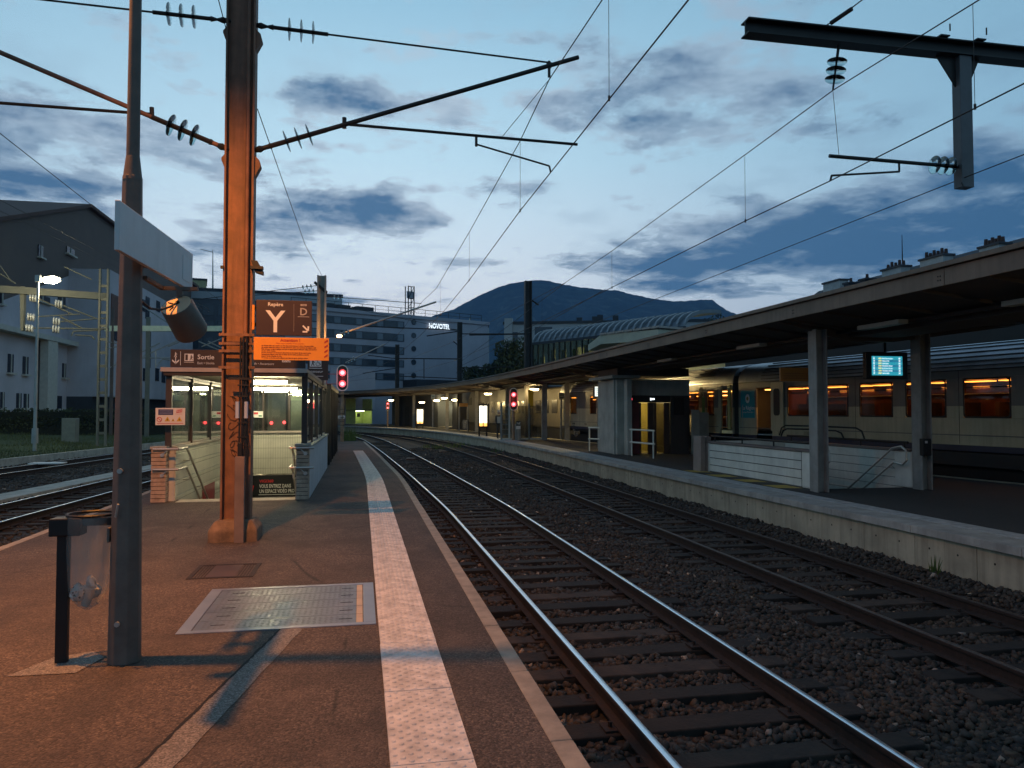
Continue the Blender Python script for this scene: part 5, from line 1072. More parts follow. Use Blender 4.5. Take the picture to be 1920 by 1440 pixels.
YC = thing('yellow_column_sign', 'tall yellow sign panel on a column right of the middle signal', 'sign', (PY(995, 780, 47)[0], 46.5, 1.7)); a = PY(990, 731, 46.6); b_ = PY(999, 765, 46.6); MB().box(a[0], b_[0], 46.5, 46.6, b_[2], a[2]).build('panel', mat('yellow_panel', (.62, .43, .02), .5, var=.1), YC)
def lightbox(p0, p1, y, label):
    G = thing('light_box', label, 'light box', (PY((p0[0]+p1[0])/2, p1[1], y)[0], y, 0), 'lit poster boxes'); a = PY(*p0, y); b = PY(*p1, y); m = (a[0]+b[0])/2; w = b[0]-a[0]
    MB().box(a[0]-.07, b[0]+.12, y, y+.3, b[2]-.12, a[2]+.12).build('casing', BLACK, G); W1 = emis('poster_light', (1, .93, .72), 2.6); W2 = emis('poster_amber', (1, .45, .05), 1.8); PT = mat('poster_print', (.3, .3, .28), .5, var=0)
    for x0, x1 in ((a[0], m-.03), (m+.03, b[0])):
        q_ = MB().box(x0, x1, y-.02, y, b[2]+.16*(a[2]-b[2]), a[2]).build('poster', W1, G); MB().box(x0, x1, y-.02, y, b[2], b[2]+.155*(a[2]-b[2])).build('poster_foot', W2, q_)
        for k in range(5): MB().box((x0+x1)/2-.05, (x0+x1)/2+.05, y-.024, y-.02, b[2]+(.28+.13*k)*(a[2]-b[2]), b[2]+(.33+.13*k)*(a[2]-b[2])).build('poster_figure', PT, q_)
    for x in (a[0], b[0]): MB().box(x-.05, x+.05, y+.1, y+.2, 0, b[2]).build('leg', BLACK, G)
    
lightbox((899, 761), (913, 799), 51, 'lit double poster box in front of the grey train'); lightbox((782, 768), (793, 794), 74, 'lit double poster box further left under the canopy')
SPN = thing('track_sign', 'pale lettered plate on a thin post left of the lift tower', 'sign', (PY(1052, 800, 45)[0], 44.5, 0)); a = PY(1048, 736, 44.5); b_ = PY(1058, 749, 44.5); MB().box(a[0], b_[0], 44.5, 44.55, b_[2], a[2]).build('panel', mat('cream_plate', (.6, .55, .38), .5, var=.05), SPN); MB().box(a[0]+.1, a[0]+.2, 44.55, 44.65, 0, b_[2]).build('post', COLM, SPN)
for k in range(2): MB().box(a[0]+.05, b_[0]-.05, 44.495, 44.5, b_[2]+.08+k*.16, b_[2]+.13+k*.16).build('print_line', BLACK, SPN)
SP2 = copy_tree(SPN, None, 'pale plate on a thin post far left under the canopy', (PY(814, 800, 66)[0], 66, .3))
def bag_bin(px, y, label):
    x = PY(px, 800, y)[0]; G = thing('bag_bin', label, 'litter bin', (x, y, 0), 'bag bins on the far platform'); MB().tube([(x+.22*math.cos(a), y+.22*math.sin(a), 1.0) for a in np.linspace(0, 6.29, 13)], .02, 5).build('hoop', BLACK, G); MB().cyl((x+.27, y, 0), (x+.27, y, 1.02), .03, n=8).build('post', BLACK, G)
    MB().lathe((x, y, .22), (0, 0, 1), [(0, .05), (.06, .13), (.3, .17), (.6, .2), (.78, .22)], 14).build('bag', bagm, G, smooth=True)
bag_bin(1080, 43, 'bag bin right of the pale lettered plate'); bag_bin(872, 62, 'bag bin between the orange board and the light box')
OB = thing('orange_board', 'orange headed notice board in front of the bright doorway', 'notice board', (PY(868, 800, 64)[0], 64, 0)); a = PY(861, 756, 64); b_ = PY(877, 797, 64); MB().box(a[0], b_[0], 64, 64.1, a[2]-.28, a[2]).build('header', mat('header_orange', (.5, .2, .02), .5, var=.1), OB); MB().box(a[0]+.1, b_[0]-.1, 64, 64.08, b_[2]+.3, a[2]-.3).build('board', BLACK, OB)
for x in (a[0], b_[0]): MB().box(x-.05, x+.05, 64, 64.1, 0, a[2]-.28).build('post', COLM, OB)
# person by the windscreen
def person(x, y, label):
    P = thing('person', label, 'person', (x, y, 0)); v = [(0, 0, .92), (0, .0, 1.15), (0, 0, 1.38), (0, 0, 1.48), (.09, 0, .9), (.10, -.02, .5), (.10, .03, .08), (.10, -.10, .04), (-.09, 0, .9), (-.10, .02, .5), (-.10, .06, .08), (-.10, -.07, .04), (.19, 0, 1.36), (.23, -.02, 1.1), (.2, -.14, .9), (-.19, 0, 1.36), (-.23, -.02, 1.1), (-.2, -.14, .9)]
    e = [(0, 1), (1, 2), (2, 3), (0, 4), (4, 5), (5, 6), (6, 7), (0, 8), (8, 9), (9, 10), (10, 11), (2, 12), (12, 13), (13, 14), (2, 15), (15, 16), (16, 17)]; r = [.15, .15, .14, .06, .10, .075, .05, .045, .10, .075, .05, .045, .07, .055, .045, .07, .055, .045]
    me = bpy.data.meshes.new('body'); me.from_pydata(v, e, []); ob = bpy.data.objects.new('body', me); COL.objects.link(ob); ob.parent = P; ob.modifiers.new('skin', 'SKIN')
    for k, s in enumerate(me.skin_vertices[0].data): s.radius = (r[k], r[k]); s.use_root = (k == 0)
    sb = ob.modifiers.new('sub', 'SUBSURF'); sb.levels = 1; sb.render_levels = 1; me.materials.append(mat('dark_coat', (.05, .045, .042), .8, var=.2))
    MB().lathe((x, y, 1.5), (0, 0, 1), [(0, .05), (.04, .085), (.12, .10), (.20, .08), (.235, .02)], 12).build('head', mat('skin_tone', (.45, .30, .22), .6, var=.05), P, smooth=True)
    MB().lathe((x, y+.015, 1.55), (0, 0, 1), [(0, .03), (.05, .10), (.13, .115), (.2, .09), (.235, .02)], 12).build('pale_hood', mat('hood_pale', (.6, .56, .48), .8, var=.1), P, smooth=True); MB().box(x-.16, x+.16, y-.165, y-.145, .95, 1.35).build('pale_front', MATS['hood_pale'], P)
person(PY(936, 800, 47)[0], 47, 'person in a dark coat with pale hood beside the glass windscreen')
# ================================================================== TRAINS (own axis, turned a little to the left)
CREAM = mat('coach_cream', (.50, .46, .32), .45, .1, var=.16, vscale=.9, streak=.5, dirt=(.3, .26, .16)); CGREY = mat('coach_grey', (.17, .165, .155), .45, .1, var=.15, vscale=1.2, streak=.2)
ROOFM = mat('coach_roof', (.46, .48, .52), .4, .3, var=.2, vscale=1.5); BLUE = mat('coach_blue', (.03, .035, .07), .5, var=.1); UNDER = mat('underframe', (.015, .014, .014), .8, var=.2)
WINR = mat('window_rubber', (.012, .011, .011), .6, var=0); CGL = glass('coach_glass', (.82, .70, .55), .9); INT = mat('coach_interior', (.13, .036, .014), .7, var=.2); LIT = emis('coach_strip', (1, .46, .10), 5.0); SEAT = mat('seat_fabric', (.05, .025, .02), .9, var=.2)
TH = math.atan(.125); TRO = (15.55, 15.5, 0)
def rrect(s0, s1, z0, z1, r, x, n=4):
    out = []
    for (cx, cz, a0) in ((s1-r, z1-r, 0), (s0+r, z1-r, 90), (s0+r, z0+r, 180), (s1-r, z0+r, 270)):
        for k in range(n+1): a = R(a0+90*k/n); out.append((x, cx+r*math.cos(a), cz+r*math.sin(a)))
    return out
def coach(s0, s1, wins, doors, label, lit=True, cat='train coach'):
    T = thing('train_coach', label, cat, TRO, 'cream coaches of the standing train'); T.rotation_euler = (0, 0, TH); K = dict(parent=T, local=True)
    ops = sorted([(a, b, 'w') for a, b in wins]+[(a, b, 'd') for a, b in doors]); cut = s0
    segs = []
    for a, b, k in ops: segs.append((cut, a)); cut = b
    segs.append((cut, s1))
    lo = MB(); 
    cuts = [s0]+[v for a, b in sorted(doors) for v in (a, b)]+[s1]
    for a, b in zip(cuts[::2], cuts[1::2]): MB().box(0, .06, a, b, .83, 1.53).build('lower_side', CREAM, **K); MB().box(-.004, .05, a, b, .68, .826).build('sole_bar', BLUE, **K)
    for a, b in segs:
        if b-a > .01: MB().box(0, .06, a, b, 1.533, 1.84).build('side_panel', CREAM, **K); MB().box(0, .06, a, b, 1.843, 2.56).build('upper_panel', CGREY, **K)
    MB().box(0, .06, s0, s1, 2.563, 2.78).build('cant_panel', CGREY, **K)
    MB().box(2.8, 2.86, s0, s1, .83, 3.0).build('far_side', CREAM, **K); MB().box(.06, 2.8, s0, s0+.06, .83, 3.05).build('end_wall', CGREY, **K); MB().box(.06, 2.8, s1-.06, s1, .83, 3.05).build('end_wall', CGREY, **K)
    prof = [(-.01, 2.783), (.015, 2.95), (.07, 3.10), (.17, 3.24), (.34, 3.37), (.62, 3.47), (1.0, 3.53), (1.43, 3.56), (1.96, 3.53), (2.36, 3.46), (2.61, 3.36), (2.76, 3.24), (2.86, 2.9)]
    mb = MB(); n = len(prof); mb.v = [(x, s, z) for s in (s0, s1) for x, z in prof]; mb.f = [(i, i+1, n+i+1, n+i) for i in range(n-1)]+[tuple(range(n-1, -1, -1)), tuple(range(n, 2*n))]; mb.m = [0]*len(mb.f); rf = mb.build('roof', ROOFM, smooth=True, **K)
    for x, z in ((-.006, 2.86), (.02, 2.98), (.07, 3.10), (.155, 3.225), (.30, 3.345), (.52, 3.44)): MB().box(x-.018, x+.03, s0+1.4, s1-1.4, z-.004, z+.024).build('roof_rib', mat('roof_rib_dark', (.06, .065, .075), .6, var=.1), rf, local=True)
    MB().box(.15, 2.7, s0, s1, .55, .70).build('underframe', UNDER, **K); MB().box(.25, 2.6, s0+3.5, s1-3.5, -.15, .55).build('equipment_boxes', UNDER, **K)
    for sc in (s0+2.6, s1-2.6):
        for d in (-1.25, 1.25):
            MB().lathe((.55, sc+d, -.10), (1, 0, 0), [(0, .44), (.1, .45), (.13, .40)], 18).build('wheel', UNDER, **K)
        MB().box(.35, .55, sc-1.8, sc+1.8, -.05, .35).build('bogie_frame', UNDER, **K)
    sm_ = mat('panel_seam', (.03, .028, .022), .7, var=0); s = s0+2.1
    while s < s1-1:
        if all(not (a-.1 < s < b+.1) for a, b in list(wins)+list(doors)): MB().box(-.003, .01, s, s+.014, .86, 2.77).build('panel_seam', sm_, **K)
        s += 1.83
    MB().box(-.012, .0, s0+.05, s1-.05, 1.075, 1.10).build('rubbing_strip', CGREY, **K); MB().box(-.014, .0, s0+.05, s1-.05, 2.755, 2.785).build('drip_rail', sm_, **K)
    for s in (s0+.35, s1-.35): MB().tube([(-.05, s, 1.05), (-.07, s, 1.15), (-.07, s, 1.85), (-.05, s, 1.95)], .014, 6).build('grab_rail', STEELW, **K)
    for s in (s0+3.1, (s0+s1)/2+.2, s1-4.0): MB().box(-.008, 0, s, s+.34, .90, 1.03).build('data_panel', mat('data_panel', (.30, .27, .18), .6, var=.2), **K)
    for a, b in wins:
        o = rrect(a, b, 1.53, 2.56, .10, -.006); i = rrect(a+.05, b-.05, 1.58, 2.51, .07, -.006); m = len(o); mb = MB(); mb.add(o+i, [(k, m+k, m+(k+1) % m, (k+1) % m) for k in range(m)])
        w = mb.build('window_frame', WINR, **K); MB().box(.02, .026, a+.02, b-.02, 1.55, 2.54).build('pane', CGL, w, local=True)
        if b-a > 1.0 and lit: MB().box(.0, .03, a+.03, b-.03, 2.30, 2.33).build('window_bar', WINR, w, local=True)
    MB().box(.07, 2.78, s0+.1, s1-.1, 1.0, 1.05).build('floor', UNDER, **K); MB().box(1.9, 1.94, s0+.1, s1-.1, 1.05, 2.95).build('inner_wall', INT, **K); MB().box(.07, 2.78, s0+.1, s1-.1, 2.53, 2.56).build('inner_ceiling', mat('inner_ceiling', (.22, .12, .06), .7, var=.1), **K)
    if lit:
        s = s0+.8
        while s < s1-.8: MB().box(.45, .75, s, s+.75, 2.475, 2.50).build('ceiling_strip', LIT, **K); MB().box(1.86, 1.89, s+.1, s+.6, 2.36, 2.40).build('wall_strip', LIT, **K); s += 1.05
        MB().box(1.55, 1.88, s0+.3, s1-.3, 2.18, 2.20).build('luggage_rack', STEELW, **K)
    s = s0+1.5
    while s < s1-1.5: MB().box(.9, 1.8, s, s+.12, 1.05, 1.95).box(.9, 1.8, s+.12, s+.55, 1.4, 1.5).build('seat', SEAT, **K); s += 1.3
    return T
A = coach(-13, 11.6, [(.45, 1.79), (2.30, 3.66), (4.11, 5.41), (5.87, 7.06), (7.34, 8.76), (-1.4, -.06), (-3.25, -1.9), (-5.1, -3.75)], [(9.6, 10.5)], 'cream coach with warm lit windows behind the stairs, nearest coach')
K = dict(parent=A, local=True)
d_ = MB().prism(rrect(8.9, 9.58, 1.0, 2.72, .05, -.07), (.05, 0, 0)).build('door_leaf', CREAM, **K); MB().prism(rrect(9.08, 9.42, 1.55, 2.50, .10, -.075), (.004, 0, 0)).build('door_window', mat('door_glass', (.05, .05, .045), .2, var=0), d_, local=True)
MB().prism(rrect(10.60, 11.45, 1.45, 2.47, .01, -.01), (.008, 0, 0)).build('poster_panel', mat('poster_teal', (.025, .32, .37), .5, var=.05), **K)
yv = (0, -1, 0)
text('poster_lettering', 'La Région', .20, (-.014, 11.37, 1.76), WHITE, A, right=yv, bold=.003, local=True); text('poster_small_lettering', 'Auvergne-Rhône-Alpes', .075, (-.014, 11.37, 1.64), WHITE, A, right=yv, local=True)
MB().prism([(-.012, 11.02+.13*math.cos(a), 2.17+.17*math.sin(a)) for a in np.linspace(0, 2*math.pi, 18)[:-1]], (-.003, 0, 0)).build('poster_emblem', WHITE, **K); MB().prism([(-.016, 11.02+.07*math.cos(a), 2.17+.08*math.sin(a)) for a in np.linspace(0, 2*math.pi, 7)[:-1]], (-.002, 0, 0)).build('emblem_mark', mat('poster_ochre', (.3, .22, .05), .5, var=0), **K)
text('coach_number', 'F-SNCF 50 87 20-70', .13, (-.01, .9, .48), mat('stencil_grey', (.22, .21, .2), .6, var=0), A, right=yv, local=True); text('coach_class', 'B', .16, (-.01, .2, .28), MATS['stencil_grey'], A, right=yv, local=True); text('coach_code', '216', .11, (-.01, 2.0, .40), MATS['stencil_grey'], A, right=yv, local=True)
MB().box(-.02, .14, -13, 11.6, .30, .64).build('skirt', mat('skirt_black', (.02, .02, .022), .6, var=.15), **K)
MB().box(.3, 1.8, 9.6, 10.5, 1.0, 1.03).build('vestibule_floor', UNDER, **K); MB().box(1.4, 1.44, 9.5, 10.55, 1.03, 2.7).build('vestibule_wall', INT, **K); light('vestibule_light', 'POINT', (0, 0, 0), 3, (1, .45, .15), A, .1).location = (.8, 10.0, 2.4)
MB().box(-.05, .0, 9.5, 9.53, 1.2, 2.4).build('grab_bar', STEELW, **K)
MB().box(.3, 2.5, 11.6, 11.95, .9, 3.2).build('gangway', UNDER, **K)
B = coach(11.95, 29.8, [(13.26, 13.79), (14.36, 15.35), (16.6, 17.9), (18.8, 20.1), (21.0, 22.3), (23.62, 24.29), (24.57, 25.41), (27.28, 28.15)], [(12.02, 12.83)], 'cream coach left of the open doors, marked with a green 2')
K = dict(parent=B, local=True)
MB().box(-.008, -.002, 13.92, 14.14, 1.56, 2.30).build('green_stripe', mat('class_green', (.06, .30, .12), .5, var=.05), **K); text('class_number', '2', .26, (-.006, 14.10, 2.27), mat('class_letter', (.45, .62, .40), .5, var=0), B, right=yv, local=True, bold=.004)
MB().box(.5, .54, 12.0, 12.85, 1.03, 2.6).build('vestibule_wall', mat('vestibule_cream', (.45, .40, .25), .6, var=.1), **K); MB().box(-.09, -.03, 12.03, 12.2, 1.0, 2.7).build('door_leaf', mat('door_yellow', (.62, .52, .22), .5, var=.08), **K); MB().box(-.09, -.03, 12.62, 12.82, 1.0, 2.7).build('door_leaf', CREAM, **K)
# added dark canopy behind the train, closing the bright gap above its roof
RC = thing('added_gap_canopy', 'added dark canopy blocking the gap above the standing coaches', 'canopy', (19.2, 12, 0)); RCM = mat('added_canopy_dark', (.03, .025, .022), .8, var=.15); rp = [(19.4-.125*(y-15.5), y) for y in (-10, 5, 20, 34)]
MB().sweep([(0, 3.62), (.15, 3.62), (.15, 4.75), (0, 4.75)], rp).build('fascia', RCM, RC); MB().sweep([(.15, 3.75), (8, 3.75), (8, 3.9), (.15, 3.9)], rp).build('roof', RCM, RC)
for y in (0, 8, 16, 24, 32): MB().box(22.4-.125*(y-15.5), 22.65-.125*(y-15.5), y, y+.25, 0, 3.75).build('column', RCM, RC)
# locomotive and the grey train further on
def nose_body(s0, s1, name, label, cat, body, nose_at, h=3.3, wind=True):
    T = thing(name, label, cat, (TRO[0]+1.5, TRO[1], 0)); T.rotation_euler = (0, 0, TH); K = dict(parent=T, local=True); e = 1 if nose_at > 0 else -1
    t_ = s1 if e > 0 else s0; b0 = s0 if e > 0 else s1
    pr = [(b0, .55), (b0, h), (t_-e*2.4, h), (t_-e*1.5, h-.35), (t_-e*.55, 2.1), (t_-e*.1, 1.6), (t_, 1.1), (t_-e*.1, .55)]
    MB().prism([(0, s, z) for s, z in pr], (2.8, 0, 0)).build('body', body, bevel=.12, **K)
    if wind:
        MB().prism([(-.02, t_-e*2.3, 2.95), (-.02, t_-e*1.55, 2.85), (-.02, t_-e*.75, 2.25), (-.02, t_-e*2.3, 2.25)], (.04, 0, 0)).build('side_windscreen', WINR, **K); MB().prism([(.3, t_-e*1.45, 2.9), (2.5, t_-e*1.45, 2.9), (2.5, t_-e*.55, 2.2), (.3, t_-e*.55, 2.2)], (0, e*.06, .05)).build('windscreen', WINR, **K)
    for k in range(int((s1-s0-3)/1.6)):
        a = (s0+.6+k*1.6) if e > 0 else (s1-.6-k*1.6-1.0); MB().box(-.02, .04, a, a+1.0, 1.55, 2.45).build('window', mat('dim_window', (.05, .045, .04), .2, var=0), **K)
    MB().box(.1, 2.7, s0+.3, s1-.6, -.3, .55).build('underframe', UNDER, **K); return T
LOCO = mat('loco_beige', (.17, .14, .09), .5, .1, var=.15, vscale=1.2, streak=.3)
nose_body(30.2, 39.0, 'locomotive', 'beige locomotive seen through the glass windscreen', 'locomotive', LOCO, -1)
nose_body(39.8, 58, 'grey_train', 'grey train with a sloping nose behind the lit poster box', 'train', mat('train_grey', (.06, .06, .068), .4, .3, var=.1), 1, 3.6)
# ================================================================== BACKGROUND
FOREST = grain('forest_slope', (.026, .042, .040), (.08, .10, .08), .95, .035, patch=.85, bump=0, pscale=.007)
def ridge(pts, d, depth, name):
    mb = MB(); n = 14; P = []
    for i in range(len(pts)-1):
        a, b = pts[i], pts[i+1]; k = max(1, int((b[0]-a[0])/4))
        for j in range(k): u = j/k; P.append((a[0]+(b[0]-a[0])*u, a[1]+(b[1]-a[1])*u+random.uniform(-.7, .7)))
    P.append(pts[-1]); m = len(P)
    for k in range(n+1):
        f = k/n
        for (px, py) in P:
            x, y, z = PD(px, py, d); s = 1-f*depth/d; zz = z*(1-f)**1.25*(1+(.10*math.sin(px*.05+k*.8)+.06*math.sin(px*.13-k*1.7))*f*f*(1-f)*6)-1.0*f
            mb.v.append((x*s, y*s, zz))
    for px, py in P: x, y, z = PD(px, py, d*1.3); mb.v.append((x, y, -5))
    mb.f = [(k*m+i, (k+1)*m+i, (k+1)*m+i+1, k*m+i+1) for k in range(n) for i in range(m-1)]+[((n+1)*m+i, i, i+1, (n+1)*m+i+1) for i in range(m-1)]; mb.m = [0]*len(mb.f)
    return struct(mb, name, FOREST, smooth=True)
ridge([(640, 690), (720, 640), (780, 605), (832, 585), (850, 580), (880, 564), (905, 551), (930, 540), (958, 531), (985, 527), (1010, 525), (1030, 527), (1060, 534), (1090, 539), (1130, 543), (1160, 545), (1190, 553), (1225, 560), (1260, 565), (1290, 564), (1315, 562), (1335, 562), (1350, 573), (1362, 582), (1400, 596), (1500, 640), (1650, 690)], 3200, 1500, 'mountain')
ridge([(250, 640), (330, 590), (380, 560), (430, 551), (480, 548), (520, 547), (550, 551), (575, 560), (600, 577), (640, 600), (700, 640)], 2200, 800, 'hill')
HAZE_TOP = 620
# ---- hotel with lit roof sign
HW = mat('hotel_wall', (.37, .365, .42), .8, var=.10, vscale=.25, streak=.1); HG = mat('hotel_glass', (.035, .05, .07), .12, .0, var=.15, vscale=.3); HG2 = mat('hotel_blind', (.14, .17, .21), .3, var=.12, vscale=.4); HD = mat('hotel_dark', (.035, .04, .05), .7, var=.15); BAND = mat('hotel_band', (.06, .07, .09), .6, var=.1)
def frame2(pa, da, pb, db):                       # vertical facade between two surveyed directions
    a = Vector(PD(pa, 770, da)); b = Vector(PD(pb, 770, db)); a.z = b.z = 0; u = (b-a); L = u.length; u.normalize(); n = Vector((u.y, -u.x, 0))   # n faces the viewer
    return a, u, n, L
def fz(py, pa, da): return PD(pa, py, da)[2]
def slabf(mb, F, s0, s1, z0, z1, o0, o1):           # box in facade coordinates, o = towards the viewer
    a, u, n, L = F; p = [a+u*s+n*o for s, o in ((s0, o0), (s1, o0), (s1, o1), (s0, o1))]
    vs = [(q.x, q.y, z) for z in (z0, z1) for q in p]
    return mb.add(vs, [(0, 1, 2, 3), (7, 6, 5, 4), (0, 4, 5, 1), (1, 5, 6, 2), (2, 6, 7, 3), (3, 7, 4, 0)])
def sdist(F, px, pa, da):                           # position along the facade of an image column
    a, u, n, L = F; x, y, _ = ray(px, 770); d = Vector((x, y)); # solve a + u s = d t
    det = u.x*(-d.y)-u.y*(-d.x); s = ((-a.x)*(-d.y)-(-a.y)*(-d.x))/det; t_ = (u.x*(-a.y)-u.y*(-a.x))/det; return s, t_*d.length
D0, D1 = 112, 127
F = frame2(610, D0, 915, D1); L = F[3]
NV = thing('hotel_building', 'big blue-grey hotel block with a lit white roof sign', 'building', tuple(F[0]))
def zat(py, px): s, dd = sdist(F, px, 0, 0); return PD(px, py, dd)[2]
ztop = zat(584, 620)
slabf(MB(), F, -6, L, -1, ztop, -14, 0).build('wall', HW, NV)
slabf(MB(), F, -6.2, L+.2, ztop, ztop+.5, -14.2, .25).build('parapet', HW, NV)
rows = [(595, 606), (620, 632), (646, 658), (672, 683), (698, 709)]
for (ya, yb) in rows:
    z1, z0 = zat(ya, 640), zat(yb, 640); sR = sdist(F, 757, 0, 0)[0]; sL = sdist(F, 615, 0, 0)[0]-4
    bnd = slabf(MB(), F, sL, sR, z0-.12, z1+.12, 0, .06).build('window_band', BAND, NV)
    e = sR-.12; k = 0
    while e > sL+.5:
        w = 1.05 if k % 2 == 0 else 2.3
        slabf(MB(), F, e-w, e-.1, z0, z1, .05, .09).build('window', HG2 if k % 2 == 0 else HG, bnd); e -= w+.06; k += 1
for py in (604, 629, 654, 679, 704):
    s, dd = sdist(F, 775, 0, 0); z = zat(py, 775); a, u, n, _ = F; c = a+u*s+Vector((0, 0, z)); r = 5/1440*dd*1.05
    mb = MB(); mb.prism([c+u*(r*math.cos(q))+Vector((0, 0, r*math.sin(q)))+n*.02 for q in np.linspace(0, 2*math.pi, 21)[:-1]], n*.06); o = mb.build('round_window', BAND, NV)
    MB().prism([c+u*(r*.82*math.cos(q))+Vector((0, 0, r*.82*math.sin(q)))+n*.08 for q in np.linspace(0, 2*math.pi, 21)[:-1]], n*.03).build('pane', HG, o)
s, dd = sdist(F, 801, 0, 0); a, u, n, _ = F; p = a+u*s+n*.35; z = zat(615.5, 805)
text('roof_sign', 'NOVOTEL', 1.12, (p.x, p.y, z), emis('sign_glow', (.82, .93, 1), 1.7), NV, right=tuple(u), bold=.014, squash=.77)
for (x0, x1, y0) in ((625, 636, 565), (648, 668, 568), (680, 712, 571)):
    sa, sb = sdist(F, x0, 0, 0)[0], sdist(F, x1, 0, 0)[0]; slabf(MB(), F, sa, sb, ztop+.5, zat(y0, x0), -6, -2).build('roof_plant', HD, NV)
mb = MB()
for k in range(16): sx = -5+k*(L+4)/15; slabf(mb, F, sx, sx+.06, ztop+.5, ztop+1.6, -.6, -.54)
slabf(mb, F, -5, L-1, ztop+1.55, ztop+1.62, -.6, -.54); slabf(mb, F, -5, L-1, ztop+1.0, ztop+1.05, -.6, -.54); mb.build('roof_railing', HD, NV)
slabf(MB(), F, sdist(F, 674, 0, 0)[0], sdist(F, 680, 0, 0)[0], zat(708, 676), zat(698, 676), .08, .12).build('lit_window', emis('lit_room', (.9, .95, 1), 1.6), NV); slabf(MB(), F, sdist(F, 681.5, 0, 0)[0], sdist(F, 686, 0, 0)[0], zat(709, 684), zat(701, 684), .08, .12).build('lit_window', MATS['lit_room'], NV)
s0_, _ = sdist(F, 778, 0, 0); s1_, _ = sdist(F, 789, 0, 0); zm = zat(533, 783); m = []
mb = MB()
for sx in (s0_, s1_):
    for o in (-3, -2.1): slabf(mb, F, sx-.06, sx+.06, ztop+.4, zm, o-.06, o+.06)
zz = [ztop+.6, ztop+2.0, ztop+3.4, zm-.1]
for zq in zz: slabf(mb, F, s0_, s1_, zq-.05, zq+.05, -2.16, -2.04)
for za, zc in zip(zz[:-1], zz[1:]): A0 = a+u*s0_+n*(-2.1); B0 = a+u*s1_+n*(-2.1); mb.cyl((A0.x, A0.y, za), (B0.x, B0.y, zc), .05, n=5)
mb.build('roof_mast', HD, NV); slabf(MB(), F, s0_, s1_, zat(556, 783), zat(543, 783), -2.6, -2.2).build('mast_panel', HW, NV)
slabf(MB(), F, sdist(F, 755, 0, 0)[0], L-.5, -1, zat(714, 800), .0, 4).build('lower_wing', HD, NV)
slabf(MB(), F, sdist(F, 640, 0, 0)[0], sdist(F, 668, 0, 0)[0], -1, zat(745, 650), 0, 5).build('entry_block', HW, NV)
# green lit doorway at the foot
DW = thing('lit_doorway', 'green lit doorway at the end of the far platform', 'doorway', PD(682, 800, 96)); Fd = frame2(667, 96, 697, 98); z0 = 0.1; Ld = Fd[3]
GW = mat('doorway_green', (.45, .55, .20), .6, var=.12)
slabf(MB(), Fd, 0, Ld, z0, PD(668, 772, 96)[2], -1.6, -1.5).build('back_wall', GW, DW); slabf(MB(), Fd, -.1, .0, z0, 3.2, -1.6, 0).build('side_wall', GW, DW); slabf(MB(), Fd, Ld, Ld+.1, z0, 3.2, -1.6, 0).build('side_wall', GW, DW)
slabf(MB(), Fd, -.1, Ld+.1, PD(668, 770, 96)[2], PD(668, 768, 96)[2], -1.6, .1).build('head', HD, DW); slabf(MB(), Fd, .1, .85*Ld*.6, z0, 1.45, -1.5, -1.42).build('door', mat('door_dark', (.10, .11, .05), .6, var=.1), DW); slabf(MB(), Fd, Ld*.62, Ld*.8, .95, 1.4, -1.5, -1.45).build('notice', BLACK, DW)
slabf(MB(), Fd, -2.6, Ld+2.4, 3.4-1.5, 7, -1.8, -1.7).build('surround', HW, DW); slabf(MB(), Fd, -2.6, -.1, 0, 2.1, -1.8, -1.7).build('surround_left', HW, DW); slabf(MB(), Fd, .5, Ld*.75, 1.63, 1.78, -.9, -.6).build('lamp', emis('doorway_lamp', (.95, 1, .6), 7), DW)
c = Fd[0]+Fd[1]*(Ld/2)+Fd[2]*(-.5); light('doorway_light', 'POINT', (c.x, c.y, 1.6), 18, (.85, 1, .45), DW, .05)
# ---- apartment slabs right of the hotel
def block(px0, px1, py_top, d, depth, name, label, matl, cat='building', zb_=-1):
    Fq = frame2(px0, d, px1, d); T = thing(name, label, cat, tuple(Fq[0])); zt = PD((px0+px1)/2, py_top, d)[2]; slabf(MB(), Fq, 0, Fq[3], zb_, zt, -depth, 0).build('wall', matl, T); slabf(MB(), Fq, -.15, Fq[3]+.15, zt, zt+.35, -depth-.1, .15).build('roof_edge', HD, T); return T, Fq, zt
BLW = mat('flat_white', (.34, .36, .38), .8, var=.12, vscale=.3); BLD = mat('flat_dark', (.06, .065, .085), .7, var=.15, vscale=.3)
T, Fq, zt = block(877, 916, 607, 145, 10, 'apartment_tower', 'dark apartment tower with pale balcony column right of the hotel', BLD)
for k in range(8):
    z = zt-2.2-k*2.2; slabf(MB(), Fq, .25, 1.25, z+.2, z+1.7, .02, .35).build('window', HG, T); slabf(MB(), Fq, .1, 1.4, z-.35, z+.1, .0, .9).build('balcony', BLW, T)
slabf(MB(), Fq, 2.2, 2.55, zt-9, zt-3.5, 0, .15).build('pale_stripe', mat('stripe_ochre', (.30, .29, .22), .7, var=.1), T); slabf(MB(), Fq, 3.35, 4.0, -1, zt-.8, 0, .5).build('pale_column', BLW, T); c = Fq[0]+Fq[1]*.6; MB().cyl((c.x, c.y+2, zt), (c.x, c.y+2, zt+1.2), .12, n=8).build('chimney_pipe', STEELW, T)
T, Fq, zt = block(945, 1330, 607, 105, 14, 'long_white_building', 'long pale flat-roofed building under the mountain', BLW)
slabf(MB(), Fq, sdist(Fq, 1003, 0, 0)[0], sdist(Fq, 1036, 0, 0)[0], PD(1010, 632, 105)[2], PD(1010, 614, 105)[2], 0, .1).build('window', HG, T)
slabf(MB(), Fq, .1, 1.2, -1, zt+.8, -.5, .4).build('stair_tower', BLW, T)
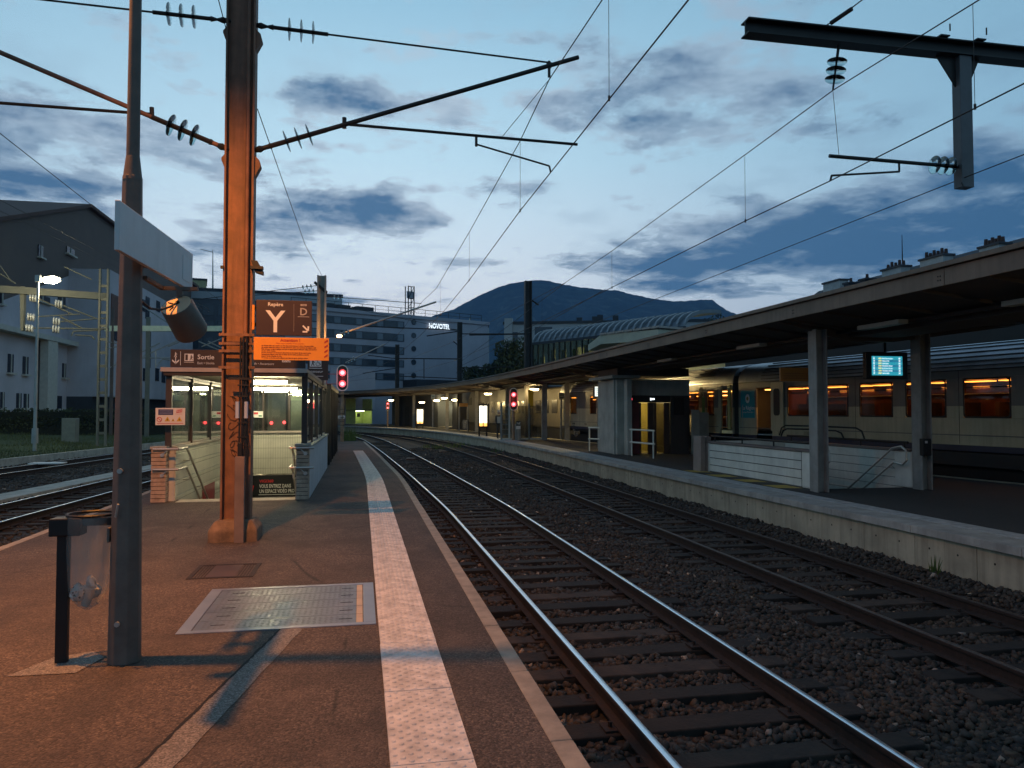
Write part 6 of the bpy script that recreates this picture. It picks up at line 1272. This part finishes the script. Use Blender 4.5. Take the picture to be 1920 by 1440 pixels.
for k in range(4): slabf(MB(), Fq, 1.0, 1.9, zt-2.4-k*2.1, zt-1.1-k*2.1, .0, .12).build('window', HG, T); slabf(MB(), Fq, .3, 1.7, zt-3.0-k*2.1, zt-2.6-k*2.1, 0, 1.1).build('balcony', BLW, T)
for px in (1080, 1110, 1120, 1150): s = sdist(Fq, px, 0, 0)[0]; slabf(MB(), Fq, s, s+.8, zt+.35, zt+1.1+random.uniform(0, .5), -4, -3).build('roof_vent', HD, T)
# ---- station hall with glass front and ribbed barrel roof
Fs = frame2(1000, 74, 1285, 61); Ls = Fs[3]; SHL = thing('station_hall', 'glass fronted station hall with ribbed curved roof behind the canopy', 'building', tuple(Fs[0]))
ze = PD(1000, 645, 74)[2]; a, u, n, _ = Fs; HALLG = glass('hall_glass', (.55, .58, .50), 1.0); CURT = mat('hall_pale', (.55, .52, .36), .7, var=.3, vscale=.6)
slabf(MB(), Fs, 0, Ls, -1, ze, -6.0, -5.9).build('rear_wall', CURT, SHL)
nb = 24
for k in range(nb+1):
    s = k*Ls/nb; slabf(MB(), Fs, s-.05, s+.05, 0, ze, -.02, .10).build('mullion', BLACK, SHL)
    if k < nb: slabf(MB(), Fs, s+.05, s+Ls/nb-.05, 0, ze-.1, .02, .04).build('pane', HALLG, SHL)
    if k < nb and k % 2 == 0: slabf(MB(), Fs, s+.1, s+Ls/nb-.1, 0, ze-.5+random.uniform(-.8, .3), -.9, -.8).build('blind', CURT, SHL)
slabf(MB(), Fs, -.1, Ls+.1, ze-.12, ze+.12, -.05, .2).build('eave_beam', HD, SHL)
for s in (2, 6, 10): q_ = a+u*s-n*3; light('hall_light', 'POINT', (q_.x, q_.y, 4.6), 420, (1, .92, .5), SHL, .1)
arc = [( -6*math.sin(t_)*1.0, ze+.12+2.5*(1-math.cos(t_))*1.0) for t_ in ()]
prof = [(0, 0), (-.25, .42), (-.8, .80), (-1.8, 1.12), (-3.0, 1.28), (-4.5, 1.34)]
mb = MB(); m = len(prof)
for s in (0, Ls): mb.v += [tuple(a+u*s+n*o+Vector((0, 0, ze+.1+z))) for o, z in prof]
mb.f = [(i, i+1, m+i+1, m+i) for i in range(m-1)]; mb.m = [0]*(m-1); mb.build('barrel_roof', mat('hall_roof', (.16, .19, .22), .45, .4, var=.15, vscale=.6), SHL, smooth=True)
for k in range(nb+1):
    s = k*Ls/nb; mb = MB(); vs = []
    for o, z in prof: vs += [tuple(a+u*(s+e)+n*(o+.02)+Vector((0, 0, ze+.1+z+h))) for e, h in ((-.10, 0), (.10, 0), (.10, .30), (-.10, .30))]
    mb.add(vs, [(i*4+j, i*4+(j+1) % 4, i*4+4+(j+1) % 4, i*4+4+j) for i in range(m-1) for j in range(4)]+[(3, 2, 1, 0), (m*4-4, m*4-3, m*4-2, m*4-1)]); mb.build('roof_rib', mat('hall_rib', (.24, .27, .30), .5, .3, var=.1), SHL)
# pale entrance canopy in front of it
Fc = frame2(1103, 52, 1235, 47); PC = thing('entrance_canopy', 'pale angular entrance canopy in front of the station hall', 'canopy', tuple(Fc[0])); a, u, n, Lc = Fc; CW = mat('canopy_cream', (.50, .47, .36), .7, var=.08)
zl, zr = PD(1103, 648, 52)[2], PD(1127, 628, 51)[2]; xm = sdist(Fc, 1127, 0, 0)[0]
def fp(s, z, o=0): q_ = a+u*s+n*o; return (q_.x, q_.y, z)
MB().prism([fp(0, zl-.35), fp(0, zl+.05), fp(xm, zr), fp(Lc, zr-.1), fp(Lc, zr-.75), fp(xm, zr-.6)], -n*5).build('fascia', CW, PC)
for s in np.linspace(xm, Lc-.5, 7): slabf(MB(), Fc, s, s+(Lc-xm)/8, zr-.02, zr+.10, -5, .1).build('roof_tile_strip', ALU, PC)
for s in (.2, Lc*.5, Lc-.3): slabf(MB(), Fc, s, s+.25, 0, zl-.3, -1, -.7).build('column', CW, PC)
# ---- station wing with the bright doorway
Fw = frame2(735, 92, 1010, 70); SW = thing('station_wing', 'low station wing with a bright yellow doorway seen under the canopy', 'building', tuple(Fw[0])); a, u, n, Lw = Fw
sa, sb = sdist(Fw, 821, 0, 0)[0], sdist(Fw, 848, 0, 0)[0]; STW = mat('wing_wall', (.07, .075, .085), .8, var=.12, vscale=.5)
slabf(MB(), Fw, 0, sa, -1, 4.2, -6, 0).build('wall', STW, SW); slabf(MB(), Fw, sb, Lw, -1, 4.2, -6, 0).build('wall', STW, SW); slabf(MB(), Fw, sa, sb, 2.75, 4.2, -6, 0).build('lintel', STW, SW)
YW = mat('yellow_wall', (.62, .52, .22), .6, var=.12); slabf(MB(), Fw, sa, sb, 0, 2.75, -3.0, -2.9).build('recess_back', YW, SW); slabf(MB(), Fw, sa, sb, -.1, .02, -3, .0).build('recess_floor', CONC, SW); slabf(MB(), Fw, sa+.3, sb-.6, 1.75, 2.4, -2.2, -1.9).build('recess_lamp', emis('recess_glow', (1, .93, .62), 6), SW)
for k, s in enumerate((.38, .55)): slabf(MB(), Fw, sa+(sb-sa)*s, sa+(sb-sa)*(s+.15), 0, 1.9, -2.88, -2.8).build('door', mat('wood_door', (.34, .20, .06), .5, var=.15), SW)
slabf(MB(), Fw, sa+.15, sa+.5, 1.1, 1.6, -2.88, -2.82).build('notice', BLACK, SW)
c = a+u*((sa+sb)/2)+n*(-1.0); light('recess_light', 'POINT', (c.x, c.y, 2.5), 110, (1, .82, .40), SW, .05)
for px in (745, 760, 880, 900, 960): s = sdist(Fw, px, 0, 0)[0]; slabf(MB(), Fw, s, s+.9, 0, 2.2, 0, .05).build('door_panel', HD, SW)
def wall_lamp(px, py, label):
    s, dd = sdist(Fw, px, 0, 0); q_ = a+u*s+n*.3; z = PD(px, py, dd)[2]; G = thing('wall_lamp', label, 'lamp', (q_.x, q_.y, z), 'wall lamps of the station wing'); MB().lathe((q_.x, q_.y, z), (0, 0, 1), [(0, .1), (.05, .3), (.15, .32), (.2, .1)], 12).build('globe', WARM, G, smooth=True); light('wall_light', 'POINT', (q_.x, q_.y, z-.3), 14, (1, .8, .4), G, .05)
wall_lamp(823, 753, 'globe lamp at the left of the bright doorway'); wall_lamp(857, 752, 'globe lamp at the right of the bright doorway')
# ---- old building with chimneys, right
xr = 40; OB2 = thing('chimney_building', 'old building with a slate roof and chimney stacks behind the canopy at right', 'building', (xr, 42, 0)); zr = PX(1780, 482, xr)[2]
y0, y1 = PX(1990, 420, xr)[1], PX(1535, 545, xr)[1]; SLT = mat('slate', (.045, .045, .055), .7, var=.25, vscale=1.5, bump=.4, bscale=8); OW = mat('old_wall', (.30, .27, .22), .8, var=.15, vscale=.6)
MB().prism([(xr, y0, zr), (xr-6, y0, zr-4.2), (xr+6, y0, zr-4.2)], (0, y1-y0, 0)).build('roof', SLT, OB2); MB().box(xr-5.6, xr+5.6, y0+.3, y1-.3, -1, zr-4.2).build('wall', OW, OB2)
CHW = mat('chimney_render', (.42, .42, .42), .8, var=.15); POT = mat('chimney_pot', (.07, .035, .03), .8, var=.2)
for (px0, px1, py0, pots) in ((1553, 1584, 517, 0), (1592, 1603, 520, 1), (1622, 1634, 513, 1), (1664, 1700, 492, 5), (1736, 1780, 472, 6), (1848, 1886, 450, 6)):
    ya, yb = PX(px1, py0, xr-.8)[1], PX(px0, py0, xr-.8)[1]; zt = PX((px0+px1)/2, py0+13, xr-.8)[2]; c = MB().box(xr-1.3, xr-.5, ya, yb, zr-2.5, zt).build('chimney_stack', CHW if pots != 1 else SLT, OB2); MB().box(xr-1.4, xr-.4, ya-.1, yb+.1, zt, zt+.14).build('stack_cap', SLT, c)
    for k in range(pots): yy = ya+(yb-ya)*(k+.5)/pots; MB().cyl((xr-.9, yy, zt+.14), (xr-.9, yy, zt+.5+.12*(k % 2)), .13, .10, 8).build('chimney_pot', POT, c)
p = PX(1692, 490, xr-.5); MB().cyl(p, (p[0], p[1], PX(1692, 440, xr-.5)[2]), .05, .02, 6).build('antenna', DARKST, OB2)
# ---- distant masts
def pmast(px, py, d, label, arms=()):
    x, y, z = PD(px, py, d); M = far_mast(x, y, z, .22, label)
    for (p, q_) in arms: MB().cyl(PD(*p, d), PD(*q_, d), .05, n=6).build('tube', DARKST, M)
pmast(990, 527, 49, 'tall dark mast rising through the canopy against the mountain', [((993, 560), (1010, 572)), ((985, 626), (880, 628))])
pmast(862, 604, 71, 'dark mast in front of the hotel facade, right one', [((860, 619), (685, 612)), ((860, 690), (960, 688)), ((860, 621), (800, 630)), ((862, 650), (850, 640)), ((860, 673), (740, 672)), ((862, 626), (990, 626))])
pmast(745, 646, 86, 'dark mast in front of the hotel facade, middle one', [((745, 672), (862, 673)), ((745, 705), (862, 710)), ((745, 673), (690, 666)), ((795, 672), (795, 710)), ((745, 690), (680, 700))])
for (p, q_, d) in (((800, 700), (860, 705), 80),): pass
wire('cross_span', [PD(620, 570, 60), PD(860, 619, 72)], .02, 'thin span wire crossing in front of the hotel', (), 'overhead line wires')
wire('span_wire', [PD(862, 680, 72), PD(1020, 560, 40), PD(1060, 530, 28)], .014, 'slanting wire from the right hotel mast up past the mountain', (), 'overhead line wires')
wire('span_wire', [PD(860, 688, 72), PD(990, 625, 49), PD(1130, 545, 30)], .014, 'second slanting wire below the mountain', (), 'overhead line wires')
# ---- trees and bushes
LEAF = mat('dusk_leaf', (.035, .05, .025), .8, var=.4, vscale=2); BARK = mat('bark', (.05, .04, .03), .9, var=.3)
def leaves(name, blobs, n, size, parent, matl=LEAF):
    tot = sum(b[3]*b[4]*b[5] for b in blobs); V = []; Fc_ = []
    for (cx, cy, cz, rx, ry, rz) in blobs:
        k = int(n*rx*ry*rz/tot)
        for _ in range(k):
            v = rng.normal(size=3); v /= np.linalg.norm(v); r_ = rng.uniform(.55, 1.08)**.6; p = np.array([cx+v[0]*rx*r_, cy+v[1]*ry*r_, cz+v[2]*rz*r_])
            a1 = rng.normal(size=3); a1 /= np.linalg.norm(a1); b1 = np.cross(a1, rng.normal(size=3)); b1 /= np.linalg.norm(b1)+1e-9; s = size*rng.uniform(.6, 1.4); o = len(V)
            V += [tuple(p-a1*s), tuple(p+b1*s*.5), tuple(p+a1*s), tuple(p-b1*s*.5)]; Fc_.append((o, o+1, o+2, o+3))
    mb = MB(); mb.v = V; mb.f = Fc_; mb.m = [0]*len(Fc_); return mb.build(name, matl, parent)
def tree(px, py, d, h, w, label, n=2500, name='tree', size=.22, group=None):
    x, y, z = PD(px, py, d); T = thing(name, label, 'tree', (x, y, -.5), group); zt = z
    MB().cyl((x, y, -.8), (x+.1, y, zt-h*.55), .22, .10, 8).build('trunk', BARK, T); 
    for k in range(4): q_ = k*1.6; MB().cyl((x+.05, y, zt-h*.75), (x+w*.5*math.cos(q_), y+w*.5*math.sin(q_), zt-h*.35), .09, .03, 6).build('limb', BARK, T)
    bl = [(x+random.uniform(-.55, .55)*w, y+random.uniform(-.5, .5)*w, zt-h*random.uniform(.22, .8), w*random.uniform(.35, .55), w*random.uniform(.35, .55), h*random.uniform(.16, .28)) for _ in range(9)]+[(x, y, zt-h*.25, w*.4, w*.4, h*.25)]
    leaves('crown', bl, n, size, T)
tree(972, 632, 88, 6.5, 3.0, 'dark round tree beside the mast in front of the pale building', 3500); tree(890, 686, 92, 3.0, 2.2, 'low dark tree at the foot of the tower', 1500); tree(915, 682, 90, 3.5, 2.4, 'low dark tree between the tower and the pale building', 1800); tree(940, 672, 92, 4.5, 2.2, 'dark tree just left of the round tree', 2000)
tree(1310, 600, 150, 8, 3.5, 'far tree above the curved hall roof', 1500, size=.3); tree(1345, 588, 150, 10, 4, 'far tree nearest the canopy edge on the skyline', 1800, size=.3)
WD = mat('weed_green', (.10, .14, .03), .8, var=.3, vscale=3)
def weeds(px, py, zg, n, r, h, label):
    x, y, _ = ray(px, py); t_ = (zg-CZ)/ray(px, py)[2]; x, y = ray(px, py)[0]*t_, ray(px, py)[1]*t_; mb = MB()
    for k in range(n):
        a_, q_ = random.uniform(0, 6.3), random.random()**.5*r; bx, by = x+q_*math.cos(a_), y+q_*math.sin(a_); lx, ly, hh = random.gauss(0, .12)*h, random.gauss(0, .12)*h, h*random.uniform(.4, 1.1); w = .012+.006*h
        mb.add([(bx-w, by, zg-.03), (bx+w, by, zg-.03), (bx+lx*.5+w*.7, by+ly*.5, zg+hh*.6), (bx+lx, by+ly, zg+hh), (bx+lx*.5-w*.7, by+ly*.5, zg+hh*.6)], [(0, 1, 2, 3, 4)])
    o = one(mb, 'weed_clump', WD, label, 'weeds', 'weed clumps by the tracks'); return o
weeds(655, 826, -.75, 110, .55, 1.15, 'tall weeds growing behind the end of the near platform'); weeds(668, 822, -.75, 60, .5, .6, 'lower weeds right of the tall clump at the platform end')
weeds(815, 842, -.72, 90, .9, .35, 'weeds between the rails near the turnout, left patch'); weeds(860, 838, -.72, 80, .8, .32, 'weeds beside the far platform wall near the turnout'); weeds(935, 850, -.7, 50, .5, .3, 'small weeds along the far platform wall'); weeds(1145, 895, -.66, 50, .4, .25, 'weeds at the wall below the lift tower'); weeds(1755, 1078, -.62, 14, .08, .28, 'thin grass tuft against the near wall panels')
# turnout levers and point machines
PMM = mat('point_orange', (.10, .055, .035), .7, var=.2)
for k, (px, py, lab) in enumerate(((770, 862, 'rusty point machine beside the nearest track'), (803, 842, 'rusty point rod box further up the turnout'), (830, 848, 'rusty point rod box nearest the weeds'), (742, 846, 'small rusty box left of the nearest track'), (925, 856, 'rusty box beside the dull track'))):
    t_ = (-.7-CZ)/ray(px, py)[2]; x, y = ray(px, py)[0]*t_, ray(px, py)[1]*t_; G = thing('point_machine', lab, 'point machine', (x, y, -.75), 'turnout gear'); MB().box(x-.22, x+.22, y-.3, y+.3, -.78, -.62).build('case', PMM, G, bevel=.03); MB().cyl((x, y, -.5), (x+.1, y, -.2), .02, n=6).build('lever', PMM, G); MB().box(x-.1, x+1.2, y-.03, y+.03, -.68, -.64).build('rod', RUST, G)
# ================================================================== LEFT SIDE
LW = mat('flats_wall', (.50, .47, .50), .85, var=.10, vscale=.4, streak=.12); LDK = mat('flats_attic', (.13, .095, .08), .8, var=.15, vscale=.3); LPI = mat('flats_pillar', (.50, .48, .42), .8, var=.1); LWI = mat('flats_window', (.03, .035, .05), .2, var=.1); RTL = mat('roof_tile_red', (.09, .045, .035), .8, var=.2)
X = -30; AP = thing('apartment_block', 'tall grey apartment block with sloping roof behind the left tracks', 'building', (X, 95, 0))
def q3(px, py, xx=X): return PX(px, py, xx)
zr_ = q3(163, 388)[2]; zA = q3(0, 412)[2]; yA, yR = q3(0, 412)[1], q3(163, 388)[1]; sl_ = (zr_-zA)/(yR-yA); yS = yA-16; zS = zA-sl_*16
atl = 7.0
def prof_(dz): return [(X, yS, zS-dz), (X, yR, zr_-dz), (X, 150, zr_-dz)]
tp = prof_(0); md = prof_(atl)
MB().prism([tp[0], tp[1], tp[2], md[2], md[1], md[0]], (-14, 0, 0)).build('attic_storey', LDK, AP)
MB().prism([(X+.02, yS, -1), (X+.02, yS, zS-atl), (X+.02, yR, zr_-atl), (X+.02, 150, zr_-atl), (X+.02, 150, -1)], (-13.5, 0, 0)).build('wall', LW, AP)
MB().prism([(X+.5, yS, zS), (X+.5, yR, zr_), (X+.5, yR, zr_+.35), (X+.5, yS, zS+.35)], (-15, 0, 0)).build('roof', RTL, AP); MB().prism([(X+.5, yR, zr_), (X+.5, 150, zr_), (X+.5, 150, zr_+.35), (X+.5, yR, zr_+.35)], (-15, 0, 0)).build('roof', RTL, AP)
zs_ = q3(0, 612)[2]; MB().box(X, X+1.1, yS, 150, zs_-.45, zs_).build('balcony_slab', LPI, AP)
for (pa, pb) in ((68, 87), (145, 160)): ya, yb = q3(pa, 700)[1], q3(pb, 700)[1]; MB().box(X+.3, X+1.0, ya, yb, -.5, zs_-.45).build('pillar', LPI, AP)
def lwin(px0, py0, px1, py1, nm='window'): a_, b_2 = q3(px0, py0), q3(px1, py1); MB().box(X+.0, X+.10, a_[1], b_2[1], min(a_[2], b_2[2]), max(a_[2], b_2[2])).build(nm, LWI, AP); w_o = AP.children[-1]; zl_, zh_ = min(a_[2], b_2[2]), max(a_[2], b_2[2]); y0_, y1_ = sorted((a_[1], b_2[1])); MB().box(X, X+.35, y0_-.15, y1_+.15, zl_-.18, zl_-.02).build('sill', LPI, w_o); MB().box(X, X+.16, (y0_+y1_)/2-.06, (y0_+y1_)/2+.06, zl_, zh_).build('glazing_bar', LPI, w_o)
for w_ in ((71, 458, 79, 484), (124, 461, 138, 481), (14, 663, 23, 699), (42, 668, 51, 702), (92, 677, 100, 709), (116, 681, 122, 708), (30, 737, 38, 765), (44, 738, 52, 765), (0, 735, 6, 765), (88, 741, 114, 766), (63, 548, 92, 570), (108, 546, 121, 575), (0, 545, 4, 570), (153, 612, 166, 616), (182, 700, 190, 735)): lwin(*w_)
p = q3(40, 640); 
# lower wing, seen right of the lamp post
X2 = -26; LB = thing('lower_apartment_wing', 'lower pale apartment wing with tall narrow windows right of the lamp post', 'building', (X2, 120, 0)); ya = PX(205, 600, X2)[1]; yb = PX(362, 600, X2)[1]; zt = PX(268, 540, X2)[2]
MB().box(X2-12, X2, ya, yb, 3.2, zt).build('wall', LW, LB); MB().box(X2-12, X2-1.5, ya, yb, -1, 3.2).build('recessed_base', HD, LB)
for (px, y0, y1) in ((273, 555, 600), (275, 620, 690), (293, 563, 586), (265, 560, 585), (291, 690, 715), (303, 695, 718), (268, 690, 715), (215, 560, 640), (224, 600, 650)): a_ = PX(px, y0, X2); b_2 = PX(px+6, y1, X2); MB().box(X2, X2+.08, a_[1], b_2[1], min(a_[2], b_2[2]), max(a_[2], b_2[2])).build('window', LWI, LB)
a_ = PX(208, 550, X2); b_2 = PX(230, 620, X2); MB().box(X2, X2+.1, a_[1], b_2[1], b_2[2], a_[2]).build('red_brown_panel', mat('redbrown', (.12, .05, .035), .7, var=.15), LB)
T, Fq, zt = block(255, 640, 548, 150, 12, 'glass_office_block', 'dark office block behind the speaker and signs', mat('office_dark', (.05, .06, .08), .4, var=.15, vscale=.3))
slabf(MB(), Fq, 0, Fq[3], zt-1.6, zt-.3, 0, .2).build('pale_band', BLW, T)
for k in range(7):
    for j in range(4): slabf(MB(), Fq, 8+k*2.6, 10+k*2.6, zt-4.6-j*3, zt-2.6-j*3, 0, .08).build('window', HG, T)
MB().cyl(PD(399, 545, 150), PD(399, 468, 150), .16, .06, 6).build('aerial_mast', STEELW, T); MB().cyl(PD(376, 467, 150), PD(399, 473, 150), .06, n=5).build('aerial_boom', STEELW, T)
YB = block(357, 384, 525, 170, 8, 'yellow_block', 'small yellowish block on the skyline beside the aerial', mat('block_yellow', (.40, .36, .20), .8, var=.15))[0]
# hedge
HDG = thing('hedge', 'long clipped dark hedge along the grass bank', 'hedge', (-27, 72, 0)); hb = []
hp = [PD(-60, 806, 62), PD(60, 806, 64), PD(150, 806, 66), PD(240, 806, 68), PD(330, 806, 72)]
HL = mat('hedge_leaf', (.05, .06, .022), .85, var=.45, vscale=1.2); mb = MB(); path = [(q_[0], q_[1]) for q_ in hp]
mb.sweep([(-.55, -.2), (.55, -.2), (.5, 1.62), (-.5, 1.62)], path); mb.build('hedge_core', mat('hedge_core', (.015, .018, .010), .95, var=.3), HDG)
for (q0, q1) in zip(path[:-1], path[1:]):
    for k in range(26): u_ = k/26; hb.append((q0[0]+(q1[0]-q0[0])*u_, q0[1]+(q1[1]-q0[1])*u_, .85, .62, .75, .98+random.uniform(-.06, .06)))
leaves('hedge_foliage', hb, 15000, .11, HDG, HL)
# grass tufts
mb = MB(); 
for k in range(14000):
    y = random.uniform(26, 64); x = kerbx(y)-.25-random.random()**1.3*11; dd = kerbx(y)-x; z = -.48+min(.75, dd*.055)+.07*math.sin(x*.9+y*.6)*min(1, dd/2)-.02; h_ = random.uniform(.08, .22); w = .02; a_ = random.uniform(0, 3.1); c_, s_ = math.cos(a_)*w, math.sin(a_)*w
    mb.add([(x-c_, y-s_, z), (x+c_, y+s_, z), (x+random.gauss(0, .05), y+random.gauss(0, .05), z+h_)], [(0, 1, 2)])
o = mb.build('grass_blades', mat('grass_blade', (.085, .10, .03), .8, var=.4, vscale=.6), None, kind='stuff'); o['label'] = 'short grass on the bank beyond the left tracks'; o['category'] = 'grass'
# yard lamp
YL = thing('yard_lamp', 'lit yard lamp on a slim pole at far left', 'lamp post', PD(65, 835, 47.5)); d = 47.5; b0 = Vector(PD(65, 835, d)); tp_ = Vector(PD(73, 525, d)); tp_.x, tp_.y = b0.x, b0.y; tp_.z = PD(70, 525, d)[2]
MB().cyl(b0-Vector((0, 0, .3)), tp_, .10, .055, 8).build('pole', STEELW, YL, smooth=True); MB().cyl(b0+Vector((0, 0, .1)), b0+Vector((0, 0, .9)), .17, .16, 8).build('base_sleeve', STEELW, YL); hd_ = Vector(PD(95, 519, d)); hd_.z = tp_.z+.06
MB().box(tp_.x-.12, tp_.x+.12, tp_.y-.12, tp_.y+.12, tp_.z-.1, tp_.z+.25).build('joint', STEELW, YL); e = (hd_-tp_); MB().lathe(tp_+e*.3, e, [(0, .06), (.12, .17), (.55, .22), (.85, .08)], 10).build('lantern', emis('yard_glow', (1, .92, .62), 18), YL, smooth=True); light('yard_light', 'POINT', (hd_.x, hd_.y, hd_.z-.35), 480, (1, .86, .50), YL, .06)
# portal gantries over the left tracks
GP = mat('gantry_pale', (.16, .16, .125), .6, .1, var=.12); d = 52
GA = thing('catenary_gantry', 'pale lattice gantry with insulators over the left tracks', 'gantry', PD(190, 825, d)); b0 = PD(190, 825, d); zt = PD(200, 505, d)[2]
for ox in (-.22, .22): MB().box(b0[0]+ox-.05, b0[0]+ox+.05, b0[1]-.12, b0[1]+.12, -.4, zt).build('mast_leg', GP, GA)
for k in range(12): z = .3+k*(zt-.6)/12; MB().box(b0[0]-.17, b0[0]+.17, b0[1]-.03, b0[1]+.03, z, z+.16).build('batten', GP, GA)
def gbar(p, q_, r, nm='beam', dd=d, mt=GP, par=None): return MB().cyl(PD(*p, dd), PD(*q_, dd), r, n=6).build(nm, mt, par or GA)
bm = MB(); A0, B0 = Vector(PD(-120, 533, d)), Vector(PD(203, 533, d)); B0.z = A0.z; bm.prism([A0+Vector((0, 0, -.2)), B0+Vector((0, 0, -.2)), B0+Vector((0, 0, .2)), A0+Vector((0, 0, .2))], (0, .35, 0)); bm.build('cross_beam', GP, GA)
MB().prism([PD(37, 537, d), PD(46, 537, d), PD(43, 620, d), PD(38, 620, d)], (0, .3, 0)).build('drop_post', GP, GA)
GI = mat('insulator_white', (.62, .62, .58), .3, var=.1)
for (px, py) in ((60, 558), (108, 569), (56, 594), (104, 602), (53, 615), (103, 617)):
    for k in range(3): c = Vector(PD(px-5+5*k, py+k*.8, d)); MB().lathe(c, (1, .2, 0), [(0, .04), (.03, .24), (.10, .22), (.13, .04)], 10).build('insulator_disc', GI, GA, smooth=True)
gbar((68, 558), (138, 590), .04, 'stay'); gbar((116, 572), (180, 597), .04, 'stay'); gbar((64, 594), (150, 589), .035, 'tube'); gbar((112, 603), (202, 596), .035, 'tube'); gbar((60, 615), (205, 617), .045, 'tube'); gbar((0, 513), (30, 532), .035, 'stay'); gbar((0, 498), (22, 528), .03, 'stay'); gbar((120, 500), (172, 524), .035, 'stay'); gbar((113, 594), (153, 615), .05, 'tube'); gbar((134, 630), (137, 622), .04, 'hook'); gbar((137, 621), (190, 619), .04, 'tube'); gbar((140, 628), (172, 630), .04, 'tube'); gbar((172, 630), (178, 637), .05, 'hook')
d = 66; GB = thing('catenary_gantry', 'brightly lit gantry beam behind the loudspeaker', 'gantry', PD(205, 800, d))
A0, B0 = Vector(PD(196, 616, d)), Vector(PD(425, 616, d)); MB().prism([A0+Vector((0, 0, -.2)), B0+Vector((0, 0, -.2)), B0+Vector((0, 0, .22)), A0+Vector((0, 0, .22))], (0, .3, 0)).build('cross_beam', mat('gantry_lamplit', (.85, .83, .55), .6, var=.08), GB)  # pale yellow of the beam has the lamp light put into its colour
for p, q_ in (((266, 660), (300, 643)), ((268, 668), (335, 638)), ((315, 650), (348, 636)), ((262, 671), (325, 671)), ((292, 687), (305, 673)), ((305, 673), (322, 676)), ((372, 640), (418, 660)), ((378, 650), (418, 634)), ((262, 571), (322, 610)), ((390, 640), (420, 655)), ((292, 655), (292, 690)), ((200, 640), (225, 645)), ((198, 655), (225, 648)), ((205, 690), (222, 680))): gbar(p, q_, .05, 'tube', d, STEELW, GB)
x_, y_, _ = PD(213, 800, d); MB().box(x_-.3, x_-.1, y_-.1, y_+.1, -.3, 9.5).build('mast_leg', LDK, GB); x_, y_, _ = PD(275, 800, d); MB().box(x_-.15, x_+.15, y_-.1, y_+.1, -.3, 9.0).build('mast_leg', GP, GB)
light_ = None
one(MB().box(-18.3, -17.5, 52.5, 53.2, -.3, 1.25), 'trackside_cabinet', mat('cabinet_green', (.16, .18, .15), .6, var=.15), 'grey-green trackside cabinet beside the pale gantry mast', 'cabinet', bevel=.03)
one(MB().box(-13.9, -12.6, 36.2, 36.9, -.57, -.52), 'white_board', mat('board_white', (.75, .74, .70), .6, var=.05), 'white board lying on the track nearest the grass', 'board')
# ================================================================== AIR
if True:
    mb = MB().box(-2500, 2500, -30, 4300, -1.9, HAZE_TOP); hz = bpy.data.materials.new('haze'); hz.use_nodes = True; q = NT(hz.node_tree); q.n.clear()
    pv = q.new('ShaderNodeVolumePrincipled'); pv.inputs['Color'].default_value = (.22, .52, 1, 1); pv.inputs['Density'].default_value = 1.05e-4; pv.inputs['Anisotropy'].default_value = .2
    ou = q.new('ShaderNodeOutputMaterial'); q.l.new(pv.outputs[0], ou.inputs['Volume']); o = mb.build('haze', hz, None); o['kind'] = 'stuff'; o['label'] = 'thin blue evening haze'; o['category'] = 'haze'
